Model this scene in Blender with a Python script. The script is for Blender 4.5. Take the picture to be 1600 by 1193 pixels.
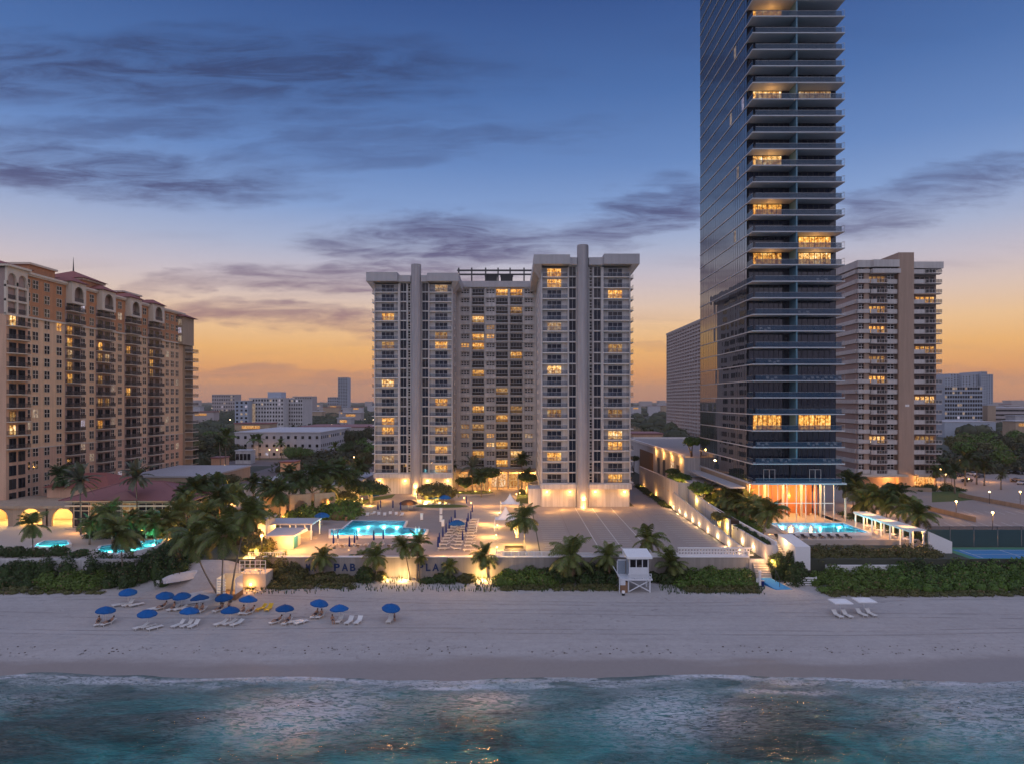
import bpy, math, random
import numpy as np
from mathutils import Vector, Matrix
for o in list(bpy.data.objects): bpy.data.objects.remove(o)
scene = bpy.context.scene
C = scene.collection
R = math.radians
rnd = random.Random(7)
# ------------------------------------------------------------------ camera
F, HZ, EYE = 1067.0, 626.0, 31.0
cam_d = bpy.data.cameras.new('camera'); cam = bpy.data.objects.new('camera', cam_d); C.objects.link(cam)
cam.location = (0, 0, EYE); cam.rotation_euler = (R(90), 0, 0)
cam_d.sensor_width = 36; cam_d.lens = 36 * F / 1600; cam_d.shift_y = (HZ - 596.5) / 1600
cam_d.clip_start = 0.5; cam_d.clip_end = 20000
scene.camera = cam
scene.render.resolution_x = 1024; scene.render.resolution_y = 763
# ------------------------------------------------------------------ exposure / render
vs = scene.view_settings; vs.view_transform = 'Standard'; vs.look = 'None'; vs.exposure = 0; vs.gamma = 1
try: vs.use_curve_mapping = False
except Exception: pass
cy = scene.cycles
cy.use_denoising = True
try: cy.denoiser = 'OPENIMAGEDENOISE'
except Exception: pass
cy.max_bounces = 6; cy.diffuse_bounces = 2; cy.glossy_bounces = 3; cy.transmission_bounces = 4; cy.transparent_max_bounces = 12
cy.volume_bounces = 0; cy.sample_clamp_indirect = 4; cy.caustics_reflective = False; cy.caustics_refractive = False
cy.use_adaptive_sampling = True; cy.adaptive_threshold = 0.02

def lin(c):
    return tuple(((v/255)/12.92 if v/255 <= .04045 else ((v/255+.055)/1.055)**2.4) for v in c)

# ------------------------------------------------------------------ sky (dusk after sunset, glow in the west = +Y)
class NT:
    def __init__(s, nt): s.n = nt.nodes; s.l = nt.links
    def add(s, t, **k):
        n = s.n.new(t)
        for a, b in k.items(): setattr(n, a, b)
        return n
    def put(s, inp, v):
        if isinstance(v, bpy.types.NodeSocket): s.l.new(v, inp)
        else: inp.default_value = v
    def math(s, op, a, b=0.0, c=None, clamp=False):
        n = s.add('ShaderNodeMath', operation=op, use_clamp=clamp)
        s.put(n.inputs[0], a); s.put(n.inputs[1], b)
        if c is not None: s.put(n.inputs[2], c)
        return n.outputs[0]
    def mix(s, f, a, b, blend='MIX'):
        n = s.add('ShaderNodeMix', data_type='RGBA', blend_type=blend)
        s.put(n.inputs[0], f)
        for i, v in ((6, a), (7, b)):
            if not isinstance(v, bpy.types.NodeSocket) and len(v) == 3: v = (*v, 1)
            s.put(n.inputs[i], v)
        return n.outputs[2]
    def ramp(s, f, stops, interp='LINEAR'):
        n = s.add('ShaderNodeValToRGB'); r = n.color_ramp; r.interpolation = interp
        while len(r.elements) < len(stops): r.elements.new(0.5)
        for e, (p, c) in zip(r.elements, stops):
            e.position = p; e.color = (*c, 1) if len(c) == 3 else c
        s.put(n.inputs[0], f); return n.outputs[0]
    def noise(s, vec, scale, detail=3, rough=.55, dist=0):
        n = s.add('ShaderNodeTexNoise'); n.inputs['Scale'].default_value = scale
        n.inputs['Detail'].default_value = detail; n.inputs['Roughness'].default_value = rough; n.inputs['Distortion'].default_value = dist
        if vec is not None: s.put(n.inputs['Vector'], vec)
        return n.outputs[0]
    def mapping(s, vec, scale=(1,1,1), loc=(0,0,0), rot=(0,0,0)):
        n = s.add('ShaderNodeMapping'); s.put(n.inputs[0], vec)
        n.inputs['Scale'].default_value = scale; n.inputs['Location'].default_value = loc; n.inputs['Rotation'].default_value = rot
        return n.outputs[0]
    def sep(s, vec):
        n = s.add('ShaderNodeSeparateXYZ'); s.put(n.inputs[0], vec); return n.outputs
    def comb(s, x, y, z=0.0):
        n = s.add('ShaderNodeCombineXYZ')
        for i, v in enumerate((x, y, z)): s.put(n.inputs[i], v)
        return n.outputs[0]
    def smooth(s, v, a, b, to0=0.0, to1=1.0):
        n = s.add('ShaderNodeMapRange', interpolation_type='SMOOTHSTEP')
        s.put(n.inputs[0], v); n.inputs[1].default_value = a; n.inputs[2].default_value = b
        n.inputs[3].default_value = to0; n.inputs[4].default_value = to1
        return n.outputs[0]

world = bpy.data.worlds.new('World'); scene.world = world; world.use_nodes = True
w = NT(world.node_tree); w.n.clear()
wo = w.add('ShaderNodeOutputWorld'); bg = w.add('ShaderNodeBackground'); w.l.new(bg.outputs[0], wo.inputs[0])
tc = w.add('ShaderNodeTexCoord').outputs['Generated']
dx, dy, dz = w.sep(tc)
elev = w.math('MULTIPLY', w.math('ARCSINE', dz), 57.2958)
t = w.math('POWER', w.math('DIVIDE', elev, 90.0, clamp=True), .5)
def st(l): return [(math.sqrt(e/90), lin(c)) for e, c in l]
west = w.ramp(t, st([(0,(212,144,100)),(2.2,(244,168,94)),(4.2,(248,188,114)),(6,(244,200,150)),(8,(226,200,184)),(10,(205,194,202)),(12.5,(172,182,210)),
                     (15.5,(134,162,210)),(19,(104,138,194)),(24,(77,113,172)),(31,(52,83,142)),(45,(72,98,158)),(90,(140,160,208))]))
def lit_(l): return [(p, tuple(min(1, v*.62) for v in c)) for p, c in st(l)]
east = w.ramp(t, lit_([(0,(134,132,158)),(5,(176,170,196)),(11,(214,206,226)),(20,(224,220,236)),(45,(208,212,238)),(90,(180,194,236))]))
east = w.mix(1.0, east, (1.72,1.74,1.78), 'MULTIPLY')
hyp = w.math('SQRT', w.math('ADD', w.math('MULTIPLY', dx, dx), w.math('ADD', w.math('MULTIPLY', dy, dy), 1e-5)))
wf = w.smooth(w.math('DIVIDE', dy, hyp), -.35, .75)
sky = w.mix(wf, east, west)
# side glow: the horizon is a bit darker away from the sunset point
az = w.math('DIVIDE', dx, w.math('MAXIMUM', dy, .05))
# streaky dusk clouds, laid out in direction space
v = w.math('DIVIDE', dz, w.math('MAXIMUM', dy, .05))
uv = w.comb(az, v)
wn = w.noise(w.mapping(uv, (2.2, 7, 1)), 1.6, 5, .6)
wn2 = w.noise(w.mapping(uv, (3.0, 16, 1), (3, 1, 0)), 2.0, 6, .62)
wn3 = w.noise(w.mapping(uv, (4.0, 26, 1), (1, 5, 0), (0,0,.06)), 1.5, 8, .68, .6)
vw = w.math('ADD', v, w.math('MULTIPLY', w.math('SUBTRACT', wn, .5), .12))
uw = w.math('ADD', az, w.math('MULTIPLY', w.math('SUBTRACT', wn2, .5), .35))
def cloud(px, py, wx, wy, slope=0, amt=1.0):
    u0 = (px-800)/F; v0 = (HZ-py)/F
    a = w.math('DIVIDE', w.math('SUBTRACT', uw, u0), wx/F)
    b = w.math('DIVIDE', w.math('SUBTRACT', w.math('SUBTRACT', vw, v0), w.math('MULTIPLY', w.math('SUBTRACT', uw, u0), slope)), wy/F)
    d = w.math('ADD', w.math('MULTIPLY', a, a), w.math('MULTIPLY', b, b))
    return w.smooth(d, 1.7, 0.0, 0.0, amt)
cl = None
for c in ((700,385,130,30,-.05,1.0),(640,372,80,16,.0,1.0),(690,378,200,36,.0,1.0),(560,438,230,28,-.05,.95),(900,360,150,20,.3,.8),(1010,340,150,42,.2,.9),(150,268,330,40,-.06,.9),(250,108,520,62,.0,.85),(1440,312,220,42,.25,.7),
          (450,500,260,20,-.08,.85),(470,578,280,14,0,.7),(180,200,500,22,.05,.55),(640,230,300,26,.1,.4),(1010,540,120,8,0,.5),(330,440,200,14,.1,.55),(1560,590,120,7,0,.4),(500,215,200,22,.2,.45),(830,405,210,14,.1,.5)):
    k = cloud(*c); cl = k if cl is None else w.math('MAXIMUM', cl, k)
tex = w.smooth(wn3, .34, .66)
cl = w.math('MULTIPLY', cl, w.math('MULTIPLY_ADD', tex, .85, .34), clamp=True)
bgn = w.noise(w.mapping(w.comb(w.math('DIVIDE', dx, w.math('ADD', w.math('ABSOLUTE', dz), .12)), w.math('DIVIDE', dy, w.math('ADD', w.math('ABSOLUTE', dz), .12))), (.5, 1.6, 1)), 1.2, 5, .6)
gen = w.smooth(bgn, .52, .74, 0, .5)
cl = w.math('MAXIMUM', cl, w.math('MULTIPLY', gen, w.math('SUBTRACT', 1.0, w.math('MULTIPLY', wf, .55))))
ccol = w.ramp(t, st([(0,(170,120,108)),(4,(196,142,116)),(8,(140,114,130)),(12,(96,92,128)),(17,(72,82,124)),(26,(52,68,110)),(45,(70,84,130)),(90,(84,100,150))]))
sky = w.mix(w.math('MULTIPLY', cl, .92), sky, ccol)
sky = w.mix(w.smooth(dz, 0, -.05), sky, lin((120,110,120)))
w.l.new(sky, bg.inputs[0]); bg.inputs[1].default_value = 1.0

# ------------------------------------------------------------------ materials
M = {}
def newmat(name):
    m = bpy.data.materials.new(name); m.use_nodes = True
    n = NT(m.node_tree); b = m.node_tree.nodes['Principled BSDF']
    M[name] = m
    return m, n, b
def mat(name, col, rough=.7, var=.18, scale=.6, metal=0, bump=0, bscale=8, streak=0, stretch=(1,1,1), spec=.5, rand=0):
    """plain painted / mineral surface with colour mottling, optional rain streaks and fine relief"""
    m, n, b = newmat(name)
    co = n.add('ShaderNodeTexCoord').outputs['Object']
    geo = n.add('ShaderNodeNewGeometry').outputs['Position']
    f = n.noise(n.mapping(geo, stretch), scale, 5, .6)
    f = n.math('MULTIPLY_ADD', n.math('SUBTRACT', f, .5), var*2, 1.0)
    if streak:
        s_ = n.noise(n.mapping(geo, (1.3, 1.3, .06)), 1.2, 4, .6)
        f = n.math('MULTIPLY', f, n.smooth(s_, .35, .7, 1-streak, 1.0))
    if rand:
        oi = n.add('ShaderNodeObjectInfo').outputs['Random']
        f = n.math('MULTIPLY', f, n.math('MULTIPLY_ADD', oi, rand*2, 1-rand))
    c = n.mix(1.0, col, n.comb(f, f, f), 'MULTIPLY')
    n.put(b.inputs['Base Color'], c)
    b.inputs['Roughness'].default_value = rough; b.inputs['Metallic'].default_value = metal
    b.inputs['Specular IOR Level'].default_value = spec
    if bump:
        bn = n.add('ShaderNodeBump'); bn.inputs['Strength'].default_value = bump; bn.inputs['Distance'].default_value = .05
        n.put(bn.inputs['Height'], n.noise(geo, bscale, 4, .6)); n.put(b.inputs['Normal'], bn.outputs[0])
    return m
def glow(name, col, strength, sample=False):
    m, n, b = newmat(name)
    b.inputs['Base Color'].default_value = (*col, 1)
    b.inputs['Emission Color'].default_value = (*col, 1); b.inputs['Emission Strength'].default_value = strength
    m.cycles.emission_sampling = 'AUTO' if sample else 'NONE'
    return m
def glass_dark(name, col, ior=1.6, rough=.03, rand=.5, wav=0, curtain=0):
    m, n, b = newmat(name)
    oi = n.add('ShaderNodeObjectInfo').outputs['Random']
    geo = n.add('ShaderNodeNewGeometry').outputs['Position']
    c = n.mix(1.0, col, n.comb(*[n.math('MULTIPLY_ADD', oi, rand*2, 1-rand)]*3), 'MULTIPLY')
    if curtain:   # drawn blinds behind some of the panes
        k = n.noise(geo, .55, 1, .5)
        k = n.math('MULTIPLY', n.smooth(n.math('FRACT', n.math('MULTIPLY_ADD', oi, 7.3, k)), .62, .72), curtain)
        c = n.mix(k, c, (.13, .11, .10))
    n.put(b.inputs['Base Color'], c); b.inputs['Roughness'].default_value = rough; b.inputs['IOR'].default_value = ior
    if wav:
        bn = n.add('ShaderNodeBump'); bn.inputs['Strength'].default_value = wav; bn.inputs['Distance'].default_value = .02
        n.put(bn.inputs['Height'], n.noise(geo, .35, 2, .5)); n.put(b.inputs['Normal'], bn.outputs[0])
    return m
def lit(name, strength=1.3, dim=(.07,.022,.005), mid=(.62,.22,.028), hi=(1,.55,.12)):
    """a lit room seen through its glazing: curtains, furniture and lamps as uneven warm light"""
    m, n, b = newmat(name)
    oi = n.add('ShaderNodeObjectInfo').outputs['Random']
    geo = n.add('ShaderNodeNewGeometry').outputs['Position']
    x, y, z = n.sep(geo)
    along = n.math('ADD', x, n.math('MULTIPLY', y, .77))
    p = n.comb(n.math('MULTIPLY_ADD', oi, 30, along), n.math('MULTIPLY', z, .8), oi)
    a = n.noise(p, 1.9, 3, .75); c = n.noise(n.mapping(p, (5, .15, 1)), 1.0, 2, .5)
    f = n.math('ADD', n.math('MULTIPLY', a, .75), n.math('MULTIPLY', c, .35))
    col = n.ramp(f, [(.43, dim), (.53, mid), (.63, hi), (.76, (1, .88, .55))])
    b.inputs['Base Color'].default_value = (.02,.015,.01,1)
    col = n.mix(n.math('MULTIPLY', n.math('GREATER_THAN', oi, .74), .6), col, n.mix(1.0, col, (.85, 1.2, 2.6), 'MULTIPLY'))
    n.put(b.inputs['Emission Color'], col)
    n.put(b.inputs['Emission Strength'], n.math('MULTIPLY', n.math('MULTIPLY_ADD', oi, .7, .65), strength))
    m.cycles.emission_sampling = 'NONE'
    return m
def foliage(name, a, b_, rough=.6):
    m, n, b = newmat(name)
    geo = n.add('ShaderNodeNewGeometry'); oi = n.add('ShaderNodeObjectInfo').outputs['Random']
    f = n.math('ADD', n.math('MULTIPLY', n.noise(geo.outputs['Position'], .9, 4, .7), .8), n.math('MULTIPLY', geo.outputs['Random Per Island'], .35))
    col = n.ramp(f, [(.3, a), (.75, b_)])
    col = n.mix(n.math('MULTIPLY', oi, .35), col, (b_[0]*1.1, b_[1]*.8, b_[2]*.7))
    col = n.mix(n.math('GREATER_THAN', geo.outputs['Random Per Island'], .945), col, (.15,.10,.05))
    n.put(b.inputs['Base Color'], col); b.inputs['Roughness'].default_value = rough; b.inputs['Specular IOR Level'].default_value = .3
    try: b.inputs['Subsurface Weight'].default_value = 0
    except Exception: pass
    return m

mat('white_wall', (.60,.57,.575), .75, .06, .3, streak=.26)
mat('white_trim', (.74,.71,.71), .6, .05, .5)
mat('white_paint', (.78,.77,.77), .5, .05, 1)
mat('tower_slab', (.47,.47,.51), .55, .05, .4)
mat('tower_soffit', (.55,.47,.42), .7, .06, .4)
mat('tower_fin', (.10,.22,.30), .35, .1, .4)
mat('dark_metal', (.03,.03,.035), .4, .2, 1)
mat('sea_wall_m', (.34,.30,.275), .8, .12, .2, streak=.2)
mat('steel', (.4,.4,.42), .4, .1, 1, metal=.6)
mat('mullion', (.025,.032,.05), .4, .1, 1)
mat('peach_wall', (.78,.51,.315), .8, .08, .15, streak=.14)
mat('terracotta_wall', (.52,.24,.115), .8, .09, .2, streak=.14)
mat('pink_wall', (.66,.40,.27), .8, .08, .15, streak=.14)
mat('cream_trim', (.62,.52,.42), .7, .08, .4)
mat('roof_tile', (.27,.085,.065), .7, .25, 1.5, bump=.4, bscale=5)
mat('red_roof', (.25,.10,.095), .6, .15, .7, bump=.3, bscale=3, stretch=(1,1,6))
mat('tan_wall', (.42,.31,.22), .8, .1, .2, streak=.15)
mat('pier_brown', (.44,.305,.235), .8, .08, .2, streak=.12)
mat('band_white', (.62,.57,.55), .75, .07, .3, streak=.14)
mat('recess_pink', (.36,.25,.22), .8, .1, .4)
mat('grey_block', (.34,.35,.40), .8, .08, .05)
mat('blue_block', (.36,.40,.48), .8, .08, .05, streak=.1)
mat('pale_block', (.46,.44,.47), .8, .08, .05, streak=.1)
mat('mauve_block', (.38,.33,.33), .8, .1, .05)
mat('concrete', (.29,.25,.235), .75, .14, .12, bump=.15, bscale=1.5)
mat('concrete_light', (.42,.36,.32), .75, .12, .15, bump=.15, bscale=2)
mat('asphalt', (.07,.068,.07), .85, .2, .3)
mat('paint_line', (.62,.60,.58), .7, .25, .6)
mat('roof_white', (.46,.44,.46), .7, .13, .1)
mat('wood', (.24,.13,.07), .7, .25, 2, stretch=(1,1,.2))
mat('wood_warm', (.45,.17,.06), .5, .3, .8, stretch=(2,2,.1))
mat('planter_soil', (.06,.035,.02), .95, .3, 3)
mat('hut_white', (.66,.68,.72), .6, .07, 1, streak=.1)
mat('hut_blue', (.27,.32,.38), .6, .1, 1)
mat('fabric_blue', (.008,.085,.27), .8, .25, 1.5, spec=.2, rand=.3)
mat('fabric_navy', (.008,.022,.14), .85, .15, 2, spec=.2)
mat('fabric_brown', (.045,.022,.016), .9, .2, 2)
mat('fabric_white', (.74,.73,.74), .85, .06, 2, spec=.2)
mat('plastic_white', (.70,.69,.68), .5, .06, 3)
mat('plastic_yellow', (.72,.44,.02), .5, .08, 3)
mat('strap_tan', (.50,.36,.26), .7, .15, 3)
mat('mat_blue', (.005,.20,.50), .8, .15, 2)
mat('letter_blue', (.006,.03,.12), .6, .1, 3)
mat('tarp', (.46,.47,.51), .6, .3, .9, bump=.8, bscale=1.6)
mat('court_blue', (.05,.20,.40), .8, .08, .3)
mat('court_green', (.06,.20,.12), .8, .08, .3)
mat('windscreen', (.03,.065,.07), .9, .12, .4)
mat('lawn', (.06,.10,.02), .95, .3, 2)
mat('tile_teal', (.03,.22,.25), .4, .1, 1)
mat('pool_tile', (.42,.82,.86), .4, .06, 1)
mat('pool_coping', (.10,.13,.20), .6, .1, 2)
mat('skin_tone', (.36,.19,.12), .7, .2, 6)
mat('swim_dark', (.03,.03,.05), .8, .2, 6)
mat('trunk_grey', (.20,.16,.125), .9, .25, 3, bump=.6, bscale=6, stretch=(.3,.3,4))
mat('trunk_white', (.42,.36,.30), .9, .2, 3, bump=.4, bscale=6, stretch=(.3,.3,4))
mat('bark', (.10,.07,.05), .95, .3, 3, bump=.6, bscale=5)
mat('city_ground', (.05,.055,.04), .95, .4, .02)
mat('road', (.16,.13,.125), .85, .15, .1)
mat('lot', (.30,.25,.225), .8, .1, .08)
mat('car_dark', (.02,.022,.03), .25, .1, 1, rand=.5)
mat('car_light', (.55,.55,.57), .25, .1, 1, rand=.3)
mat('tyre', (.015,.015,.015), .8, .1, 3)
foliage('leaf_dark', (.009,.022,.006), (.045,.085,.018))
foliage('leaf_mid', (.022,.055,.008), (.10,.175,.025))
foliage('leaf_olive', (.030,.040,.012), (.11,.115,.035))
foliage('leaf_dry', (.10,.06,.025), (.26,.18,.09))
foliage('leaf_palm', (.030,.050,.012), (.13,.165,.035), .5)
foliage('leaf_silver', (.04,.055,.035), (.13,.15,.10), .5)
foliage('leaf_far', (.018,.028,.014), (.06,.07,.03))
glass_dark('window_glass', (.008,.009,.014), 1.34, .06, .6, curtain=.4)
glass_dark('blue_glass', (.006,.011,.026), 1.36, .05, .5, curtain=.30)
glass_dark('tower_glass', (.006,.014,.04), 1.6, .03, .35, curtain=.05)
glass_dark('mirror_glass', (.02,.03,.045), 3.4, .03, .1, wav=.12)
lit('lit_room', 1.3); lit('lit_soft', .6, (.06,.022,.008), (.45,.18,.04), (.85,.48,.14)); lit('lit_pale', .55, (.12,.07,.05), (.55,.36,.25), (.9,.7,.5))
lit('lit_faint', .33, (.12,.08,.07), (.5,.36,.30), (.8,.62,.5)); lit('lit_lobby', .8, (.16,.045,.01), (.75,.26,.045), (1,.62,.22))
glow('lamp_warm', (1,.62,.24), 9); glow('lamp_white', (1,.74,.45), 5); glow('pool_lamp', (.6,1,1), 6)
# railing glass
m, n, b = newmat('rail_glass')
b.inputs['Base Color'].default_value = (.022,.065,.125,1); b.inputs['Roughness'].default_value = .06; b.inputs['Alpha'].default_value = .5
m, n, b = newmat('rail_clear')
b.inputs['Base Color'].default_value = (.07,.10,.16,1); b.inputs['Roughness'].default_value = .08; b.inputs['Alpha'].default_value = .27
m, n, b = newmat('rail_bars')
b.inputs['Base Color'].default_value = (.06,.05,.05,1); b.inputs['Roughness'].default_value = .5; b.inputs['Alpha'].default_value = .42
# pool water
m, n, b = newmat('pool_water'); n.n.remove(b); out = n.n['Material Output']
tr = n.add('ShaderNodeBsdfTransparent'); tr.inputs[0].default_value = (.30,.86,.95,1)
gl = n.add('ShaderNodeBsdfGlossy'); gl.inputs['Roughness'].default_value = .05
bn = n.add('ShaderNodeBump'); bn.inputs['Strength'].default_value = .25; bn.inputs['Distance'].default_value = .05
n.put(bn.inputs['Height'], n.noise(n.add('ShaderNodeNewGeometry').outputs['Position'], 1.6, 3, .6)); n.put(gl.inputs['Normal'], bn.outputs[0])
fr = n.add('ShaderNodeFresnel'); fr.inputs[0].default_value = 1.33; n.put(fr.inputs['Normal'], bn.outputs[0])
mx = n.add('ShaderNodeMixShader'); n.put(mx.inputs[0], fr.outputs[0]); n.l.new(tr.outputs[0], mx.inputs[1]); n.l.new(gl.outputs[0], mx.inputs[2]); n.l.new(mx.outputs[0], out.inputs[0])

# ------------------------------------------------------------------ geometry helpers
def X(px, D): return (px-800)/F*D
def Z(py, D): return EYE-(py-HZ)/F*D
def G(px, py, z=3.5):
    D = (EYE-z)*F/(py-HZ); return (X(px, D), D, z)
class MB:
    def __init__(s): s.v=[]; s.f=[]; s.m=[]
    def face(s, pts, mi=0):
        k=len(s.v); s.v += [tuple(p) for p in pts]; s.f.append(tuple(range(k,k+len(pts)))); s.m.append(mi); return s
    def box(s, x0,x1,y0,y1,z0,z1, mi=0):
        if x0>x1: x0,x1=x1,x0
        if y0>y1: y0,y1=y1,y0
        k=len(s.v)
        s.v += [(x0,y0,z0),(x1,y0,z0),(x1,y1,z0),(x0,y1,z0),(x0,y0,z1),(x1,y0,z1),(x1,y1,z1),(x0,y1,z1)]
        for q in ((0,3,2,1),(4,5,6,7),(0,1,5,4),(1,2,6,5),(2,3,7,6),(3,0,4,7)): s.f.append(tuple(k+i for i in q)); s.m.append(mi)
        return s
    def prism(s, poly, z0, z1, mi=0, zt=None):
        """poly: list of (x,y) counter-clockwise; zt: optional per-vertex top z"""
        k=len(s.v); n=len(poly)
        s.v += [(x,y,z0) for x,y in poly] + [(x,y,(zt[i] if zt else z1)) for i,(x,y) in enumerate(poly)]
        s.f.append(tuple(k+i for i in reversed(range(n)))); s.m.append(mi)
        s.f.append(tuple(k+n+i for i in range(n))); s.m.append(mi)
        for i in range(n):
            j=(i+1)%n; s.f.append((k+i,k+j,k+n+j,k+n+i)); s.m.append(mi)
        return s
    def cyl(s, cx,cy,z0,z1,r0,r1=None,n=12,mi=0):
        r1 = r0 if r1 is None else r1
        k=len(s.v)
        for z,r in ((z0,r0),(z1,r1)):
            s.v += [(cx+r*math.cos(2*math.pi*i/n), cy+r*math.sin(2*math.pi*i/n), z) for i in range(n)]
        s.f.append(tuple(k+i for i in reversed(range(n)))); s.m.append(mi)
        s.f.append(tuple(k+n+i for i in range(n))); s.m.append(mi)
        for i in range(n):
            j=(i+1)%n; s.f.append((k+i,k+j,k+n+j,k+n+i)); s.m.append(mi)
        return s
    def tube(s, pts, rad, n=6, mi=0):
        k=len(s.v); P=[Vector(p) for p in pts]
        for i,p in enumerate(P):
            d=(P[min(i+1,len(P)-1)]-P[max(i-1,0)]).normalized()
            a=d.orthogonal().normalized() if abs(d.z)<.2 else d.cross(Vector((0,1,0))).normalized()
            b=d.cross(a); r=rad[i] if hasattr(rad,'__len__') else rad
            s.v += [tuple(p+a*r*math.cos(2*math.pi*j/n)+b*r*math.sin(2*math.pi*j/n)) for j in range(n)]
        for i in range(len(P)-1):
            for j in range(n):
                l=(j+1)%n; s.f.append((k+i*n+j,k+i*n+l,k+(i+1)*n+l,k+(i+1)*n+j)); s.m.append(mi)
        s.f.append(tuple(k+j for j in reversed(range(n)))); s.m.append(mi)
        q=k+(len(P)-1)*n; s.f.append(tuple(q+j for j in range(n))); s.m.append(mi)
        return s
    def bar(s, a, b, r, mi=0): return s.tube([a,b], r, 4, mi)
    def hip(s, x0,x1,y0,y1,z0,z1, ridge=.0, axis='x', mi=0, over=0):
        x0-=over;x1+=over;y0-=over;y1+=over
        cx,cyy=(x0+x1)/2,(y0+y1)/2; k=len(s.v)
        if axis=='x': a,b_=(x0+(x1-x0)*(.5-ridge/2),cyy,z1),(x0+(x1-x0)*(.5+ridge/2),cyy,z1)
        else: a,b_=(cx,y0+(y1-y0)*(.5-ridge/2),z1),(cx,y0+(y1-y0)*(.5+ridge/2),z1)
        s.v += [(x0,y0,z0),(x1,y0,z0),(x1,y1,z0),(x0,y1,z0),a,b_]
        q = ((0,1,5,4),(1,2,5),(2,3,4,5),(3,0,4),(0,3,2,1)) if axis=='x' else ((0,1,4),(1,2,5,4),(2,3,5),(3,0,4,5),(0,3,2,1))
        for f in q: s.f.append(tuple(k+i for i in f)); s.m.append(mi)
        return s
    def sphere(s, c, r, mi=0, n=8, h=5, sz=1):
        k=len(s.v)
        for i in range(1,h):
            a=math.pi*i/h
            s.v += [(c[0]+r*math.sin(a)*math.cos(2*math.pi*j/n), c[1]+r*math.sin(a)*math.sin(2*math.pi*j/n), c[2]+r*sz*math.cos(a)) for j in range(n)]
        s.v += [(c[0],c[1],c[2]+r*sz),(c[0],c[1],c[2]-r*sz)]; T=len(s.v)-2; Bm=T+1
        for i in range(h-2):
            for j in range(n):
                l=(j+1)%n; s.f.append((k+i*n+j,k+(i+1)*n+j,k+(i+1)*n+l,k+i*n+l)); s.m.append(mi)
        for j in range(n):
            l=(j+1)%n; s.f.append((T,k+j,k+l)); s.m.append(mi)
            q=k+(h-2)*n; s.f.append((Bm,q+l,q+j)); s.m.append(mi)
        return s
    def mesh(s, name, *mats, smooth=False):
        me=bpy.data.meshes.new(name); me.from_pydata(s.v,[],s.f)
        for x in mats: me.materials.append(M[x])
        if len(mats)>1: me.polygons.foreach_set('material_index', s.m)
        if smooth: me.polygons.foreach_set('use_smooth',[True]*len(s.f))
        me.update(); return me
def mesh_np(name, V, Q, *mats, smooth=False):
    me=bpy.data.meshes.new(name); V=np.asarray(V,np.float32); Q=np.asarray(Q,np.int32)
    me.vertices.add(len(V)); me.vertices.foreach_set('co', V.ravel())
    k=Q.shape[1]; me.loops.add(Q.size); me.loops.foreach_set('vertex_index', Q.ravel())
    me.polygons.add(len(Q)); me.polygons.foreach_set('loop_start', np.arange(0,Q.size,k,dtype=np.int32))
    try: me.polygons.foreach_set('loop_total', np.full(len(Q),k,np.int32))
    except Exception: pass
    for x in mats: me.materials.append(M[x])
    if smooth: me.polygons.foreach_set('use_smooth', np.ones(len(Q),bool))
    me.update(calc_edges=True); return me
WP = {}     # world position of each object's origin
def thing(name, label, cat, loc=(0,0,0), group=None, rz=0, sc=1):
    o=bpy.data.objects.new(name,None); o.empty_display_size=.5; C.objects.link(o); o.location=loc; o.rotation_euler=(0,0,rz); o.scale=(sc,sc,sc)
    o['label']=label; o['category']=cat
    if group: o['group']=group
    WP[o.name]=Vector(loc); return o
def part(root, name, me, at=None, rz=0, label=None, sc=None, kind=None):
    """child mesh. at=None: mesh is in world coordinates; at=(x,y,z): mesh is local, put at that world point"""
    sub=None
    if isinstance(me,tuple): me,sub=me
    o=bpy.data.objects.new(name,me); C.objects.link(o); o.parent=root
    p=Vector(at) if at is not None else Vector((0,0,0))
    o.location=p-WP[root.name]; WP[o.name]=p; o.rotation_euler=(0,0,rz)
    if sc is not None: o.scale=sc if hasattr(sc,'__len__') else (sc,sc,sc)
    if label: o['label']=label
    if kind: o['kind']=kind
    if sub is not None:
        s_=bpy.data.objects.new(sub.name.split('.')[0],sub); C.objects.link(s_); s_.parent=o
    return o
def subpart(o, name, me):
    s_=bpy.data.objects.new(name,me); C.objects.link(s_); s_.parent=o; return s_
def child(root, name, me, loc=(0,0,0), rot=(0,0,0), sc=1):
    """child mesh in the local frame of a (rotated) thing"""
    o=bpy.data.objects.new(name,me); C.objects.link(o); o.parent=root; o.location=loc; o.rotation_euler=rot; o.scale=(sc,sc,sc); return o
def single(name, me, label, cat, loc=(0,0,0), rz=0, group=None, sc=1):
    o=bpy.data.objects.new(name,me); C.objects.link(o); o.location=loc; o.rotation_euler=(0,0,rz); o.scale=(sc,sc,sc)
    o['label']=label; o['category']=cat
    if group: o['group']=group
    return o
def struct(name, me, kind='structure', label=None):
    o=bpy.data.objects.new(name,me); C.objects.link(o); o['kind']=kind
    if label: o['label']=label
    return o
def light(loc, power, col=(1,.46,.115), r=.15, spot=None, aim=None):
    d=bpy.data.lights.new('lamp_light','SPOT' if spot else 'POINT'); d.energy=power*11.5; d.color=col; d.shadow_soft_size=r
    o=bpy.data.objects.new('lamp_light',d); C.objects.link(o); o.location=loc
    if spot:
        d.spot_size=R(spot); d.spot_blend=.6; o.rotation_euler=Vector(aim).to_track_quat('-Z','Y').to_euler()
    return o
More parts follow.
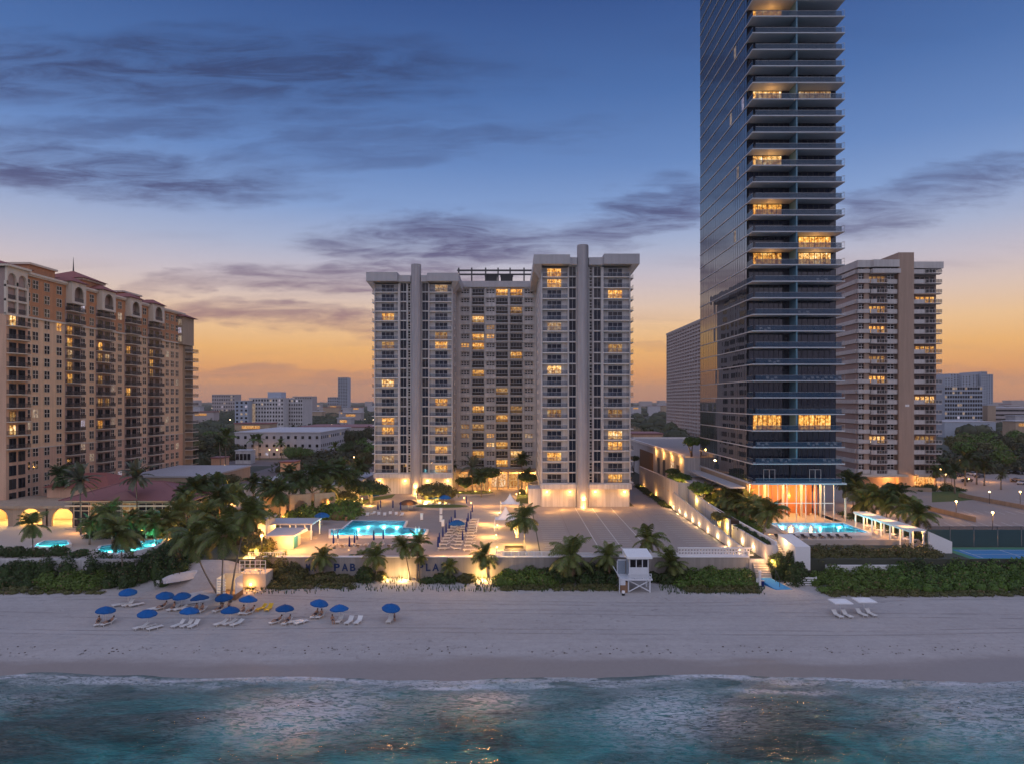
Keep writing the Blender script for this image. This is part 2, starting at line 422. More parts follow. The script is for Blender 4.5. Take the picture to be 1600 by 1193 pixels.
# value noise for geometry
def vnoise(x, y, seed=0):
    xi=np.floor(x).astype(np.int64); yi=np.floor(y).astype(np.int64); xf=x-xi; yf=y-yi
    def h(a,b):
        n=(a*374761393+b*668265263+seed*982451653)&0xffffffff
        n=((n^(n>>13))*1274126177)&0xffffffff
        return ((n^(n>>16))&0xffff)/65535.0
    u=xf*xf*(3-2*xf); v_=yf*yf*(3-2*yf)
    return (h(xi,yi)*(1-u)+h(xi+1,yi)*u)*(1-v_)+(h(xi,yi+1)*(1-u)+h(xi+1,yi+1)*u)*v_
def fbm(x, y, o=4, seed=0):
    r=0; a=.5
    for i in range(o): r=r+a*vnoise(x*2**i,y*2**i,seed+i); a*=.5
    return r
# ================================================================== SETTING
GZ = 3.5                      # deck / town level
def sandz(x, y):
    y=np.asarray(y,float)
    z=np.interp(y,[20,74,82,91,105,113,118,122],[-9,-3.0,-2.02,-.85,-.25,.05,.45,.55])
    xx=np.asarray(x,float); s=np.clip((y-111.5)/7.5,0,1); z=z+2.95*s*s*(3-2*s)*np.exp(-((xx+53)/7.6)**4)
    return z+.10*(fbm(np.asarray(x,float)/7,y/5,3,5)-.45)*np.clip((y-84)/6,0,1)
def SZ(x,y): return float(sandz(np.array([x]),np.array([y]))[0])
def S(px,py):
    """point on the sand seen at a picture position of the plan"""
    z=0
    for _ in range(6):
        D=(EYE-z)*F/(py-HZ); z=SZ(X(px,D),D)
    return (X(px,D),D,z)
def grid(xs, ys, zf):
    Xg,Yg=np.meshgrid(xs,ys); Zg=zf(Xg,Yg)
    V=np.stack([Xg,Yg,Zg],-1).reshape(-1,3); nx=len(xs); i=np.arange(len(ys)-1)[:,None]*nx+np.arange(nx-1)[None]
    i=i.ravel(); Q=np.stack([i,i+1,i+nx+1,i+nx],-1); return V,Q
far=[200,300,500,1000,2500,6000]
xs=np.array([-a for a in far[::-1]]+list(np.arange(-150,150.1,.75))+far)
ys=np.concatenate([np.arange(55,84,1.5),np.arange(84,121.6,.5)])
m,n,b=newmat('sand')
geo=n.add('ShaderNodeNewGeometry').outputs['Position']; x_,y_,z_=n.sep(geo)
groom=n.noise(n.mapping(geo,(.035,1.5,1)),1.0,5,.65)          # raked lines along the beach
fine=n.noise(geo,1.7,6,.7); big=n.noise(n.mapping(geo,(.4,1,1)),.12,3)
tread=n.noise(n.mapping(geo,(1,1.6,1)),.55,6,.75,.4); f=n.math('MULTIPLY_ADD',groom,.20,n.math('MULTIPLY_ADD',fine,.26,n.math('MULTIPLY_ADD',tread,.30,n.math('MULTIPLY',big,.25))))
dry=n.ramp(f,[(.30,(.28,.255,.245)),(.66,(.47,.435,.42))])
wetline=n.math('ADD',y_,n.math('MULTIPLY',n.math('SUBTRACT',n.noise(n.mapping(geo,(.05,.12,1)),1.0,5,.6),.5),9.0))
dryf=n.smooth(wetline,84.2,87.6)
wrack=n.math('MULTIPLY',n.smooth(n.math('ABSOLUTE',n.math('SUBTRACT',wetline,88.2)),.9,.1),n.smooth(n.noise(geo,1.1,5,.75),.57,.66))
trk=None
for (y0,am,sd) in ((93.4,7,1.1),(94.9,7,1.1),(99.6,12,4.2),(101.2,12,4.2),(106.5,9,7.7),(108,9,7.7)):
    yy=n.math('ADD',y_,n.math('MULTIPLY',n.math('SUBTRACT',n.noise(n.comb(n.math('MULTIPLY',x_,.012),sd,0),1.0,1),.5),am))
    k_=n.smooth(n.math('ABSOLUTE',n.math('SUBTRACT',yy,y0)),.28,.12); trk=k_ if trk is None else n.math('MAXIMUM',trk,k_)
trk=n.math('MULTIPLY',trk,n.smooth(n.noise(n.mapping(geo,(.3,1,1)),.6,4,.7),.35,.6))
foot=n.smooth(n.noise(geo,1.25,2,.5),.62,.72)
dry=n.mix(n.math('MULTIPLY',n.math('MAXIMUM',trk,n.math('MULTIPLY',foot,n.smooth(n.noise(n.mapping(geo,(.5,1,1)),.08,3),47e-2,.6))),.45),dry,(.20,.18,.17))
c=n.mix(dryf,n.mix(fine,(.25,.215,.195),(.33,.285,.26)),dry); c=n.mix(n.math('MULTIPLY',wrack,.7),c,(.05,.04,.03))
n.put(b.inputs['Base Color'],c); n.put(b.inputs['Roughness'],n.math('MULTIPLY_ADD',dryf,.5,.38)); b.inputs['Specular IOR Level'].default_value=.3
bn=n.add('ShaderNodeBump'); bn.inputs['Strength'].default_value=.8; bn.inputs['Distance'].default_value=.12
n.put(bn.inputs['Height'],n.math('MULTIPLY',n.math('MULTIPLY_ADD',groom,1.0,n.math('SUBTRACT',n.math('MULTIPLY',n.noise(geo,2.6,4,.6),.55),n.math('MULTIPLY',n.math('MAXIMUM',trk,foot),.5))),dryf)); n.put(b.inputs['Normal'],bn.outputs[0])
V,Q=grid(xs,ys,sandz); struct('sand',mesh_np('sand',V,Q,'sand',smooth=True))
# sea
m,n,b=newmat('sea')
at=n.add('ShaderNodeAttribute',attribute_name='shore'); fo,sh,sheen=n.sep(at.outputs['Vector'])
geo=n.add('ShaderNodeNewGeometry').outputs['Position']
bed=n.math('SUBTRACT',n.noise(n.mapping(geo,(.6,1,1)),.12,6,.65,.8),n.math('MULTIPLY',n.add('ShaderNodeAttribute',attribute_name='dark_patch').outputs['Fac'],.22))  # darker green patches; the tower's reflection is painted in here
deep=n.ramp(bed,[(.34,(.001,.036,.030)),(.47,(.006,.135,.128)),(.62,(.03,.27,.26))])
c=n.mix(sh,deep,n.ramp(n.noise(geo,.5,5,.65,.4),[(.3,(.02,.075,.068)),(.65,(.10,.16,.145))]))
lace=n.noise(n.mapping(geo,(.8,1.5,1)),1.5,7,.72,1.2)
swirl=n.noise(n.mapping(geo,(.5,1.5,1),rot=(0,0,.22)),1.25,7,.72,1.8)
veil=n.math('MULTIPLY',n.math('MULTIPLY',n.smooth(swirl,.38,.58),sheen),.85)  # pale streaks: bright sky reflections painted into the sea colour
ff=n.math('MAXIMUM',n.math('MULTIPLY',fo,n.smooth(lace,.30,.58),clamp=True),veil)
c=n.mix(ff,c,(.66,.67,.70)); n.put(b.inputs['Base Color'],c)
n.put(b.inputs['Roughness'],n.math('MULTIPLY_ADD',ff,.5,.07)); b.inputs['IOR'].default_value=1.55
bn=n.add('ShaderNodeBump'); bn.inputs['Strength'].default_value=.9; bn.inputs['Distance'].default_value=.6
hgt=n.math('ADD',n.noise(n.mapping(geo,(.55,1.2,1),rot=(0,0,.3)),.75,5,.6,.8),n.math('MULTIPLY',n.noise(n.mapping(geo,(1,2.2,1),rot=(0,0,-.35)),1.9,4,.6,.5),.4))
n.put(bn.inputs['Height'],hgt); n.put(b.inputs['Normal'],bn.outputs[0])
xs=np.array([-a for a in far[::-1]]+list(np.arange(-130,130.1,.45))+far); ys=np.concatenate([[-6000,-1500,-300,-60,0,25],np.arange(40,86,.3)])
def shore(x): return 82.3+6.0*(fbm(x/26,x*0+3.3,2,11)-.42)+1.6*(fbm(x/7,x*0+1,2,12)-.4)
def seaz(x,y):
    near=np.clip((y-36)/10,0,1)
    s=np.clip((y-76)/6,0,1)
    z=-1.92+near*(.42*(fbm(x/16,y/3.6,3,21)-.45)+.5*(fbm(x/5.2+y/9,y/2.3,4,22)-.45))*(1-.7*s)
    dd=shore(x)-y
    return z+s*.125*(shore(x)-82.6)+.42*np.exp(-((dd-1.5)/.55)**2)*np.clip(.2+1.9*(fbm(x/11,x*0,2,31)-.3),0,1)
V,Q=grid(xs,ys,seaz); me=mesh_np('water',V,Q,'sea',smooth=True)
x,y=V[:,0].astype(float),V[:,1].astype(float); d=shore(x)-y
line=np.exp(-((d-.7)/.85)**2)*np.clip(.45+2.0*(fbm(x/11,x*0,2,31)-.3),.2,1)
line3=np.exp(-((d-2.2-2.6*(fbm(x/9,x*0+7,3,36)-.45))/.5)**2)*np.clip(2.5*(fbm(x/8,x*0+4,2,37)-.35),0,1)
line2=np.exp(-((d-4.6-4*(fbm(x/22,x*0+5,2,33)-.5))/.8)**2)*np.clip(3.2*(fbm(x/14,x*0+9,2,34)-.42),0,1)
veil=.6*np.exp(-np.clip(d,0,99)/3.2)*(fbm(x/6,y/2.5,3,35)>.38)
foam=np.clip(line*1.15+line2*.85+line3*.9+veil,0,1)*(d>-.4)
shal=np.clip(np.exp(-np.clip(d-1,0,99)/5.5),0,1)
def gz(c,wx,yc,wy): return np.exp(-((x-c-(y-72)*.25)/wx)**2-((y-yc)/wy)**2)
sheen_zone=np.clip(1.05*gz(-22,9,73,7)+.95*gz(16,7.5,72,7)+.9*gz(50,11,73,7)+.7*gz(-3,6,76,4)+.35*gz(-55,10,76,4)+.35*fbm(x/9,y/5,3,61)-.12,0,1)*(d>.5)  # areas where the painted sky reflections lie
dark_patch=np.clip(1.1*gz(27,7,70,7)+.8*gz(-48,12,68,6)+.6*gz(2,6,66,5)+.7*np.exp(-((d-6.5-3*fbm(x/9,x*0,2,62))/1.6)**2)*(fbm(x/12,x*0+2,2,63)>.48),0,1)  # dark water patches, partly a painted tower reflection
aw=me.attributes.new('dark_patch','FLOAT','POINT'); aw.data.foreach_set('value',dark_patch.astype(np.float32))
att=me.attributes.new('shore','FLOAT_VECTOR','POINT'); att.data.foreach_set('vector',np.stack([foam,shal,sheen_zone],-1).astype(np.float32).ravel())
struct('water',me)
# town ground: one big sheet behind the sea wall
struct('ground',MB().box(-9000,9000,119.0,12000,-1,GZ).mesh('ground','city_ground'))
def sheet(name, pts, m, z=GZ, lift=.004, th=0):
    mb=MB()
    if th: mb.prism([(p[0],p[1]) for p in pts],z,z+th)
    else: mb.face([(p[0],p[1],z+lift) for p in pts])
    return struct(name,mb.mesh(name,m))
sheet('pool_deck',[(-47,119.2),(5,119.2),(5,176),(14,200),(14,232),(-70,232),(-62,175),(-54,150)],'concrete')
sheet('parking_deck',[(5.2,119.2),(40.6,119.2),(40.6,270),(32,270),(32,178.5),(5.2,178.5)],'concrete')
sheet('resort_deck',[(-140,119.2),(-60,119.2),(-56,147),(-62,180),(-140,180)],'concrete_light')
sheet('parking_lot',[(75,129.5),(300,129.5),(300,330),(150,330),(96,214),(78,190)],'lot')
sheet('street',[(-100,226),(-42,226),(-42,300),(-75,318),(-400,318),(-400,290),(-100,290)],'road',lift=.008)
sheet('driveway',[(-12,150),(4.8,150),(4.8,179),(13,200),(13,226),(-17,226),(-17,200)],'concrete_light',lift=.008)
# painted stall lines on the parking deck (flat print on the deck)
mb=MB()
for i in range(26):
    y=122+i*2.15
    mb.face([(6.2,y,GZ+.009),(11.4,y,GZ+.009),(11.4,y+.13,GZ+.009),(6.2,y+.13,GZ+.009)])
    mb.face([(33.8,y,GZ+.009),(39.4,y,GZ+.009),(39.4,y+.13,GZ+.009),(33.8,y+.13,GZ+.009)])
    if i>2: mb.face([(17.6,y,GZ+.009),(23.6,y,GZ+.009),(23.6,y+.1,GZ+.009),(17.6,y+.1,GZ+.009)])
for xa in (20.5,25.4,16.2): mb.face([(xa,123,GZ+.013),(xa+.16,123,GZ+.013),(xa+.16,176,GZ+.013),(xa,176,GZ+.013)])
struct('parking_lines',mb.mesh('parking_lines','paint_line'))
mb=MB()
for i in range(30):
    for (x0,y0) in ((84,150),(112,166),(140,186)):
        x=x0+i*2.6; mb.face([(x,y0,GZ+.009),(x+.14,y0,GZ+.009),(x+1.14,y0+5,GZ+.009),(x+1,y0+5,GZ+.009)])
struct('lot_lines',mb.mesh('lot_lines','paint_line'))
# expansion joints of the deck as narrow recessed-looking strips of darker mortar
mat('joint',(.22,.19,.18),.9,.1,1)
mb=MB()
for y in np.arange(122,178,5.5): mb.face([(-44,y,GZ+.006),(5,y,GZ+.006),(5,y+.07,GZ+.006),(-44,y+.07,GZ+.006)])
for y in np.arange(124.8,176,11): mb.face([(5.3,y,GZ+.006),(40.5,y,GZ+.006),(40.5,y+.08,GZ+.006),(5.3,y+.08,GZ+.006)])
for x in (11.9,30.2): mb.face([(x,120,GZ+.0075),(x+.09,120,GZ+.0075),(x+.09,178,GZ+.0075),(x,178,GZ+.0075)])
struct('deck_joints',mb.mesh('deck_joints','joint'))
# lawns
sheet('lawn',[G(527,800)[:2],G(548,786)[:2],G(585,776)[:2],G(618,771)[:2],G(612,777)[:2],G(575,783)[:2],G(548,798)[:2]],'lawn',lift=.012)
sheet('lawn',[G(805,785)[:2],G(826,786)[:2],G(826,766)[:2],G(812,762)[:2]],'lawn',lift=.012)
sheet('lawn',[G(1456,784)[:2],G(1500,782)[:2],G(1530,779)[:2],G(1495,765)[:2],G(1456,768)[:2]],'lawn',lift=.012)
# tennis courts
sheet('court_apron',[(80,119.2),(140,119.2),(140,128.6),(80,128.6)],'court_green',lift=.010)
for a in (81,100):
    sheet('tennis_court',[(a+.5,119.6),(a+17.5,119.6),(a+17.5,126.6),(a+.5,126.6)],'court_blue',lift=.014)
    mb=MB()
    for q in ((a+1.6,a+16.4,126.0,126.12),(a+1.6,a+1.74,119.7,126),(a+16.3,a+16.44,119.7,126),(a+9,a+9.14,119.7,126),(a+1.6,a+16.4,122.6,122.72)):
        mb.face([(q[0],q[2],GZ+.019),(q[1],q[2],GZ+.019),(q[1],q[3],GZ+.019),(q[0],q[3],GZ+.019)])
    struct('court_lines',mb.mesh('court_lines','paint_line'))
# ================================================================== BUILDINGS
def windows_mesh(name, w, h, nx, ny, fr=.07, gm='window_glass', fm='white_trim', mull=.05, d=.10, ax='y'):
    """glazed window: frame and glazing bars proud of a set-back pane; faces -Y at its centre-bottom origin (ax='x': faces +X, 'nx': -X)"""
    mb=MB(); a=-w/2
    pn=MB().box(a,-a,-.02,.02,0,h)
    bars=[(a,a+fr,0,h),(-a-fr,-a,0,h),(a+fr,-a-fr,0,fr),(a+fr,-a-fr,h-fr,h)]
    for i in range(1,nx):
        x=a+w*i/nx; bars.append((x-mull/2,x+mull/2,fr,h-fr))
    for j in range(1,ny):
        z=h*j/ny
        for i in range(nx): bars.append((a+w*i/nx+(fr if i==0 else mull/2),a+w*(i+1)/nx-(fr if i==nx-1 else mull/2),z-mull/2,z+mull/2))
    for q in bars: mb.box(q[0],q[1],-d,-.0205,q[2],q[3],0)
    for q in (mb,pn):
        if ax=='x': q.v=[(-y,x,z) for x,y,z in q.v]
        if ax=='nx': q.v=[(y,-x,z) for x,y,z in q.v]
    return (mb.mesh(name,fm),pn.mesh('pane',gm))
def var(me, slot, m):
    if isinstance(me,tuple):
        c=me[1].copy(); c.materials[0]=M[m]; return (me[0],c)
    c=me.copy(); c.materials[slot]=M[m]; return c

# ---------------------------------------------------------------- 1. twin-winged condominium
condo=thing('condominium','white twin winged beachfront condominium block with round stair shafts','condominium',(-5,177,GZ))
PIT=2.81; Z0=9.75; NF=20
slide=windows_mesh('sliding_door',3.75,2.2,3,1,.09,'blue_glass','steel',.09)
slide_lit=var(slide,1,'lit_room'); slide_soft=var(slide,1,'lit_soft')
tall=windows_mesh('tall_window',1.8,2.55,2,1,.06,'blue_glass','steel',.06)
narrow=windows_mesh('narrow_window',.75,2.3,1,3,.06,'window_glass','white_trim',.10)
def split_rail(mb, name, mats, keep=0):
    s=MB(); r=MB()
    for f,mi in zip(mb.f,mb.m):
        (s if mi==keep else r).face([mb.v[i] for i in f],mi)
    rm=r.mesh('railing',*mats); return (s.mesh(name,*mats),rm)
def balcony_mesh(w, dpt, rail='rail_clear', ext=0):
    mb=MB(); a=w/2
    mb.box(-a,a,-dpt,0,-.20,0,0)
    mb.box(-a+.02,a-.02,-dpt+.03,-dpt+.06,.12,1.02,1)
    mb.box(-a,a,-dpt+.01,-dpt+.08,1.02,1.09,2)
    k=max(3,int(w/1.6))
    for i in range(k+1):
        x=-a+.03+(2*a-.06)*i/k; mb.box(x-.025,x+.025,-dpt+.012,-dpt+.078,0,1.02,2)
    for s_ in (-a+.03,a-.03): mb.box(s_-.02,s_+.02,-dpt+.09,-.05,.1,1.05,1)
    return split_rail(mb,'balcony',['white_trim',rail,'steel'])
def window_part(me, root, at, name='window', **k): return part(root,name,me,at,**k)
def wing(cx, yF, m, lits, softs):
    mb=MB()
    def bx(a,b_,*r): mb.box(cx+m*a,cx+m*b_,*r)
    rec=1.1; dep=70 if m>0 else 14
    top=65.6
    bx(-10.7,12.4,yF+rec,yF+dep,Z0-.2,top)                      # core behind the balconies
    for a,b_ in ((-10.7,-10.45),(-3.85,-3.6),(5.15,5.4),(12.15,12.4)): bx(a,b_,yF,yF+rec-.002,Z0-.2,top)   # fin walls
    for a,b_ in ((-1.68,-1.52),(1.52,1.70),(2.55,2.85),(4.8,5.15)): bx(a,b_,yF+.1,yF+rec-.003,Z0-.2,top)
    for i in range(NF+1):
        z=Z0+i*PIT
        bx(-3.6,-1.68,yF+.12,yF+rec-.004,z-.2,z+.06); bx(1.7,5.15,yF+.12,yF+rec-.004,z-.2,z+.06)
    part(condo,'wing_wall',mb.mesh('wing_wall','white_wall'))
    me_b=balcony_mesh(6.5,1.0); me_c=balcony_mesh(6.75,1.0)
    for i in range(NF):
        z=Z0+i*PIT
        for k,(c,w) in enumerate(((-7.15,6.5),(8.75,6.75))):
            part(condo,'balcony',me_b if k==0 else me_c,(cx+m*c,yF+rec,z))
            me=slide
            if (k,i) in lits: me=slide_lit
            elif (k,i) in softs or rnd.random()<.05: me=slide_soft
            part(condo,'sliding_door',me,(cx+m*(-7.3 if k==0 else 8.55),yF+rec-.03,z+.08))
        part(condo,'tall_window',tall,(cx+m*-2.62,yF+.5,z+.1)); part(condo,'tall_window',tall,(cx+m*3.82,yF+.5,z+.1))
        part(condo,'narrow_window',narrow,(cx+m*2.12,yF+.5,z+.2))
        # outer side balcony seen edge-on
        sb=MB().box(0,m*1.1,2,9,-.2,0,0).box(m*1.02,m*1.06,2,9,.1,1.05,1) if i==0 else None
        if i==0: side_me=sb.mesh('side_balcony','white_trim','rail_clear')
        if (m>0 and cx>0) or (m<0 and cx<0): part(condo,'side_balcony',side_me,(cx+m*12.42,yF,z))
    # stair shaft
    part(condo,'stair_shaft',MB().cyl(cx,yF-.15,GZ,70.9,1.5,n=24).cyl(cx,yF-.15,70.9,71.15,1.42,n=24).mesh('stair_shaft','grey_shaft',smooth=False))
    # flared parapet
    mb=MB()
    for a,b_,o,z1 in ((-12.7,-3.4,2.0,68.4),(5.3,14.4,2.0,68.6),(-3.4,-1.55,.9,67.9),(1.55,5.3,.9,67.9)):
        bx2=[(cx+m*a,yF-o),(cx+m*b_,yF-o),(cx+m*b_,yF+6),(cx+m*a,yF+6)]
        if m<0: bx2=[bx2[1],bx2[0],bx2[3],bx2[2]]
        mb.prism(bx2,66.0,z1)
    # sloping soffits on both ends
    for a,b_ in ((-12.7,-10.7),(14.4,12.4)):
        p=[(cx+m*a,yF-2,66.0),(cx+m*b_,yF-2,66.0),(cx+m*b_,yF+1,63.2)]
        q=[(x,yF+6,z) for x,_,z in p]
        mb.face(p); mb.face(q[::-1]); mb.face([p[0],p[2],q[2],q[0]]); mb.face([p[1],p[2],q[2],q[1]])
    part(condo,'roof_parapet',mb.mesh('roof_parapet','grey_parapet'))
    mb=MB(); bx(-12.7,14.4,yF+6.002,yF+dep+.3,65.6,68.2); part(condo,'roof_house',mb.mesh('roof_house','white_wall'))
    # ground storey: fascia and blank lit garage wall set back under it
    mb=MB(); bx(-10.9,12.6,yF-.4,yF+dep,Z0-1.5,Z0-.21); part(condo,'fascia',mb.mesh('fascia','white_wall'))
    mb=MB(); bx(-10.6,-1.62,yF+1.2,yF+dep,GZ,Z0-1.51); bx(1.62,12.3,yF+1.2,yF+dep,GZ,Z0-1.51); bx(-1.62,1.62,yF+2.2,yF+dep,GZ,Z0-1.51)
    part(condo,'base_wall',mb.mesh('base_wall','white_wall'))
    mb=MB(); bx(-1.9,-1.63,yF+.2,yF+1.19,GZ,Z0-1.51); bx(1.63,1.9,yF+.2,yF+1.19,GZ,Z0-1.51); part(condo,'base_pier',mb.mesh('base_pier','white_wall'))
    lampm=MB().box(-.22,.22,-.12,0,-.15,.1).mesh('wall_lamp','lamp_warm')
    for a in (-9.2,-3.2,3.4,11.0):
        part(condo,'wall_lamp',lampm,(cx+m*a,yF+1.15,Z0-2.3)); light((cx+m*a,yF+.3,Z0-2.5),24,r=.2)
    part(condo,'wall_lamp',lampm,(cx,yF-1.75,GZ+2.2))
    light((cx,yF-2.15,GZ+2.6),42,r=.12); light((cx,yF-2.3,GZ+.5),34,r=.12)
mat('grey_shaft',(.38,.36,.39),.75,.08,.4,streak=.2); mat('grey_parapet', (.42,.41,.44),.7,.06,.3,streak=.1)
wing(18.3,176.8,1,{(0,19),(0,18),(1,17),(0,10),(1,4),(1,3),(0,2),(1,0)},{(1,12),(1,6)})
wing(-28.3,201.8,-1,{(1,16),(1,9),(0,13),(1,5),(0,7),(1,4),(0,2),(0,0)},{(0,14),(1,13),(0,4),(1,1)})
# centre block between the wings
yC=217.0; mb=MB()
mb.box(-19.3,12.0,yC+.9,yC+16,GZ+6.2,67.0); part(condo,'centre_wall',mb.mesh('centre_wall','white_wall'))
mb=MB(); mb.box(-19.3,12,yC-.5,yC+16.2,67.0,68.9); part(condo,'roof_parapet',mb.mesh('roof_parapet','grey_parapet'))
cols=[(720.3,733,'w'),(737.7,756.3,'b'),(759.7,773,'w'),(775,793.4,'b'),(797,816.5,'b'),(820,832.8,'w')]
smallw=windows_mesh('window',2.55,1.35,3,2,.12,'window_glass','white_wall',.24); smallw_lit=var(smallw,1,'lit_room'); smallw_soft=var(smallw,1,'lit_soft')
bigw=windows_mesh('balcony_window',3.7,2.2,4,1,.08,'window_glass','steel',.08); bigw_lit=var(bigw,1,'lit_room'); bigw_soft=var(bigw,1,'lit_soft')
par=MB().box(-1.9,1.9,-.85,-.72,0,.14,0).box(-1.9,1.9,-.83,-.79,.14,1.0,1).box(-1.9,1.9,-.85,-.77,1.0,1.08,0).mesh('balcony_railing','steel','rail_bars')
litC={(3,19),(4,19),(1,16),(2,14),(1,14),(1,13),(0,13),(4,12),(1,10),(1,6),(3,5),(2,3),(3,2),(2,2),(1,1),(4,1),(3,0)}; softC={(4,17),(2,15),(0,4),(1,4),(4,6),(0,3),(3,8),(5,3)}
mb=MB(); pC=2.86; zc0=9.9
for i in range(21):
    z=zc0+i*pC; 
    for a,b_,k in cols:
        if k=='b': mb.box(X(a,yC)-.12,X(b_,yC)+.12,yC+.02,yC+.898,z-.22,z)
edges=[-19.3]+[x for a,b_,k in cols for x in (X(a,yC)-.12,X(b_,yC)+.12)]+[12.0]
for i in range(0,len(edges),2): mb.box(edges[i],edges[i+1],yC,yC+.899,GZ+6.2,66.9)
part(condo,'pier',mb.mesh('pier','white_wall'))
for j,(a,b_,k) in enumerate(cols):
    if k=='w':
        hw_=(X(b_,yC)-X(a,yC))/2+.119; spm=MB().box(-hw_,hw_,.05,.897,-.55,.75).mesh('spandrel','white_wall')
        for i in range(21): part(condo,'spandrel',spm,((X(a,yC)+X(b_,yC))/2,yC,zc0+i*pC))
fw=MB().box(0,.12,-2.6,2.6,0,1.6).mesh('flank_window','window_glass')
for i in range(NF):
    for k in range(7): part(condo,'flank_window',fw,(30.71,186+k*8.4,Z0+i*PIT+.7))
for j,(a,b_,k) in enumerate(cols):
    x=(X(a,yC)+X(b_,yC))/2
    for i in range(20):
        z=zc0+i*pC
        if k=='w': part(condo,'window',smallw_lit if (j,i) in litC else smallw_soft if (j,i) in softC else smallw,(x,yC+.5,z+.82))
        else:
            part(condo,'balcony_window',bigw_lit if (j,i) in litC else bigw_soft if (j,i) in softC else bigw,(x,yC+.87,z+.15))
            part(condo,'balcony_railing',par,(x,yC+.9,z))
# inner side walls of the wings: a column of square windows
sw=windows_mesh('side_window',2.2,1.3,2,1,.1,'recess_pink','white_trim',.1,ax='nx'); sw2=windows_mesh('side_window',2.0,1.3,2,1,.1,'window_glass','white_trim',.1,ax='x')
for i in range(NF):
    part(condo,'side_window',sw,(7.57,191,Z0+i*PIT+.7)); part(condo,'side_window',sw,(7.57,201,Z0+i*PIT+.7))
    part(condo,'side_window',sw2,(-17.57,209,Z0+i*PIT+.7))
# entrance
mb=MB().box(-18,9,yC-4,yC+.85,GZ+5.4,GZ+6.2); part(condo,'entrance_canopy',mb.mesh('entrance_canopy','tan_wall'))
mb=MB()
for i,x in enumerate(np.linspace(-17.5,8.5,9)): mb.box(x-.25,x+.25,yC-3.6,yC-3.1,GZ,GZ+5.4)
part(condo,'entrance_column',mb.mesh('entrance_column','cream_trim'))
mb=MB().box(-17.8,9,yC+.5,yC+.8,GZ,GZ+5.4); part(condo,'lobby_wall',mb.mesh('lobby_wall','cream_trim'))
lob=windows_mesh('lobby_window',4.6,4.2,3,2,.12,'lit_lobby','steel',.1)
for x in (-15,-9.6,-4.2,1.2,6.4): part(condo,'lobby_window',lob,(x,yC+.45,GZ+.3))
for x in (-12,-5,2,6.5): light((x,yC-1.6,GZ+4.9),120,r=.25)
# roof steelwork and tanks
mb=MB()
for px in (716,736.5,758.5,778,797,819,835): mb.box(X(px,yC)-.22,X(px,yC)+.22,yC+2,yC+2.4,68.9,73.6)
mb.box(X(716,yC)-.5,X(835,yC)+.5,yC+1.95,yC+2.45,72.5,73.0); mb.box(X(716,yC)-.5,X(835,yC)+.5,yC+9,yC+9.4,72.5,73.0)
part(condo,'roof_frame',mb.mesh('roof_frame','dark_metal'))
for a,b_ in ((757,776),(782,801)):
    mb=MB().box(X(a,yC),X(b_,yC),yC+4,yC+8,68.9,71.6).box(X(a,yC)-.2,X(b_,yC)+.2,yC+3.9,yC+8.1,71.6,71.9)
    for k in range(6): mb.box(X(a,yC)+.3+k*.62,X(a,yC)+.5+k*.62,yC+3.93,yC+3.99,69.2,71.4)
    part(condo,'cooling_tower',mb.mesh('cooling_tower','dark_metal'))
# ---------------------------------------------------------------- 2. glass tower
tower=thing('glass_tower','tall slim dark glass tower with full width white balcony slabs','tower',(62,150,4.5))
TX0,TX1,TY0,TY1=52.2,72.1,152.0,189.5; TS=148.0; TP=3.59
lev=[13.2,17.48]+[17.48+TP*i for i in range(1,42)]
mb=MB().box(TX0+.35,TX1-.3,TY0+.45,TY1-.3,13.2,lev[-1]); part(tower,'core',mb.mesh('core','mullion'))
lit_t={(0,3),(1,3),(0,13),(1,13),(1,14),(0,16),(0,19),(0,23),(0,28)}; soft_t={(1,23)}
def bay(w, h):
    mb=MB(); mb.box(-w/2,w/2,-.03,0,0,h,1); k=8
    for i in range(k+1): x=-w/2+w*i/k; mb.box(x-.045,x+.045,-.10,-.031,0,h,0)
    mb.box(-w/2,w/2,-.10,-.031,h*.985-.06,h*.985,0)
    return mb.mesh('glazing','mullion','tower_glass')
FX=61.8; BAY={}; FIN={}
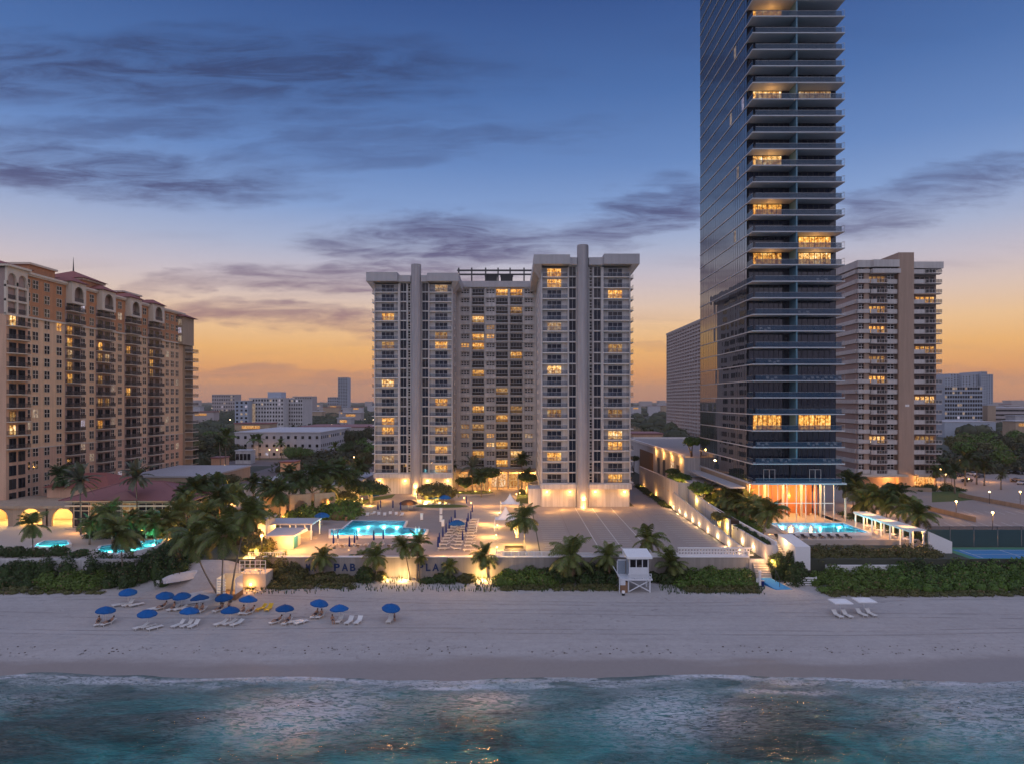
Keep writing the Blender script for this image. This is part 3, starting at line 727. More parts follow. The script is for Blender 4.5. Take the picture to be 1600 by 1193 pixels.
for i in range(len(lev)-1):
    z,h=lev[i],lev[i+1]-lev[i]-.22
    slab=MB()
    if i==0: slab.prism([(TX0-.25,TS),(TX1+.5,TS),(TX1+.5,TY1+.2),(TX0-.25,TY1+.2)],z-.3,z+.02)
    else: slab.box(TX0-.06,TX1+.1,TS,TY0-.10,z-.22,z).box(TX0-.10,TX0+.3,TY0-.098,TY1,z-.2,z)
    part(tower,'balcony_slab',slab.mesh('balcony_slab','tower_slab'))
    for k,(a,b_) in enumerate(((TX0+.5,FX-.2),(FX+.2,TX1-.1))):
        w_=b_-a; key=(k,i)
        if (k,round(h,2)) not in BAY: BAY[(k,round(h,2))]=bay(w_,h)
        me=BAY[(k,round(h,2))]
        part(tower,'glazing',me,((a+b_)/2,TY0,z))
        if key in lit_t or key in soft_t:
            mb=MB().box(-w_*.36,w_*.36,-.038,-.032,.1,h-.15,0)
            for q in range(7): xx=-w_*.36+w_*.72*q/6; mb.box(xx-.05,xx+.05,-.10,-.0385,.1,h-.15,1)
            part(tower,'lit_glazing',mb.mesh('lit_glazing','lit_room' if key in lit_t else 'lit_soft','mullion'),((a+b_)/2+(-.4 if k==0 else .3),TY0-.07,z))
            if key in lit_t: light(((a+b_)/2,TY0-1.2,z+2.0),7,r=.5)
    # glass balustrade along the slab edge, open rail at the right-hand return
    mb=MB().box(TX0+.6,TX1-.6,TS+.06,TS+.09,.0,1.06,0).box(TX0+.6,TX1-.6,TS+.05,TS+.10,1.06,1.10,1)
    mb.box(TX0+.02,TX0+.05,TS+.1,TY0-.2,0,1.06,0).box(TX0+.0,TX0+.07,TS+.1,TY0-.2,1.06,1.1,1)
    mb.box(TX1+.02,TX1+.06,TS+.05,TY0-.2,1.25,1.31,1).box(TX1+.02,TX1+.06,TS+.05,TY0-.2,.62,.66,1)
    for yy in (TS+.05,TS+1.9,TY0-.3): mb.box(TX1+.02,TX1+.06,yy,yy+.06,0,1.25,1)
    mb.box(TX1-.6,TX1+.06,TS+.05,TS+.1,1.25,1.31,1)
    me=mb.mesh('balustrade','rail_glass','steel') if i<1 else me_bal
    me_bal=me; part(tower,'balustrade',me,(0,0,z+.004))
    if i>0:
        if round(h,2) not in FIN: FIN[round(h,2)]=MB().box(FX-.14,FX+.14,TS+.15,TY0-.101,0,h-.002).mesh('divider_fin','tower_fin')
        part(tower,'divider_fin',FIN[round(h,2)],(0,0,z+.001))
    # south flank: a row of tall mirror panes per storey, each a touch out of line with its neighbours
    mb=MB(); npn=24; r_=random.Random(100+i)
    for q in range(npn):
        y0=TY0+.02+(TY1-TY0-.04)*q/npn; y1=TY0-.0+(TY1-TY0-.04)*(q+1)/npn; e=(r_.random()-.5)*.012; e2=(r_.random()-.5)*.012
        mb.face([(TX0+.05+e,y1,z+.0),(TX0+.05+e2,y0,z+.0),(TX0+.05+e2,y0,z+h),(TX0+.05+e,y1,z+h)],0)
        mb.box(TX0+.02,TX0+.08,y1-.03,y1+.02,z,z+h,1)
    part(tower,'flank_glazing',mb.mesh('flank_glazing','mirror_glass','mullion'))
    mb=MB().box(TX1-.3,TX1-.05,TY0+.01,TY1-.1,z,z+h); part(tower,'north_glazing',mb.mesh('north_glazing','tower_glass'))
me_fl=MB().box(-.02,.0,-.7,.7,.2,2.8).mesh('flank_light','lit_faint')
for (fy,i) in ((160,27),(163,23),(154.5,23),(158,19),(160,15.0)):
    part(tower,'flank_light',me_fl,(TX0+.03,fy,lev[int(i)]+.15))
rail=windows_mesh('terrace_door',2.6,2.6,2,1,.10,'tower_glass','white_trim',.12)
for x in (57.2,67.4): part(tower,'terrace_door',rail,(x,TY0-.12,13.25))
part(tower,'roof_slab',MB().box(TX0-.1,TX1+.1,TS,TY1,lev[-1]-.22,lev[-1]+.6).mesh('roof_slab','tower_slab'))
# lobby: tall glass hall with warm timber and curtains inside
part(tower,'lobby_back',MB().box(TX0+3,TX1-1,162,162.3,4.5,12.88).mesh('lobby_back','wood_warm'))
mb=MB()
for k,x in enumerate(np.linspace(54,71,9)): mb.box(x-.35,x+.35,158+.8*(k%3),158.4+.8*(k%3),4.5,12.88)
part(tower,'lobby_panel',mb.mesh('lobby_panel','wood_warm'))
mb=MB()
for x in (53.6,57.8,62.0,66.2,70.6): mb.cyl(x,156.2,4.5,12.88,.28,n=10)
part(tower,'lobby_column',mb.mesh('lobby_column','cream_trim'))
mb=MB()
for x in np.linspace(TX0+.5,TX1-.7,10): mb.box(x-.06,x+.06,151.4,151.62,4.5,12.88)
mb.box(TX0+.5,TX1-.7,151.42,151.6,8.3,8.45); mb.box(TX0+.5,TX1-.7,151.42,151.6,12.6,12.88)
part(tower,'curtain_wall_frame',mb.mesh('curtain_wall_frame','white_trim'))
part(tower,'terrace_base',MB().box(TX0,TX1+.6,150.6,189,3.5,4.5).mesh('terrace_base','concrete_light'))
part(tower,'flank_wall',MB().box(TX0+.1,TX0+.5,152,189,4.5,12.88).mesh('flank_wall','tan_wall'))
part(tower,'roof_ledge',MB().box(48.6,TX0-.27,152,189,11.6,11.9).mesh('roof_ledge','tower_slab'))
for x in (55,59.5,64,68.5): light((x,154.5,12.2),105,(1,.52,.16),.4); light((x+1,159.5,9),70,(1,.48,.13),.5)
light((53,150.2,12.4),60)
# entrance canopy on the south side
can=thing('entrance_canopy','flat pale canopy roof over lit glass doors beside the glass tower','canopy',(49,180,GZ))
part(can,'roof',MB().box(45.8,52.0,167,196,9.7,10.05).mesh('roof','roof_white'))
mb=MB()
for y in (169,178,187,194): mb.box(46.4,46.8,y,y+.4,GZ,9.7)
part(can,'post',mb.mesh('post','dark_metal'))
dw=windows_mesh('glass_door',3.4,4.6,2,1,.1,'lit_lobby','mullion',.1,ax='nx')
for y in (170.5,175,179.5,184,188.5): part(can,'glass_door',dw,(51.6,y,4.5))
part(can,'back_wall',MB().box(51.7,52.0,167,196,GZ,9.7).mesh('back_wall','wood'))
for y in (171,178,185,192): light((48.8,y,9.2),85,r=.2)
# ---------------------------------------------------------------- 3. mediterranean apartment hotel on the left
hotel=thing('apartment_hotel','long terracotta and peach apartment hotel with red tiled roofs and arched loggias','hotel',(-126,200,GZ))
HX=-119.0
# floors: z of slab for floors 0..17
HZs=[GZ+3.2*i for i in range(18)]           # 15 peach floors, then 3 terracotta ones
zc=51.5; zt=62.0
part(hotel,'wall_lower',MB().box(HX-16,HX,166,247,GZ,19.3).mesh('wall_lower','pink_wall'))
part(hotel,'wall_middle',MB().box(HX-16,HX-.02,166,247,19.3,zc).mesh('wall_middle','peach_wall'))
part(hotel,'wall_upper',MB().box(HX-16,HX-.01,166,247,zc,zt).mesh('wall_upper','terracotta_wall'))
mb=MB().box(HX-16,HX+.35,166,247.3,zc-.25,zc+.2).box(HX-16,HX+.12,166,247.1,19.2,19.45); part(hotel,'string_course',mb.mesh('string_course','cream_trim'))
mb=MB().box(HX-16.2,HX+.7,166,247.6,zt,zt+.55).box(HX-16.1,HX+.45,166,247.4,zt-.35,zt); part(hotel,'cornice',mb.mesh('cornice','cream_trim'))
hw=windows_mesh('window',2.0,2.15,2,2,.07,'window_glass','cream_trim',.14,ax='x'); hw_l=var(hw,1,'lit_room'); hw_s=var(hw,1,'lit_pale')
wcols=[px for px in (37,55,73,92,129,143,175,187,216,225.5,251,261,269,276.5)]
r_=random.Random(3)
def HD(px): return -HX*F/(800-px)
for ci,px in enumerate(wcols):
    y=HD(px)
    if ci==0: y=167.6
    for i in range(18):
        z=HZs[i]+.9 if i<15 else zc+.7+(i-15)*3.3
        me=hw
        if (px,i) in ((92,14),): me=hw_l
        elif r_.random()<.05: me=hw_s
        part(hotel,'window',me,(HX+.015,y,z))
# balcony stacks with arched loggia and little tiled roof on top
stacks=[(102,126),(150,173),(195,214),(231,250)]
dr=windows_mesh('balcony_door',2.2,2.4,2,1,.08,'window_glass','mullion',.08,ax='x'); dr_l=var(dr,1,'lit_room'); dr_s=var(dr,1,'lit_soft')
def arch_wall(w, h, ar, zs, depth, x0):
    """wall facing +X with an arched opening of half width ar springing at zs (local y across, z up), as a ring of pieces"""
    mb=MB(); a=w/2
    mb.box(x0-depth,x0,-a,-ar,0,h); mb.box(x0-depth,x0,ar,a,0,h)
    N=10
    for i in range(N):
        t0=math.pi*i/N; t1=math.pi*(i+1)/N
        p=[(-ar*math.cos(t0),zs+ar*math.sin(t0)),(-ar*math.cos(t1),zs+ar*math.sin(t1))]
        y0,z0=p[0]; y1,z1=p[1]
        for xx in (x0,x0-depth): mb.face([(xx,y0,z0),(xx,y1,z1),(xx,y1,h),(xx,y0,h)])
        mb.face([(x0,y0,z0),(x0-depth,y0,z0),(x0-depth,y1,z1),(x0,y1,z1)])
    mb.face([(x0,-ar,h),(x0,ar,h),(x0-depth,ar,h),(x0-depth,-ar,h)])
    return mb
for si,(a,b_) in enumerate(stacks):
    y0,y1=HD(a),HD(b_); ym=(y0+y1)/2; wd=y1-y0
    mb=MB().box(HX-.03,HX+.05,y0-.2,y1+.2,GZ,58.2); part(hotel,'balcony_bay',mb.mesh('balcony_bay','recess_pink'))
    bal=MB().box(0,1.5,-wd/2,wd/2,-.2,0,0).box(1.42,1.47,-wd/2+.03,wd/2-.03,.1,1.0,1).box(1.40,1.5,-wd/2,wd/2,1.0,1.08,2).box(.05,1.4,-wd/2,-wd/2+.05,.1,1.0,1).box(.05,1.4,wd/2-.05,wd/2,.1,1.0,1)
    bal=split_rail(bal,'balcony',['cream_trim','rail_bars','dark_metal'])
    for i in range(17):
        z=HZs[i]+.3 if i<15 else zc+.25+(i-15)*3.3
        if i>0: part(hotel,'balcony',bal,(HX+.05,ym,z))
        for q in (-1,1):
            k=r_.random(); me=dr
            if si==0 and i in (10,11,12,13,14) and q<0: me=dr_l if i in (10,13,14) else dr_s
            elif si==1 and i in (8,12,13,6) and q<0: me=dr_l if i in (13,6) else dr_s
            elif si==2 and i in (13,9) and q<0: me=dr_l
            elif si==3 and i in (12,13,11) and q<0: me=dr_l if i==12 else dr_s
            elif k<.05: me=dr_s
            part(hotel,'balcony_door',me,(HX+.065,ym+q*wd*.24,z+.05))
    lg=arch_wall(wd*.92,5.2,wd*.30,2.2,.3,1.7)
    lg.box(.0,1.4,-wd*.46,-wd*.46+.3,0,5.2); lg.box(0,1.4,wd*.46-.3,wd*.46,0,5.2); lg.box(0,1.7,-wd*.46,wd*.46,-.6,0)
    part(hotel,'loggia',lg.mesh('loggia','cream_trim'),(HX,ym,57.6))
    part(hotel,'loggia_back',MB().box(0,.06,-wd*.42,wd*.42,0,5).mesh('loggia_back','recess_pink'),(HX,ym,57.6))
    part(hotel,'loggia_rail',MB().box(1.6,1.64,-wd*.3,wd*.3,.05,1.0).mesh('loggia_rail','rail_bars'),(HX,ym,57.6))
    part(hotel,'tiled_roof',MB().hip(-5,2.0,-wd*.52,wd*.52,0,1.7,.3,'x',over=.35).mesh('tiled_roof','roof_tile'),(HX,ym,62.85))
# setback penthouses
def pent(x0,x1,y0,y1,z1,roof=None):
    part(hotel,'penthouse',MB().box(x0,x1,y0,y1,zt,z1).mesh('penthouse','terracotta_wall'))
    part(hotel,'penthouse_cornice',MB().box(x0-.4,x1+.5,y0-.5,y1+.5,z1,z1+.5).mesh('penthouse_cornice','cream_trim'))
    if roof: part(hotel,'tiled_roof',MB().hip(x0,x1,y0,y1,z1+.5,roof,.0,'y',over=1.1).mesh('tiled_roof','roof_tile'))
pent(-134.8,-122,172.6,182.3,65.4); pent(-133,-121.6,193.3,203,65.2,68.6); pent(-134,-122,214,224,65.0)
part(hotel,'spire',MB().cyl(-127.3,198.2,68.4,72.6,.22,.03,n=8).mesh('spire','dark_metal'))
part(hotel,'tiled_roof',MB().hip(-134,HX+.4,166.5,247,zt+.55,zt+2.0,.9,'y').mesh('tiled_roof','roof_tile'))
# far end turret and end balconies
part(hotel,'end_turret',MB().box(HX-4,HX+1.6,243.5,252,zc-.4,61.0).mesh('end_turret','tan_wall'))
aw=windows_mesh('turret_window',1.5,2.2,1,2,.1,'lit_pale','cream_trim',.1); 
for z in (zc+.5,zc+3.4,zc+6.3):
    for x in (HX-1.4,HX+.5): part(hotel,'turret_window',aw,(x,243.4,z))
part(hotel,'tiled_roof',MB().hip(HX-5,HX+1.6,243.5,252,61.0,63.0,.2,'y',over=1.3).mesh('tiled_roof','roof_tile'))
part(hotel,'end_wall',MB().box(HX-14,HX+.8,247,253,GZ,zc-.4).mesh('end_wall','tan_wall'))
eb=MB().box(0,2.3,-3,3,-.2,0,0).box(2.2,2.26,-3,3,.08,1.0,1).box(.1,2.2,-3,-2.94,.08,1.0,1).box(2.15,2.3,-3,3,1.0,1.08,0).mesh('end_balcony','cream_trim','rail_bars')
for i in range(1,15): part(hotel,'end_balcony',eb,(HX+.8,249.6,HZs[i]+.3))
# near bay with two storeys of columns and arches, then curved balconies below
part(hotel,'near_bay',MB().box(HX-16,HX+1.3,158.8,166,GZ,zc-.3).mesh('near_bay','pink_wall'))
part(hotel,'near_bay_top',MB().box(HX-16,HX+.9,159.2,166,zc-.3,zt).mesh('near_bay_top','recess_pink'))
fr=MB()
for y in (158.9,162.3,165.8): fr.box(HX+1.0,HX+1.5,y-.3,y+.3,zc-.3,zt-3)
for z in (zc-.3,zc+3.0,zc+6.3): fr.box(HX+.95,HX+1.55,158.6,166.1,z-.25,z+.25)
part(hotel,'loggia_frame',fr.mesh('loggia_frame','cream_trim'))
for y in (160.6,164.0):
    part(hotel,'loggia',arch_wall(3.4,4.4,1.35,1.7,.5,0).mesh('loggia','cream_trim'),(HX+1.5,y,57.9))
    for z in (zc+.3,zc+3.4): part(hotel,'loggia_rail',MB().box(0,.05,-1.4,1.4,0,1.0).mesh('loggia_rail','rail_bars'),(HX+1.2,y,z))
part(hotel,'cornice',MB().box(HX-16,HX+2.1,158.2,166.3,zt+.3,zt+.8).mesh('cornice','cream_trim'))
part(hotel,'tiled_roof',MB().hip(HX-14,HX+1.6,158.6,167,zt+.8,zt+2.6,.3,'x',over=.5).mesh('tiled_roof','roof_tile'))
nb=MB()
nb.prism([(0,-3.4),(1.3,-3.0),(1.9,-1.5),(2.05,0),(1.9,1.5),(1.3,3.0),(0,3.4)],-.2,0,0)
nb.tube([(0,-3.35,1.0),(1.27,-2.95,1.0),(1.85,-1.5,1.0),(2.0,0,1.0),(1.85,1.5,1.0),(1.27,2.95,1.0),(0,3.35,1.0)],.05,4,1)
P_=[(0.02,-3.35),(1.27,-2.95),(1.85,-1.5),(2.0,0),(1.85,1.5),(1.27,2.95),(0.02,3.35)]
for k in range(6): nb.face([(*P_[k],.08),(*P_[k+1],.08),(*P_[k+1],.97),(*P_[k],.97)],2)
nb=split_rail(nb,'curved_balcony',['cream_trim','dark_metal','rail_bars'])
for i in range(1,15):
    if i>4: part(hotel,'curved_balcony',nb,(HX+1.3,162.4,HZs[i]+.3))
    for q in (-1.5,1.5): part(hotel,'balcony_door',dr_l if (i,q) in ((14,-1.5),(6,-1.5)) else dr_s if (i==7 and q<0) else dr,(HX+1.32,162.4+q,HZs[i]+.35))
# porch annex with glowing arches
porch=thing('porch_annex','low flat roofed porch with glowing yellow arches below the hotel','annex',(-108,154,GZ))
part(porch,'roof',MB().box(-125,-97.2,150,166,7.4,8.0).mesh('roof','tan_wall'))
part(porch,'back_wall',MB().box(-125,-97.2,160,160.4,GZ,7.4).mesh('back_wall','cream_trim'))
for k,x in enumerate((-121,-113.5,-106,-98.9)):
    aa=arch_wall(7.5,3.9,2.5,1.4,.5,0); aa.v=[(y,-x_,z) for x_,y,z in aa.v]
    part(porch,'arch',aa.mesh('arch','tan_wall'),(x,150.4,GZ))
    light((x,155,6.6),190,(1,.60,.16),.3)
part(porch,'end_wall',MB().box(-95.2,-94.8,150,166,GZ,7.39).mesh('end_wall','tan_wall'))
# pavilion with red hip roof
pav=thing('pool_pavilion','single storey pavilion with broad red metal hip roof and dark glass walls','pavilion',(-83,158,GZ))
part(pav,'floor',MB().box(-96,-69.6,146.5,161.5,GZ,GZ+.25).mesh('floor','concrete_light'))
part(pav,'core_wall',MB().box(-95,-70.6,147.6,160.8,GZ+.25,9.3).mesh('core_wall','recess_dark' if 'recess_dark' in M else 'planter_soil'))
pw=windows_mesh('window_bay',3.3,5.2,2,3,.12,'window_glass','cream_trim',.12); pw_l=var(pw,1,'lit_soft')
for k in range(7): part(pav,'window_bay',pw_l if k in (1,3) else pw,(-93+k*3.5,147.5,GZ+.4))
pw2=windows_mesh('side_bay',3.3,5.2,2,3,.12,'window_glass','cream_trim',.12,ax='x')
for k in range(3): part(pav,'side_bay',pw2,(-70.55,149.6+k*3.6,GZ+.4))
mb=MB()
for z in (8.3,9.3): mb.box(-96.2,-69.4,146.8,161.6,z,z+.35)
part(pav,'eaves_band',mb.mesh('eaves_band','cream_trim'))
part(pav,'roof',MB().hip(-97,-68.6,146,162,9.7,13.0,.28,'x').mesh('roof','red_roof'))
part(pav,'dormer',MB().hip(-88,-80,146.2,151,9.9,11.6,.0,'x').mesh('dormer','red_roof'))
part(pav,'ridge_cap',MB().bar((-86.8,154,13.05),(-78.8,154,13.05),.16).bar((-78.8,154,13.05),(-68.6,146,9.78),.12).bar((-78.8,154,13.05),(-68.6,162,9.78),.12).bar((-86.8,154,13.05),(-97,146,9.78),.12).mesh('ridge_cap','red_roof'))
part(pav,'rear_wing',MB().box(-111,-96.5,163,178,GZ,10.5).mesh('rear_wing','pink_wall')); part(pav,'rear_roof',MB().hip(-111,-96.5,163,178,10.5,13.2,.3,'x',over=.8).mesh('rear_roof','roof_tile'))
# ---------------------------------------------------------------- 4. right-hand condominium with rounded balconies
rc=thing('apartment_tower','cream and brown apartment tower with white banded balconies right of the glass tower','apartment tower',(125,225,GZ))
yR=220.0; RP=3.22; rz=[GZ+4.2+RP*i for i in range(22)]; rtop=75.8
poly=[(111.6,yR+1.2),(124.2,yR+1.2),(124.2,yR+24),(120,yR+34),(114,yR+34),(112.6,yR+22)]
part(rc,'wall_left',MB().prism(poly,GZ,rtop-1).mesh('wall_left','recess_pink'))
part(rc,'wall_right',MB().box(129.2,138.0,yR+2.2,yR+24,GZ,rtop-1).mesh('wall_right','recess_pink'))
part(rc,'pier',MB().box(124.22,129.18,yR-.6,yR+24,GZ,78.6).mesh('pier','pier_brown'))
part(rc,'corner_pier',MB().box(113.6,115.2,yR+.3,yR+1.4,GZ+4,rtop-2).mesh('corner_pier','pier_brown'))
rw=windows_mesh('window',2.3,1.7,2,2,.10,'window_glass','white_trim',.16); rw_l=var(rw,1,'lit_soft')
rd=windows_mesh('balcony_door',6.2,2.2,4,1,.08,'window_glass','recess_pink',.4); rd_l=var(rd,1,'lit_room'); rd_s=var(rd,1,'lit_soft')
rl=windows_mesh('flank_window',4.2,1.7,3,1,.1,'window_glass','pier_brown',.12,ax='nx'); rl2=var(rl,1,'cream_trim')
litR={(0,16),(0,14),(0,9),(0,3),(1,17-0),(1,12),(1,7)}
def ring(w0,w1,d,z0,z1,mi,mb,rnd_=1.4,th=.18):
    pass
bandL=MB().prism([(111.5,yR+1.1),(111.5,yR-.1),(115.4,yR-.1),(115.4,yR+1.1)],0,1.25,0)
bandL.prism([(120.9,yR+1.1),(120.9,yR-.15),(124.1,yR-.15),(124.1,yR+1.1)],-.25,1.15,0)
bandL.prism([(115.4,yR+1.1),(115.4,yR-.6),(116.2,yR-1.0),(120.2,yR-1.0),(120.9,yR-.6),(120.9,yR+1.1)],-.25,.0,0)
bandL.prism([(115.4,yR-.4),(115.4,yR-.6),(116.2,yR-1.0),(117.0,yR-1.0),(117.0,yR-.8),(116.3,yR-.8)],0,1.15,0)
bandL.box(117.0,120.2,yR-.99,yR-.95,.1,1.05,1); bandL.box(117.0,120.9,yR-1.0,yR-.94,1.05,1.13,0)
for k in range(5): bandL.box(117.0+k*.8,117.08+k*.8,yR-1.0,yR-.94,0,1.05,0)
bandL=split_rail(bandL,'balcony',['band_white','rail_bars'])
bandR=MB().prism([(129.2,yR+2.1),(129.2,yR-.1),(133,yR-.1),(133.6,yR-.5),(137.6,yR-.5),(138.6,yR+.1),(138.9,yR+2.1)],-.25,0,0)
bandR.box(129.2,133,yR-.1,yR+.08,0,1.15,0).box(133,138.2,yR-.45,yR-.41,.1,1.05,1).box(133,138.2,yR-.48,yR-.38,1.05,1.13,0)
for k in range(6): bandR.box(133+k*1.04,133.1+k*1.04,yR-.47,yR-.39,0,1.05,0)
bandR=split_rail(bandR,'balcony',['band_white','rail_bars'])
bandF=MB().prism([(111.5,yR+1.2),(112.5,yR+22),(113.9,yR+34),(113.5,yR+34),(112.1,yR+22),(111.1,yR+1.2)],0,1.3,0).mesh('flank_band','band_white')
for i in range(21):
    z=rz[i]
    part(rc,'balcony',bandL,(0,0,z)); part(rc,'balcony',bandR,(0,0,z)); part(rc,'flank_band',bandF,(0,0,z))
    part(rc,'window',rw,(122.4,yR+1.0,z+1.28)); part(rc,'window',rw,(113.0,yR+1.0,z+1.28),sc=(.8,1,1))
    part(rc,'balcony_door',rd_l if (0,i) in litR else rd_s if i in (19,11) else rd,(118.0,yR+1.17,z+.1),sc=(.85,1,1))
    part(rc,'balcony_door',rd_l if (1,i) in litR else rd_s if i in (3,) else rd,(134.2,yR+2.17,z+.1))
    for k,y in enumerate((yR+4.5,yR+11,yR+17.5)): part(rc,'flank_window',rl2 if k==0 and i%3 else rl,(111.75+.05*(y-yR),y,z+1.4))
mb=MB().prism([(111.2,yR-.4),(115.2,yR-.4),(116,yR-1.2),(124.2,yR-1.2),(124.2,yR+2),(112.4,yR+22),(113.8,yR+34),(113.2,yR+34),(111.2,yR+22)],rtop-1.9,rtop+.4)
part(rc,'roof_parapet',mb.mesh('roof_parapet','band_white'))
part(rc,'roof_parapet',MB().prism([(129.2,yR-.3),(138.9,yR-.3),(138.9,yR+24),(129.2,yR+24)],rtop-2.2,rtop-.1).mesh('roof_parapet','band_white'))
part(rc,'crown_band',MB().box(115.6,124.6,yR-1.3,yR-1.0,rz[20]-.2,rz[20]+1.2).mesh('crown_band','band_white'))
part(rc,'entrance_canopy',MB().box(111,126,yR-3,yR+1,GZ+3.4,GZ+4.0).box(129.4,139,yR-3,yR+1,GZ+3.4,GZ+4.0).mesh('entrance_canopy','cream_trim'))
part(rc,'lobby_window',windows_mesh('lobby_window',7,2.8,4,1,.1,'lit_lobby','cream_trim',.15),(133.6,yR+2.0,GZ+.3))
for x,y in ((121.5,yR-1.2),(131,yR-1.2),(138.6,yR-2.2)): light((x,y,GZ+2.6),120)
part(rc,'sign_plate',MB().box(126.3,127.6,yR-.66,yR-.61,29.2,29.9).mesh('sign_plate','white_paint'))
# ---------------------------------------------------------------- 5. slab hotel behind the tower
slab=thing('slab_building','long pale slab block with gridded windows beyond the glass tower','apartment block',(146,570,GZ))
sx0=143.0; part(slab,'wall',MB().box(sx0,sx0+20,515,628,GZ,91).mesh('wall','recess_pink'))
mb=MB()
for i in range(31): z=6+i*2.8; mb.box(sx0-.9,sx0-.01,514.5,628,z,z+1.15)
for k in range(15): y=515+k*8.05; mb.box(sx0-.95,sx0-.008,y-.5,y+.5,GZ,91)
mb.box(sx0-1.2,sx0+20,514,628.5,91,92.6)
mat('mauve_light',(.45,.39,.38),.8,.08,.05)
part(slab,'facade_grid',mb.mesh('facade_grid','mauve_light'),kind='stuff')
# ---------------------------------------------------------------- 6. podium and ramp walls between the condominium and the tower
pod=thing('podium_building','white two storey podium with ribbed garage front beside the glass tower','podium',(58,235,GZ))
part(pod,'wall',MB().box(48,74,190.5,285,GZ,15.2).mesh('wall','white_wall'))
part(pod,'roof',MB().box(48.3,74,190.5,285,15.2,15.25).mesh('roof','concrete'))
part(pod,'parapet',MB().box(47.7,48.2,190.3,285.2,15.2,16.0).box(48.21,74,284.8,285.2,15.2,16).mesh('parapet','white_trim'))
mb=MB()
for k in range(16): mb.box(47.75,47.99,232+k*1.5,232.6+k*1.5,5.5,13.2)
part(pod,'garage_louvre',mb.mesh('garage_louvre','wood'),kind='stuff')
part(pod,'doorway',MB().box(47.9,47.98,203,206.5,GZ+2,13).mesh('doorway','lit_lobby'))
for y in (196,214,222): part(pod,'dark_opening',MB().box(47.9,47.98,y,y+3,GZ+4,12.5).mesh('dark_opening','mullion'))
for y in (194,205,216,227): light((46.9,y,14.2),45); light((49.5,y,17.2),30)
ramp=thing('ramp_wall','white stepped ramp wall with low lamps along the edge of the parking deck','wall',(41,150,GZ))
def wall_y(x0,x1,pts,z0=GZ):
    """wall along Y with a sloping top: pts = [(y, ztop)...]"""
    mb=MB()
    for (ya,za),(yb,zb) in zip(pts,pts[1:]): mb.prism([(x0,ya),(x1,ya),(x1,yb),(x0,yb)],z0,0,zt=[za,za,zb,zb])
    return mb
part(ramp,'front_wall',wall_y(41,41.35,[(118.9,4.7),(174,7.9)]).mesh('front_wall','white_wall'))
part(ramp,'rear_wall',wall_y(41.36,41.8,[(170,10.7),(222,9.9)]).mesh('rear_wall','white_wall'))
part(ramp,'return_wall',MB().box(41.81,46,170,170.4,GZ,10.7).mesh('return_wall','white_wall'))
part(ramp,'middle_wall',wall_y(44,44.4,[(118.9,6.1),(137,6.3)]).mesh('middle_wall','white_wall'))
part(ramp,'middle_return',MB().box(44.41,45.6,137,137.3,GZ,6.3).mesh('middle_return','white_wall'))
part(ramp,'planter_wall',wall_y(43.6,43.95,[(137.4,7.2),(168,9.3)]).mesh('planter_wall','white_wall'))
part(ramp,'upper_wall',wall_y(45.7,46.1,[(118.7,6.6),(150,6.9),(166,7.4)]).mesh('upper_wall','white_trim'))
part(ramp,'planter_bed',MB().box(44.42,45.68,120.3,136.9,GZ,5.9).box(43.97,45.68,137.35,168,GZ,7.0).mesh('planter_bed','planter_soil'))
part(ramp,'end_wall',MB().box(44,46.1,118.3,118.65,GZ-2,6.1).mesh('end_wall','white_wall'))
lm=MB().box(-.06,.0,-.16,.16,0,.18).mesh('step_lamp','lamp_warm')
for px,py in ((1052,790),(1061.5,798),(1071,804.5),(1082,813.5),(1092.5,822.5),(1106,833),(1121.5,843),(1138.6,854.5),(1156,866)):
    x,y,_=G(px,py); y=41*F/(px-800)
    part(ramp,'step_lamp',lm,(40.99,y,GZ+.75)); light((40.55,y,GZ+.62),14,(1,.60,.26),.06)
for y in (124.5,130.5): part(ramp,'step_lamp',lm,(43.99,y,GZ+1.0)); light((43.6,y,GZ+.9),16,(1,.6,.26),.06)
slot=MB().box(-.03,0,-.55,.55,0,.3).mesh('slot_light','lit_lobby')
for y in (181,186,191): part(ramp,'slot_light',slot,(41.35,y,7.2))
for y in (178,196,214): light((40.6,y,GZ+.8),30)
# ================================================================== POOLS, DECK FURNITURE, WALLS
def hole_pool(name, poly, label, cat, z=GZ, depth=1.3, coping='white_trim', lift=.0, lamps=(), power=60, lcol=(.45,.95,1)):
    """raised-lip pool: tiled basin (shell) with a water sheet; poly counter-clockwise in plan"""
    n=len(poly); cx=sum(p[0] for p in poly)/n; cyy=sum(p[1] for p in poly)/n
    t=thing(name,label,cat,(cx,cyy,z))
    # lip around, basin floor raised to a shallow shelf just over the deck sheet so that no hole is needed
    mb=MB()
    def off(d):
        out=[]
        for i in range(n):
            p0,p1,p2=Vector(poly[i-1]),Vector(poly[i]),Vector(poly[(i+1)%n])
            a=(p1-p0).normalized(); b_=(p2-p1).normalized(); na=Vector((a.y,-a.x)); nb_=Vector((b_.y,-b_.x)); m_=(na+nb_)
            m_=m_/max(.3,m_.dot(na)) if m_.length>1e-6 else na
            out.append((p1.x+m_.x*d,p1.y+m_.y*d))
        return out
    o=off(.45); zt_=z+.55
    for i in range(n):
        j=(i+1)%n
        mb.face([(*o[i],zt_),(*o[j],zt_),(*poly[j],zt_),(*poly[i],zt_)]); mb.face([(*o[i],z),(*o[j],z),(*o[j],zt_),(*o[i],zt_)])
        mb.face([(*poly[i],zt_),(*poly[j],zt_),(*poly[j],z),(*poly[i],z)],1)
    part(t,'coping',mb.mesh('coping',coping,'pool_coping'))
    part(t,'basin',MB().face([(*p,z+.02) for p in poly]).mesh('basin','pool_tile'))
    part(t,'pool_water',MB().face([(*p,z+.44) for p in poly]).mesh('pool_water','pool_water'))
    for (lx,ly) in lamps:
        light((lx,ly,z+.34),power,lcol,.12)
    return t
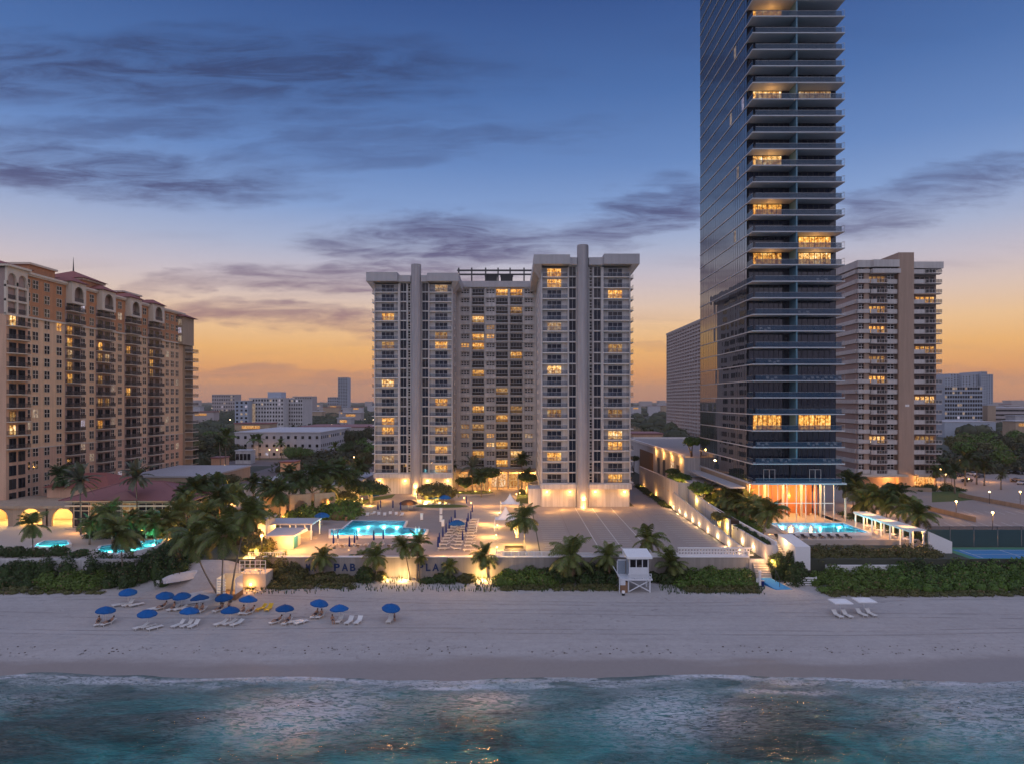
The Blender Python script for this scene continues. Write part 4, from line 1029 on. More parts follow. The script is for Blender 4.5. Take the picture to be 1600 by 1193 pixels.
pts=[(517,836),(662,836),(666,827),(629,824),(634,814),(552,813),(536,826),(517,827)]
pw_=[G(px,py,3.9)[:2] for px,py in pts]
hole_pool('swimming_pool',pw_,'main L shaped swimming pool glowing cyan on the condominium deck','pool',lamps=[G(*q,3.9)[:2] for q in ((528,831),(545,833),(560,831),(575,833),(560,822),(590,832),(612,832),(640,831),(655,831),(620,819),(600,818),(575,819))],power=46)
hole_pool('swimming_pool',[(55,135.3),(70.6,135.3),(70.6,145.7),(55,145.7)],'rectangular lit swimming pool in front of the glass tower lobby','pool',z=4.5,lamps=[(x,y) for x in (57,61,65,69) for y in (137,144)],power=52)
hole_pool('swimming_pool',[G(*q,3.9)[:2] for q in ((152,862),(185,864),(216,860),(250,850),(256,842),(236,843),(205,848),(180,850),(158,853))],'teal free form pool with small lights in front of the pavilion','pool',lamps=[G(*q,3.9)[:2] for q in ((170,858),(205,855),(240,847))],power=75,lcol=(.4,.95,.8))
hole_pool('swimming_pool',[G(*q,3.9)[:2] for q in ((52,853),(88,855),(108,850),(104,844),(70,845))],'small teal pool farthest left beside the hotel porch','pool',lamps=[G(*q,3.9)[:2] for q in ((66,850),(95,849))],power=75,lcol=(.4,.95,.8))
# tower pool terrace
struct('pool_terrace',MB().box(46.6,54.5,130.5,150.58,GZ,4.5).box(54.5,71.1,130.5,134.8,GZ,4.5).box(54.5,71.1,146.2,150.58,GZ,4.5).box(71.1,78,130.5,165,GZ,4.5).box(54.5,71.1,134.8,146.2,GZ,4.48).mesh('pool_terrace','concrete_light'))
# ---- sea wall with lettering
sea=thing('sea_wall','long pale sea wall with blue letters along the top of the beach','wall',(0,118.6,0))
mb=MB().box(-44.5,41,118.3,118.95,-1,3.95); part(sea,'wall',mb.mesh('wall','sea_wall_m' if 'sea_wall_m' in M else 'white_wall'))
part(sea,'coping',MB().box(-44.6,41.1,118.2,119.05,3.95,4.1).mesh('coping','white_trim'))
def letter(ch, px, w, h=1.3, z=1.6):
    cu=bpy.data.curves.new('letter','FONT'); cu.body=ch; cu.size=1; cu.extrude=.02; cu.offset=.028
    o=bpy.data.objects.new('letter',cu); C.objects.link(o)
    dg=bpy.context.evaluated_depsgraph_get(); me=bpy.data.meshes.new_from_object(o.evaluated_get(dg)); bpy.data.objects.remove(o)
    co=np.zeros(len(me.vertices)*3,np.float32); me.vertices.foreach_get('co',co); co=co.reshape(-1,3)
    mn,mx_=co.min(0),co.max(0); co[:,0]=(co[:,0]-mn[0])/(mx_[0]-mn[0])*w; co[:,1]=(co[:,1]-mn[1])/(mx_[1]-mn[1])*h
    V=np.stack([co[:,0],-co[:,2],co[:,1]],-1).astype(np.float32); me.vertices.foreach_set('co',V.ravel()); me.materials.clear(); me.materials.append(M['letter_blue'])
    me.update(); part(sea,'letter',me,(X(px,118.3),118.27,z))
for ch,px,w in (('M',478,.75),('K',487,.85),('P',522,1.0),('A',534,1.1),('B',547,.95),('P',653,.95),('L',665.5,.8),('A',675.5,1.15),('Z',689,1.1),('A',700.5,1.1)): letter(ch,px,w)
light((X(632,118),116.6,1.0),60,(1,.6,.22),.2); light((X(605,118),116.8,.9),30,(1,.6,.22),.2); light((X(755,118),116.7,1.3),85,(1,.58,.18),.2)
retain=single('dune_wall',MB().box(-160,-60.5,118.5,119.0,-1,3.6).box(41.2,44,118.5,119,-1,3.6).mesh('dune_wall','white_wall'),'low pale retaining wall behind the dune thickets left of the lettered wall','wall')
# balustrades on top of the sea wall
def railing(name,label,x0,x1,y,z,h,step,th=.05,m='white_paint'):
    t=thing(name,label,'railing',((x0+x1)/2,y,z))
    part(t,'top_rail',MB().box(x0,x1,y-.05,y+.05,z+h-.09,z+h).mesh('top_rail',m)); part(t,'bottom_rail',MB().box(x0,x1,y-.04,y+.04,z+.08,z+.15).mesh('bottom_rail',m))
    k=int((x1-x0)/step); bm_=MB().box(-th/2,th/2,-.025,.025,z+.151,z+h-.091).mesh('baluster',m); pm=MB().box(-.09,.09,-.07,.07,z,z+h+.05).mesh('post',m)
    for i in range(k+1):
        x=x0+(x1-x0)*i/k; part(t,'post' if i%6==0 else 'baluster',pm if i%6==0 else bm_,(x,y,0))
    return t
railing('balustrade','white post railing on the sea wall left of the letters',X(388,119),X(444,119),119.2,3.5,1.15,.30)
railing('balustrade','white louvred railing on the sea wall beside the white trunked palm',X(775,119),X(862,119),119.2,3.6,1.2,.22,.10)
# lattice block wall
lt=thing('lattice_wall','white pierced block screen wall at the beach edge of the parking deck','wall',(29,119.2,3.5))
xa,xb=X(1060,119.2),X(1176,119.2)
part(lt,'frame',MB().box(xa-.1,xb+.1,119.1,119.4,4.1,4.25).box(xa-.1,xb+.1,119.1,119.4,5.3,5.5).mesh('frame','white_trim'))
blk=MB(); 
for a,b_,c_,d_ in ((0,.5,0,.09),(0,.5,.41,.5),(0,.09,.09,.41),(.41,.5,.09,.41)): blk.box(a,b_,-.08,.08,c_,d_)
blk=blk.mesh('block','white_trim')
for i in range(int((xb-xa)/.52)):
    for j in range(2): part(lt,'block',blk,(xa+i*.52,119.25,4.26+j*.52))
xa2=X(862,119.2)
lw=single('parapet_wall',MB().box(X(863,119.3),X(1059,119.3),119.1,119.4,4.1,4.55).mesh('parapet_wall','white_trim'),'plain low white parapet between the louvred railing and the lattice','wall')
# ---- steps to the beach
def stairs(name,label,x0,x1,y0,y1,z0,z1,n_,m):
    t=thing(name,label,'stairs',((x0+x1)/2,y0,z0))
    for i in range(n_): part(t,'step',MB().box(x0,x1,y0+(y1-y0)*i/n_,y1,z0+(z1-z0)*i/n_,z0+(z1-z0)*(i+1)/n_).mesh('step',m))
    return t
stairs('beach_stairs','narrow lit stairs from the tower pool terrace down toward the beach',46.2,48.2,117.5,126,GZ-.6,6.4,13,'concrete_light')
single('stair_wall',MB().prism([(48.3,116.5),(50.9,116.5),(50.9,124),(48.3,124)],2.2,0,zt=[6.2,6.2,6.9,6.9]).mesh('stair_wall','white_trim'),'thick white wedge wall right of the lit terrace stairs','wall')
stairs('beach_steps','low orange lit steps between white posts at the foot of the ramp wall',41.6,44.2,116.0,118.25,.75,3.1,7,'concrete_light')
light((44.6,116.9,3.6),70,(1,.58,.2),.15); light((47.2,120.5,6.6),40,(1,.62,.26),.15); light((43,118.0,4.4),22,(1,.5,.2),.1)
hr=thing('handrail','thin dark handrail beside the low beach steps','handrail',(44.3,114,.5))
part(hr,'rail',MB().tube([(44.3,113,1.6),(44.3,118,4.4)],.05,5).mesh('rail','dark_metal'))
for y in (113,114.7,116.4,118): part(hr,'post',MB().box(44.26,44.34,y,y+.07,.3,1.6+(y-113)*.56).mesh('post','dark_metal'))
gp=MB().box(-.16,.16,-.16,.16,0,2.3).box(-.22,.22,-.22,.22,2.3,2.42).mesh('gate_post','white_trim')
single('gate_post',gp,'tall white gate post left of the low beach steps','post',(41.2,113.5,.4))
# blue beach mat: a run of roll-out panels
A_=[(41.7,115.98),(43.9,115.98),(46.2,112.4),(43.4,112.2)]
mb=MB(); N=12
for i in range(N):
    a,b_=i/N,(i+1)/N; q=[]
    for (u,v_) in ((0,a),(1,a),(1,b_),(0,b_)):
        l=[A_[0][k]+(A_[3][k]-A_[0][k])*v_ for k in (0,1)]; r_q=[A_[1][k]+(A_[2][k]-A_[1][k])*v_ for k in (0,1)]; xy=[l[k]+(r_q[k]-l[k])*u for k in (0,1)]
        q.append((xy[0],xy[1],max(SZ(*xy)+.06,1.0-1.0*v_)))
    z0=min(c_[2] for c_ in q)-.9
    mb.prism([(c_[0],c_[1]) for c_ in q],z0,0,zt=[c_[2] for c_ in q])
single('beach_mat',mb.mesh('beach_mat','mat_blue'),'bright blue roll out access mat leading from the steps onto the sand','mat')
# ---- lifeguard tower
lx,ly=X(996,112.5),112.5; lz=SZ(lx,ly)
lg=thing('lifeguard_tower','white raised lifeguard hut on crossed stilts among palms at the beach edge','lifeguard tower',(lx,ly,lz))
def lb(name,m,*bs):
    mb=MB()
    for b_ in bs: mb.box(lx+b_[0],lx+b_[1],ly+b_[2],ly+b_[3],lz+b_[4],lz+b_[5])
    return part(lg,name,mb.mesh(name,m))
for xx in (-1.75,1.75):
    for yy in (-1.5,1.5): lb('stilt','hut_white',(xx-.1,xx+.1,yy-.1,yy+.1,-.3,2.2))
lb('deck','hut_white',(-3.1,2.1,-1.9,1.9,1.95,2.2))
for sgn in (-1,1):
    part(lg,'cross_brace',MB().tube([(lx-1.7*sgn,ly-1.62-.06*sgn,lz+.1),(lx+1.7*sgn,ly-1.62-.06*sgn,lz+1.9)],.10,4).mesh('cross_brace','hut_white'))
lb('railing','hut_white',(-1.85,1.95,-1.88,-1.8,2.95,3.05),(-1.85,1.95,-1.87,-1.81,2.55,2.62)); 
for xx in (-1.85,-.6,.65,1.9): lb('rail_post','hut_white',(xx-.05,xx+.05,-1.89,-1.79,2.2,2.95))
lb('cabin_front','hut_white',(-1.6,1.6,-1.3,-1.2,2.2,3.95),(-1.6,-1.42,-1.3,-1.2,3.95,5.2),(1.42,1.6,-1.3,-1.2,3.95,5.2),(-.5,-.36,-1.3,-1.2,3.95,5.2),(.5,.64,-1.3,-1.2,3.95,5.2),(-1.6,1.6,-1.3,-1.2,5.2,5.55))
lb('cabin_side','hut_blue',(-1.6,-1.5,-1.199,1.5,2.2,5.4),(1.5,1.6,-1.199,1.5,2.2,5.4)); lb('cabin_back','hut_blue',(-1.499,1.499,1.4,1.5,2.2,5.4))
for a,b_ in ((-1.42,-.5),(-.36,.5),(.64,1.42)): lb('window','window_glass',(a,b_,-1.26,-1.22,3.95,5.2))
lb('door','hut_blue',(-3.0,-1.75,1.52,1.6,2.2,4.4)); lb('door_frame','hut_white',(-3.15,-3.0,1.5,1.62,2.2,4.6),(-3.15,-1.62,1.5,1.62,4.4,4.6))
part(lg,'roof',MB().prism([(lx-2.0,ly-1.9),(lx+2.1,ly-1.9),(lx+1.9,ly+1.9),(lx-2.2,ly+1.9)],lz+5.45,0,zt=[lz+5.75,lz+5.75,lz+6.35,lz+6.35]).mesh('roof','white_paint'))
part(lg,'ramp',MB().prism([(lx-3.1,ly-1.9),(lx-2.3,ly-1.9),(lx-2.3,ly-.2),(lx-3.1,ly-.2)],lz+1.2,0,zt=[lz+1.96,lz+1.96,lz+2.19,lz+2.19]).mesh('ramp','hut_white'))
part(lg,'ramp_rail',MB().tube([(lx-3.3,ly-2.2,lz+2.6),(lx-3.9,ly+1.2,lz+3.6)],.07,4).tube([(lx-3.3,ly-2.2,lz+.0),(lx-3.3,ly-2.2,lz+2.6)],.07,4).mesh('ramp_rail','hut_white'))
part(lg,'crate',MB().box(lx-3.0,lx-1.95,ly-1.85,ly-.6,lz,lz+1.7).mesh('crate','wood'))
bx_,by_,bz_=S(974,929)
bk=thing('bucket','small white topped dark bin on the sand at the foot of the lifeguard tower','bin',(bx_,by_,bz_)); part(bk,'body',MB().cyl(0,0,0,.35,.24,.27).mesh('body','tyre'),(bx_,by_,bz_)); part(bk,'lid',MB().cyl(0,0,.35,.7,.27,.25).mesh('lid','white_paint'),(bx_,by_,bz_))
# striped board and signs on the beach
bx_,by_,bz_=S(1264,914)
bd=thing('striped_screen','low white board screen with dark gaps standing on sand before the green thicket','screen',(bx_,by_,bz_))
for k in range(4): part(bd,'board',MB().box(-1.3,1.3,-.04,.04,.08+k*.36,.30+k*.36).mesh('board','white_paint'),(bx_,by_,bz_))
for s_ in (-1.25,1.25): part(bd,'post',MB().box(s_-.06,s_+.06,.041,.14,0,1.5).mesh('post','white_paint'),(bx_,by_,bz_))
bx_,by_,bz_=S(1240,913); single('stored_boards',MB().box(-1.1,1.1,-.4,.4,.12,.3).box(-1.2,1.0,-.35,.35,.31,.45).mesh('stored_boards','white_paint'),'flat stack of white boards left of the striped screen','boards',(bx_,by_,bz_))
for px,py,t_ in ((247,908,'small white notice board on a thin post in front of left thicket'),(1184,915,'white notice box on a post left of the blue mat')):
    bx_,by_,bz_=S(px,py); sg=thing('notice_sign',t_,'sign',(bx_,by_,bz_))
    part(sg,'post',MB().box(-.04,.04,-.04,.04,0,.8).mesh('post','steel'),(bx_,by_,bz_)); part(sg,'panel',MB().box(-.28,.28,-.08,-.041,.55,1.35).mesh('panel','white_paint'),(bx_,by_,bz_))
bx_,by_,bz_=S(650,917); single('marker_post',MB().box(-.05,.05,-.05,.05,-.2,.9).mesh('marker_post','wood'),'single short dark marker post in the sand below the letters','post',(bx_,by_,bz_))
for px,py,t_ in ((1172,908,'dark blue barrel bin left of the notice box'),(1191,915,'dark barrel bin right beside the blue mat')):
    bx_,by_,bz_=S(px,py); q=thing('barrel',t_,'barrel',(bx_,by_,bz_)); part(q,'drum',MB().cyl(0,0,0,.9,.3).mesh('drum','fabric_navy'),(bx_,by_,bz_)); part(q,'rim',MB().cyl(0,0,.9,.97,.33).mesh('rim','steel'),(bx_,by_,bz_))
# ---- tarpaulin covered boats by the leaning palms
def tarp_boat(px,py,L,W,H,rz,label):
    x,y,z=S(px,py); t=thing('covered_boat',label,'boat',(x,y,z),'boats under tarpaulins',rz=rz)
    n1,n2=22,11; V=[]; Q=[]
    for i in range(n1+1):
        u=i/n1; wid=W*(math.sin(math.pi*min(1,u*.92+.06))**.6); hh=H*(.35+.65*math.sin(math.pi*(u*.8+.12)))
        for j in range(n2+1):
            s_=j/n2*2-1; sag=.12*math.sin(9*u+4*s_)*math.cos(6*s_)
            V.append((L*(u-.5),wid*s_,max(0.02,hh*(1-abs(s_)**1.7)+sag*(1-abs(s_)))))
    for i in range(n1):
        for j in range(n2): a=i*(n2+1)+j; Q.append((a,a+n2+1,a+n2+2,a+1))
    child(t,'tarpaulin',mesh_np('tarpaulin',V,Q,'tarp',smooth=True))
    child(t,'hull',MB().prism([(-L*.45,-W*.5),(L*.3,-W*.55),(L*.48,0),(L*.3,W*.55),(-L*.45,W*.5)],0,.3).mesh('hull','plastic_white'))
tarp_boat(289,893,7.5,1.1,1.3,R(52),'grey tarpaulin covered boat at the edge of left thicket, leftmost of three')
tarp_boat(311,898,6.5,1.0,1.1,R(46),'middle grey covered boat between two others, left of the leaning palm')
tarp_boat(310,912,6.5,.9,.9,R(38),'pale crumpled covered boat lying lowest on the sand by the leaning palm')
# beach shed lit from inside beneath the two straight palms
bx_,by_,bz_=S(349,904)
sh=thing('beach_shed','small lit shed with louvred white sides behind two straight palms','shed',(bx_,by_+2.2,bz_))
def sb(name,m,*b_): part(sh,name,MB().box(bx_+b_[0],bx_+b_[1],by_+b_[2],by_+b_[3],bz_+b_[4],bz_+b_[5]).mesh(name,m))
sb('base','wood',-1.5,1.5,1,4,0,1.0); sb('back','cream_trim',-1.5,1.5,3.8,4,1.0,3.6); sb('side_panel','white_paint',-1.5,-1.4,1,3.79,1,3.5); sb('side_panel','white_paint',1.4,1.5,1,3.79,1,3.5)
for k in range(6): sb('louvre','white_paint',-1.35,-.1,1.02,1.1,1.1+k*.4,1.35+k*.4)
light((bx_+.6,by_+1.9,bz_+2.2),10,(1,.62,.22),.2)
# bright block pier with lamp & trellis at the left end of the sea wall
bx_,by_,bz_=S(385,898)
pr=thing('shower_block','pale square block with a glowing lamp under the white trellis','block',(bx_,by_+2.5,bz_))
part(pr,'wall',MB().box(bx_-1.9,bx_+2.6,by_+1.5,by_+5,bz_-.3,bz_+2.6).mesh('wall','cream_trim')); part(pr,'door',MB().box(bx_-2.6,bx_-1.95,by_+1.6,by_+1.7,bz_,bz_+2.4).mesh('door','fabric_navy'))
part(pr,'lamp',MB().sphere((bx_+.2,by_+1.3,bz_+.9),.2).mesh('lamp','lamp_warm')); light((bx_+.2,by_+.7,bz_+1.0),18)
tr_=thing('trellis','white square trellis frame on top of the pale block','trellis',(bx_,by_+3,bz_+2.6))
mb=MB()
for k in range(6): mb.box(bx_-1.8+k*.85,bx_-1.7+k*.85,by_+1.6,by_+1.7,bz_+2.6,bz_+4.8)
part(tr_,'upright',mb.mesh('upright','white_paint'),kind='stuff')
for k in range(4): part(tr_,'crossbar',MB().box(bx_-1.8,bx_+2.5,by_+1.61,by_+1.69,bz_+2.9+k*.6,bz_+2.98+k*.6).mesh('crossbar','white_paint'))
light((bx_,by_+3.5,bz_+4),12)
# ---- pool bar, kiosk and slide
pb=thing('pool_bar','white flat roofed open pool bar with lit counter and posts','pool bar',(X(455,138),138,GZ))
xa,xb=X(418,138),X(494,138)
part(pb,'roof',MB().box(xa,xb,135.3,142,GZ+3.0,GZ+3.25).mesh('roof','roof_white'))
for x in np.linspace(xa+.3,xb-.3,4):
    for y in (135.6,141.6): part(pb,'post',MB().box(x-.11,x+.11,y-.11,y+.11,GZ,GZ+3).mesh('post','white_paint'))
part(pb,'counter',MB().box(xa+1,xb-1.2,138.6,139.6,GZ,GZ+1.1).mesh('counter','cream_trim')); part(pb,'beam',MB().box(xa,xb,135.5,135.7,GZ+1.5,GZ+1.75).mesh('beam','cream_trim'))
for x in (xa+2,xa+5,xa+8): light((x,138,GZ+2.7),48,r=.2)
sk=thing('bar_store','sloping roofed white store at the left end of the pool bar','store',(X(418,136),136,GZ))
x=X(412,136); part(sk,'wall',MB().prism([(x-1.2,132.5),(x+1.6,132.5),(x+1.6,138),(x-1.2,138)],GZ,0,zt=[GZ+3.2,GZ+4.2,GZ+4.2,GZ+3.2]).mesh('wall','white_wall')); part(sk,'roof',MB().prism([(x-1.5,132.2),(x+1.9,132.2),(x+1.9,138.3),(x-1.5,138.3)],GZ+4.3,0,zt=[GZ+3.5,GZ+4.6,GZ+4.6,GZ+3.5]).mesh('roof','roof_white'))
light((x+.6,131.3,GZ+2.2),55)
kk=thing('kiosk','low kiosk with pale slanting roof and teal door front of the pool bar','kiosk',(X(448,129),129,GZ))
x=X(446,128.5); part(kk,'wall',MB().box(x-2.6,x+1.9,127,131.5,GZ,GZ+2.4).mesh('wall','cream_trim')); part(kk,'roof',MB().prism([(x-3,126.5),(x+2.3,126.5),(x+3.1,132),(x-3,132)],GZ+2.42,0,zt=[GZ+2.6,GZ+2.6,GZ+3.1,GZ+3.1]).mesh('roof','roof_white')); part(kk,'door',MB().box(x+1.91,x+2.0,127.4,129.6,GZ,GZ+2.2).mesh('door','tile_teal'))
light((x+3.2,126.6,GZ+2.1),60); light((x+1,125.6,GZ+1.6),40)
# arcade wall behind the bar
ar=thing('arcade_wall','tan garden wall with tall glowing arched niche behind the pool bar','wall',(X(450,160),160,GZ))
for k in range(3):
    aa=arch_wall(5,5.2,1.3,2.6,.5,0); aa.v=[(y,-x_,z) for x_,y,z in aa.v]
    part(ar,'arch',aa.mesh('arch','tan_wall'),(X(430,160)+k*5.0,160+k*3,GZ),rz=R(30)); light((X(430,160)+k*5+1.5,158.5+k*3,GZ+.8),55)
part(ar,'back_panel',MB().prism([(X(428,162)-3,161.5),(X(428,162)+11.5,169.5),(X(428,162)+11.2,170),(X(428,162)-3.3,162)],GZ,GZ+5).mesh('back_panel','tan_wall'))
# ---- tower terrace pergola
pg=thing('pergola','long white slatted pergola with dining tables beside the tower pool','pergola',(73.8,135,4.5))
for y in np.arange(124.5,145,3.3):
    for x in (72.6,75.0): part(pg,'post',MB().box(x-.12,x+.12,y-.12,y+.12,GZ,7.1).mesh('post','white_paint'))
for x in (72.6,75.0): part(pg,'beam',MB().box(x-.1,x+.1,124,145,7.1,7.4).mesh('beam','white_paint'))
sl=MB().box(-1.5,1.5,-.06,.06,0,.22).mesh('slat','white_paint')
for y in np.arange(124.2,145,.62): part(pg,'slat',sl,(73.8,y,7.41))
for y in (126,133,140): light((73.8,y,6.6),45)
for k,y in enumerate((128,132.5,137,141.5)):
    tb=thing('dining_table','small round white dining table under the long pergola','table',(73.8,y,4.5),'pergola tables'); part(tb,'top',MB().cyl(0,0,.7,.76,.6).mesh('top','white_paint'),(73.8,y,4.5)); part(tb,'base',MB().cyl(0,0,0,.7,.09).mesh('base','steel'),(73.8,y,4.5))
single('pool_column',MB().cyl(0,0,0,5.2,.22,n=10).mesh('pool_column','cream_trim'),'free standing pale column on the terrace right of the glass lobby','column',(73.2,150,4.5))
# courts' windscreen fence
fn=thing('court_fence','tall dark green windscreen fence behind the blue tennis courts','fence',(105,128.8,GZ))
for k in range(14): part(fn,'screen_panel',MB().box(78.2+k*4.5,82.6+k*4.5,128.78,128.84,GZ+.05,GZ+3.3).mesh('screen_panel','windscreen')); part(fn,'post',MB().box(78.1+k*4.5-.05,78.1+k*4.5+.05,128.85,128.95,GZ,GZ+3.9).mesh('post','dark_metal'))
part(fn,'top_rail',MB().box(78,141,128.86,128.92,GZ+3.84,GZ+3.9).mesh('top_rail','dark_metal'))
part(fn,'wire_mesh',MB().box(78.2,141,128.86,128.88,GZ+3.3,GZ+3.84).mesh('wire_mesh','rail_bars'))
single('court_wedge_wall',MB().prism([(75.5,123.5),(79.6,123.5),(79.6,124),(75.5,124)],2.5,0,zt=[7.4,5.6,5.6,7.4]).mesh('court_wedge_wall','white_trim'),'white wedge shaped wall at the left end of the tennis courts','wall')
single('hedge_wall',MB().box(X(1290,118.5),X(1405,118.5),118.3,118.7,0,2.6).mesh('hedge_wall','white_trim'),'low white wall showing through the hedge before the tower pool','wall')
# parking lot walls
for pts_,t_ in (([(1452,797),(1525,815)],'low tan planter wall in the parking lot beside the two palms'),([(1500,776),(1600,795),(1660,806)],'long low tan wall crossing the right hand parking lot'),([(1418,766),(1456,768)],'short planter wall before the apartment tower entrance'),([(1580,752),(1640,757)],'far tan kerb wall by the parked cars')):
    mb=MB(); q=[G(*p) for p in pts_]
    for a,b_ in zip(q,q[1:]): mb.prism([(a[0],a[1]),(b_[0],b_[1]),(b_[0],b_[1]+.6),(a[0],a[1]+.6)],GZ,GZ+1.15)
    single('lot_wall',mb.mesh('lot_wall','tan_wall'),t_,'wall')
# ---- lamp posts
def lamp_post(x,y,z,h,label,group=None,power=60,arm=.0,col='lamp_warm'):
    t=thing('street_lamp',label,'street lamp',(x,y,z),group)
    part(t,'pole',MB().tube([(0,0,0),(0,0,h)],.07,6).mesh('pole','dark_metal'),(x,y,z)); part(t,'lamp_head',MB().sphere((0,0,h+.16),.26,n=8,h=5,sz=.8).mesh('lamp_head',col),(x,y,z))
    if power: light((x,y-.4,z+h-.3),power,r=.25)
for px,py,h,t_,p in ((1494,804,3.2,'lamp post in the lot nearest the planter wall',90),(1551,834,4.4,'tall lamp post close behind the court fence',70),(1546,786,3,'dark lamp post by the crossing wall',0),(1594,790,3.6,'lamp post at right edge of the lot',40),(1367,830,3.0,'bright lamp between the palms behind the pergola',70),
    (409,880,4.6,'lamp post glowing among shrubs left of the kiosk',85),(518,797,3.2,'slim lamp post beside the blue umbrella at the lawn',55),(352,744,4.0,'lamp at the foot of the tall floodlit palm',40),(240,748,3.0,'lamp in front of the hotel far end',40)):
    x,y,z=G(px,py); lamp_post(x,y,z,h,t_,None,p)
for k,(px,py) in enumerate(sorted(((372,712),(398,716),(421,716),(433,716),(541,697),(1035,676),(1061,676),(1556,735),(1580,722),(1552,718),(1500,735),(1470,752),(1478,762),(1487,756),(553,730),(585,738),(333,715)))):
    x,y,z=G(px,py); lamp_post(x,y,z,4.2,'distant warm street lamp beyond the resort grounds','distant street lamps',30 if k%2==0 else 0)
r_=random.Random(5)
lmp=MB().box(-.08,.08,-.08,.08,0,8).mesh('pole','dark_metal'); lmh=MB().sphere((0,0,8.5),.55,n=6,h=4).mesh('lamp_head','lamp_white')
for k in range(80):
    D=r_.uniform(520,1900); px=r_.choice([r_.uniform(290,585),r_.uniform(290,585),r_.uniform(1480,1600)])
    x,y=X(px,D),D; t=thing('street_lamp','tiny far off street light among the treetops','street lamp',(x,y,GZ),'far off street lights')
    sc_=.45+D/2200; part(t,'pole',lmp,(x,y,GZ)); part(t,'lamp_head',lmh,(x,y,GZ+(r_.random()*3)),sc=(sc_,sc_,1))

for px,py,h,pw in ((440,868,2.6,60),(470,862,3.2,70),(500,850,3.2,60),(455,838,3.0,55),(545,848,2.6,25),(430,800,3,60),(520,800,2.6,45),(600,782,3,40),(556,778,3,45),(760,858,1.6,45),(757,838,1.6,45),(757,818,1.6,40),(490,780,3,60),(470,776,3,60),(860,800,2,20),(960,798,2,20),(700,770,2.5,45)):
    x,y,z=G(px,py); light((x,y,z+h),pw*1.9,r=.2)

for px,py,h,pw in ((222,838,1.5,30),(262,842,1.5,30),(300,850,2.2,40),(330,835,2.5,45),(372,842,2.5,40),(300,790,2,30),(345,790,2.5,30),(120,832,2,25),(1395,800,2,35),(1360,800,2,35),(1340,790,2,35),(1460,752,2.5,40),(1500,745,3,40),(1545,752,3,40)):
    x,y,z=G(px,py); light((x,y,z+h),pw*1.9,r=.2)

for px,py,h,pw in ((640,800,2.5,25),(660,840,2.5,25),(690,870,2,25),(735,870,2,40),(800,790,2.5,40),(760,790,2.5,30),(880,796,1.5,25),(930,796,1.5,25),(1000,790,2,22),(400,820,3,50),(365,800,3,40),(470,745,4,50),(520,745,4,50),(555,735,4,40),(600,770,2,30)):
    x,y,z=G(px,py); light((x,y,z+h),pw*1.9,r=.2)
# ================================================================== UMBRELLAS, LOUNGERS, PEOPLE
def canopy(r,h,n=8,sag=.1,rim=.16):
    mb=MB(); rings=[(0,h),(r*.35,h*.86),(r*.7,h*.5),(r,0)]
    pts=[]
    for rr,z in rings[1:]:
        pts.append([(rr*math.cos(2*math.pi*(i/2)/n)*(1 if i%2==0 else .965),rr*math.sin(2*math.pi*(i/2)/n)*(1 if i%2==0 else .965),z-(0 if i%2==0 else sag*rr/r*.5)) for i in range(2*n)])
    N=2*n
    for i in range(N):
        j=(i+1)%N
        mb.face([(0,0,h),pts[0][i],pts[0][j]])
        for a,b_ in zip(pts,pts[1:]): mb.face([a[i],b_[i],b_[j],a[j]])
        p,q=pts[-1][i],pts[-1][j]; mb.face([p,(p[0],p[1],p[2]-rim),(q[0],q[1],q[2]-rim),q])
    return mb
can_b=canopy(1.32,.55).mesh('canopy','fabric_blue'); can_w=MB()
pole_m=MB().tube([(0,0,-.3),(0,0,2.3)],.03,6).mesh('pole','plastic_white')
vent_m=canopy(.28,.1,8,.02,.04).mesh('vent','fabric_blue')
rib_m=MB()
for k in range(8): a=2*math.pi*k/8; rib_m.bar((0,0,1.75),(1.2*math.cos(a),1.2*math.sin(a),1.80),.012)
rib_m=rib_m.mesh('frame','steel')
def lounger_mesh(tilt):
    mb=MB()
    ca,sa=math.cos(R(tilt)),math.sin(R(tilt))
    for k in range(9):   # straps of the flat part
        y=-.95+k*.145; mb.box(-.3,.3,y,y+.12,.30,.335,1)
    for k in range(5):   # raised back
        s0=k*.15; y0=.36+s0*ca; z0=.31+s0*sa; y1=.36+(s0+.13)*ca; z1=.31+(s0+.13)*sa
        mb.face([(-.3,y0,z0),(.3,y0,z0),(.3,y1,z1),(-.3,y1,z1)],1); mb.face([(-.3,y0,z0-.03),(-.3,y1,z1-.03),(.3,y1,z1-.03),(.3,y0,z0-.03)],1)
    for x in (-.34,.31):
        mb.box(x,x+.03,-1,.36,.26,.36,0); mb.tube([(x+.015,.36,.31),(x+.015,.36+.78*ca,.31+.78*sa)],.03,4,0)
        for y in (-.85,.25): mb.box(x-.01,x+.04,y,y+.05,0,.26,0)
    mb.box(-.34,.34,-1.03,-1.0,.26,.36,0)
    return mb
L_w=[lounger_mesh(t_).mesh('lounger_frame','plastic_white','plastic_white') for t_ in (0,28,45)]
L_y=lounger_mesh(40).mesh('lounger_frame','plastic_yellow','plastic_yellow')
L_t=[lounger_mesh(t_).mesh('lounger_frame','plastic_white','strap_tan') for t_ in (5,30)]
L_d=lounger_mesh(20).mesh('lounger_frame','dark_metal','tyre')
def lounger(x,y,z,rz,me,label,group): return single('sun_lounger',me,label,'sun lounger',(x,y,z),rz,group)
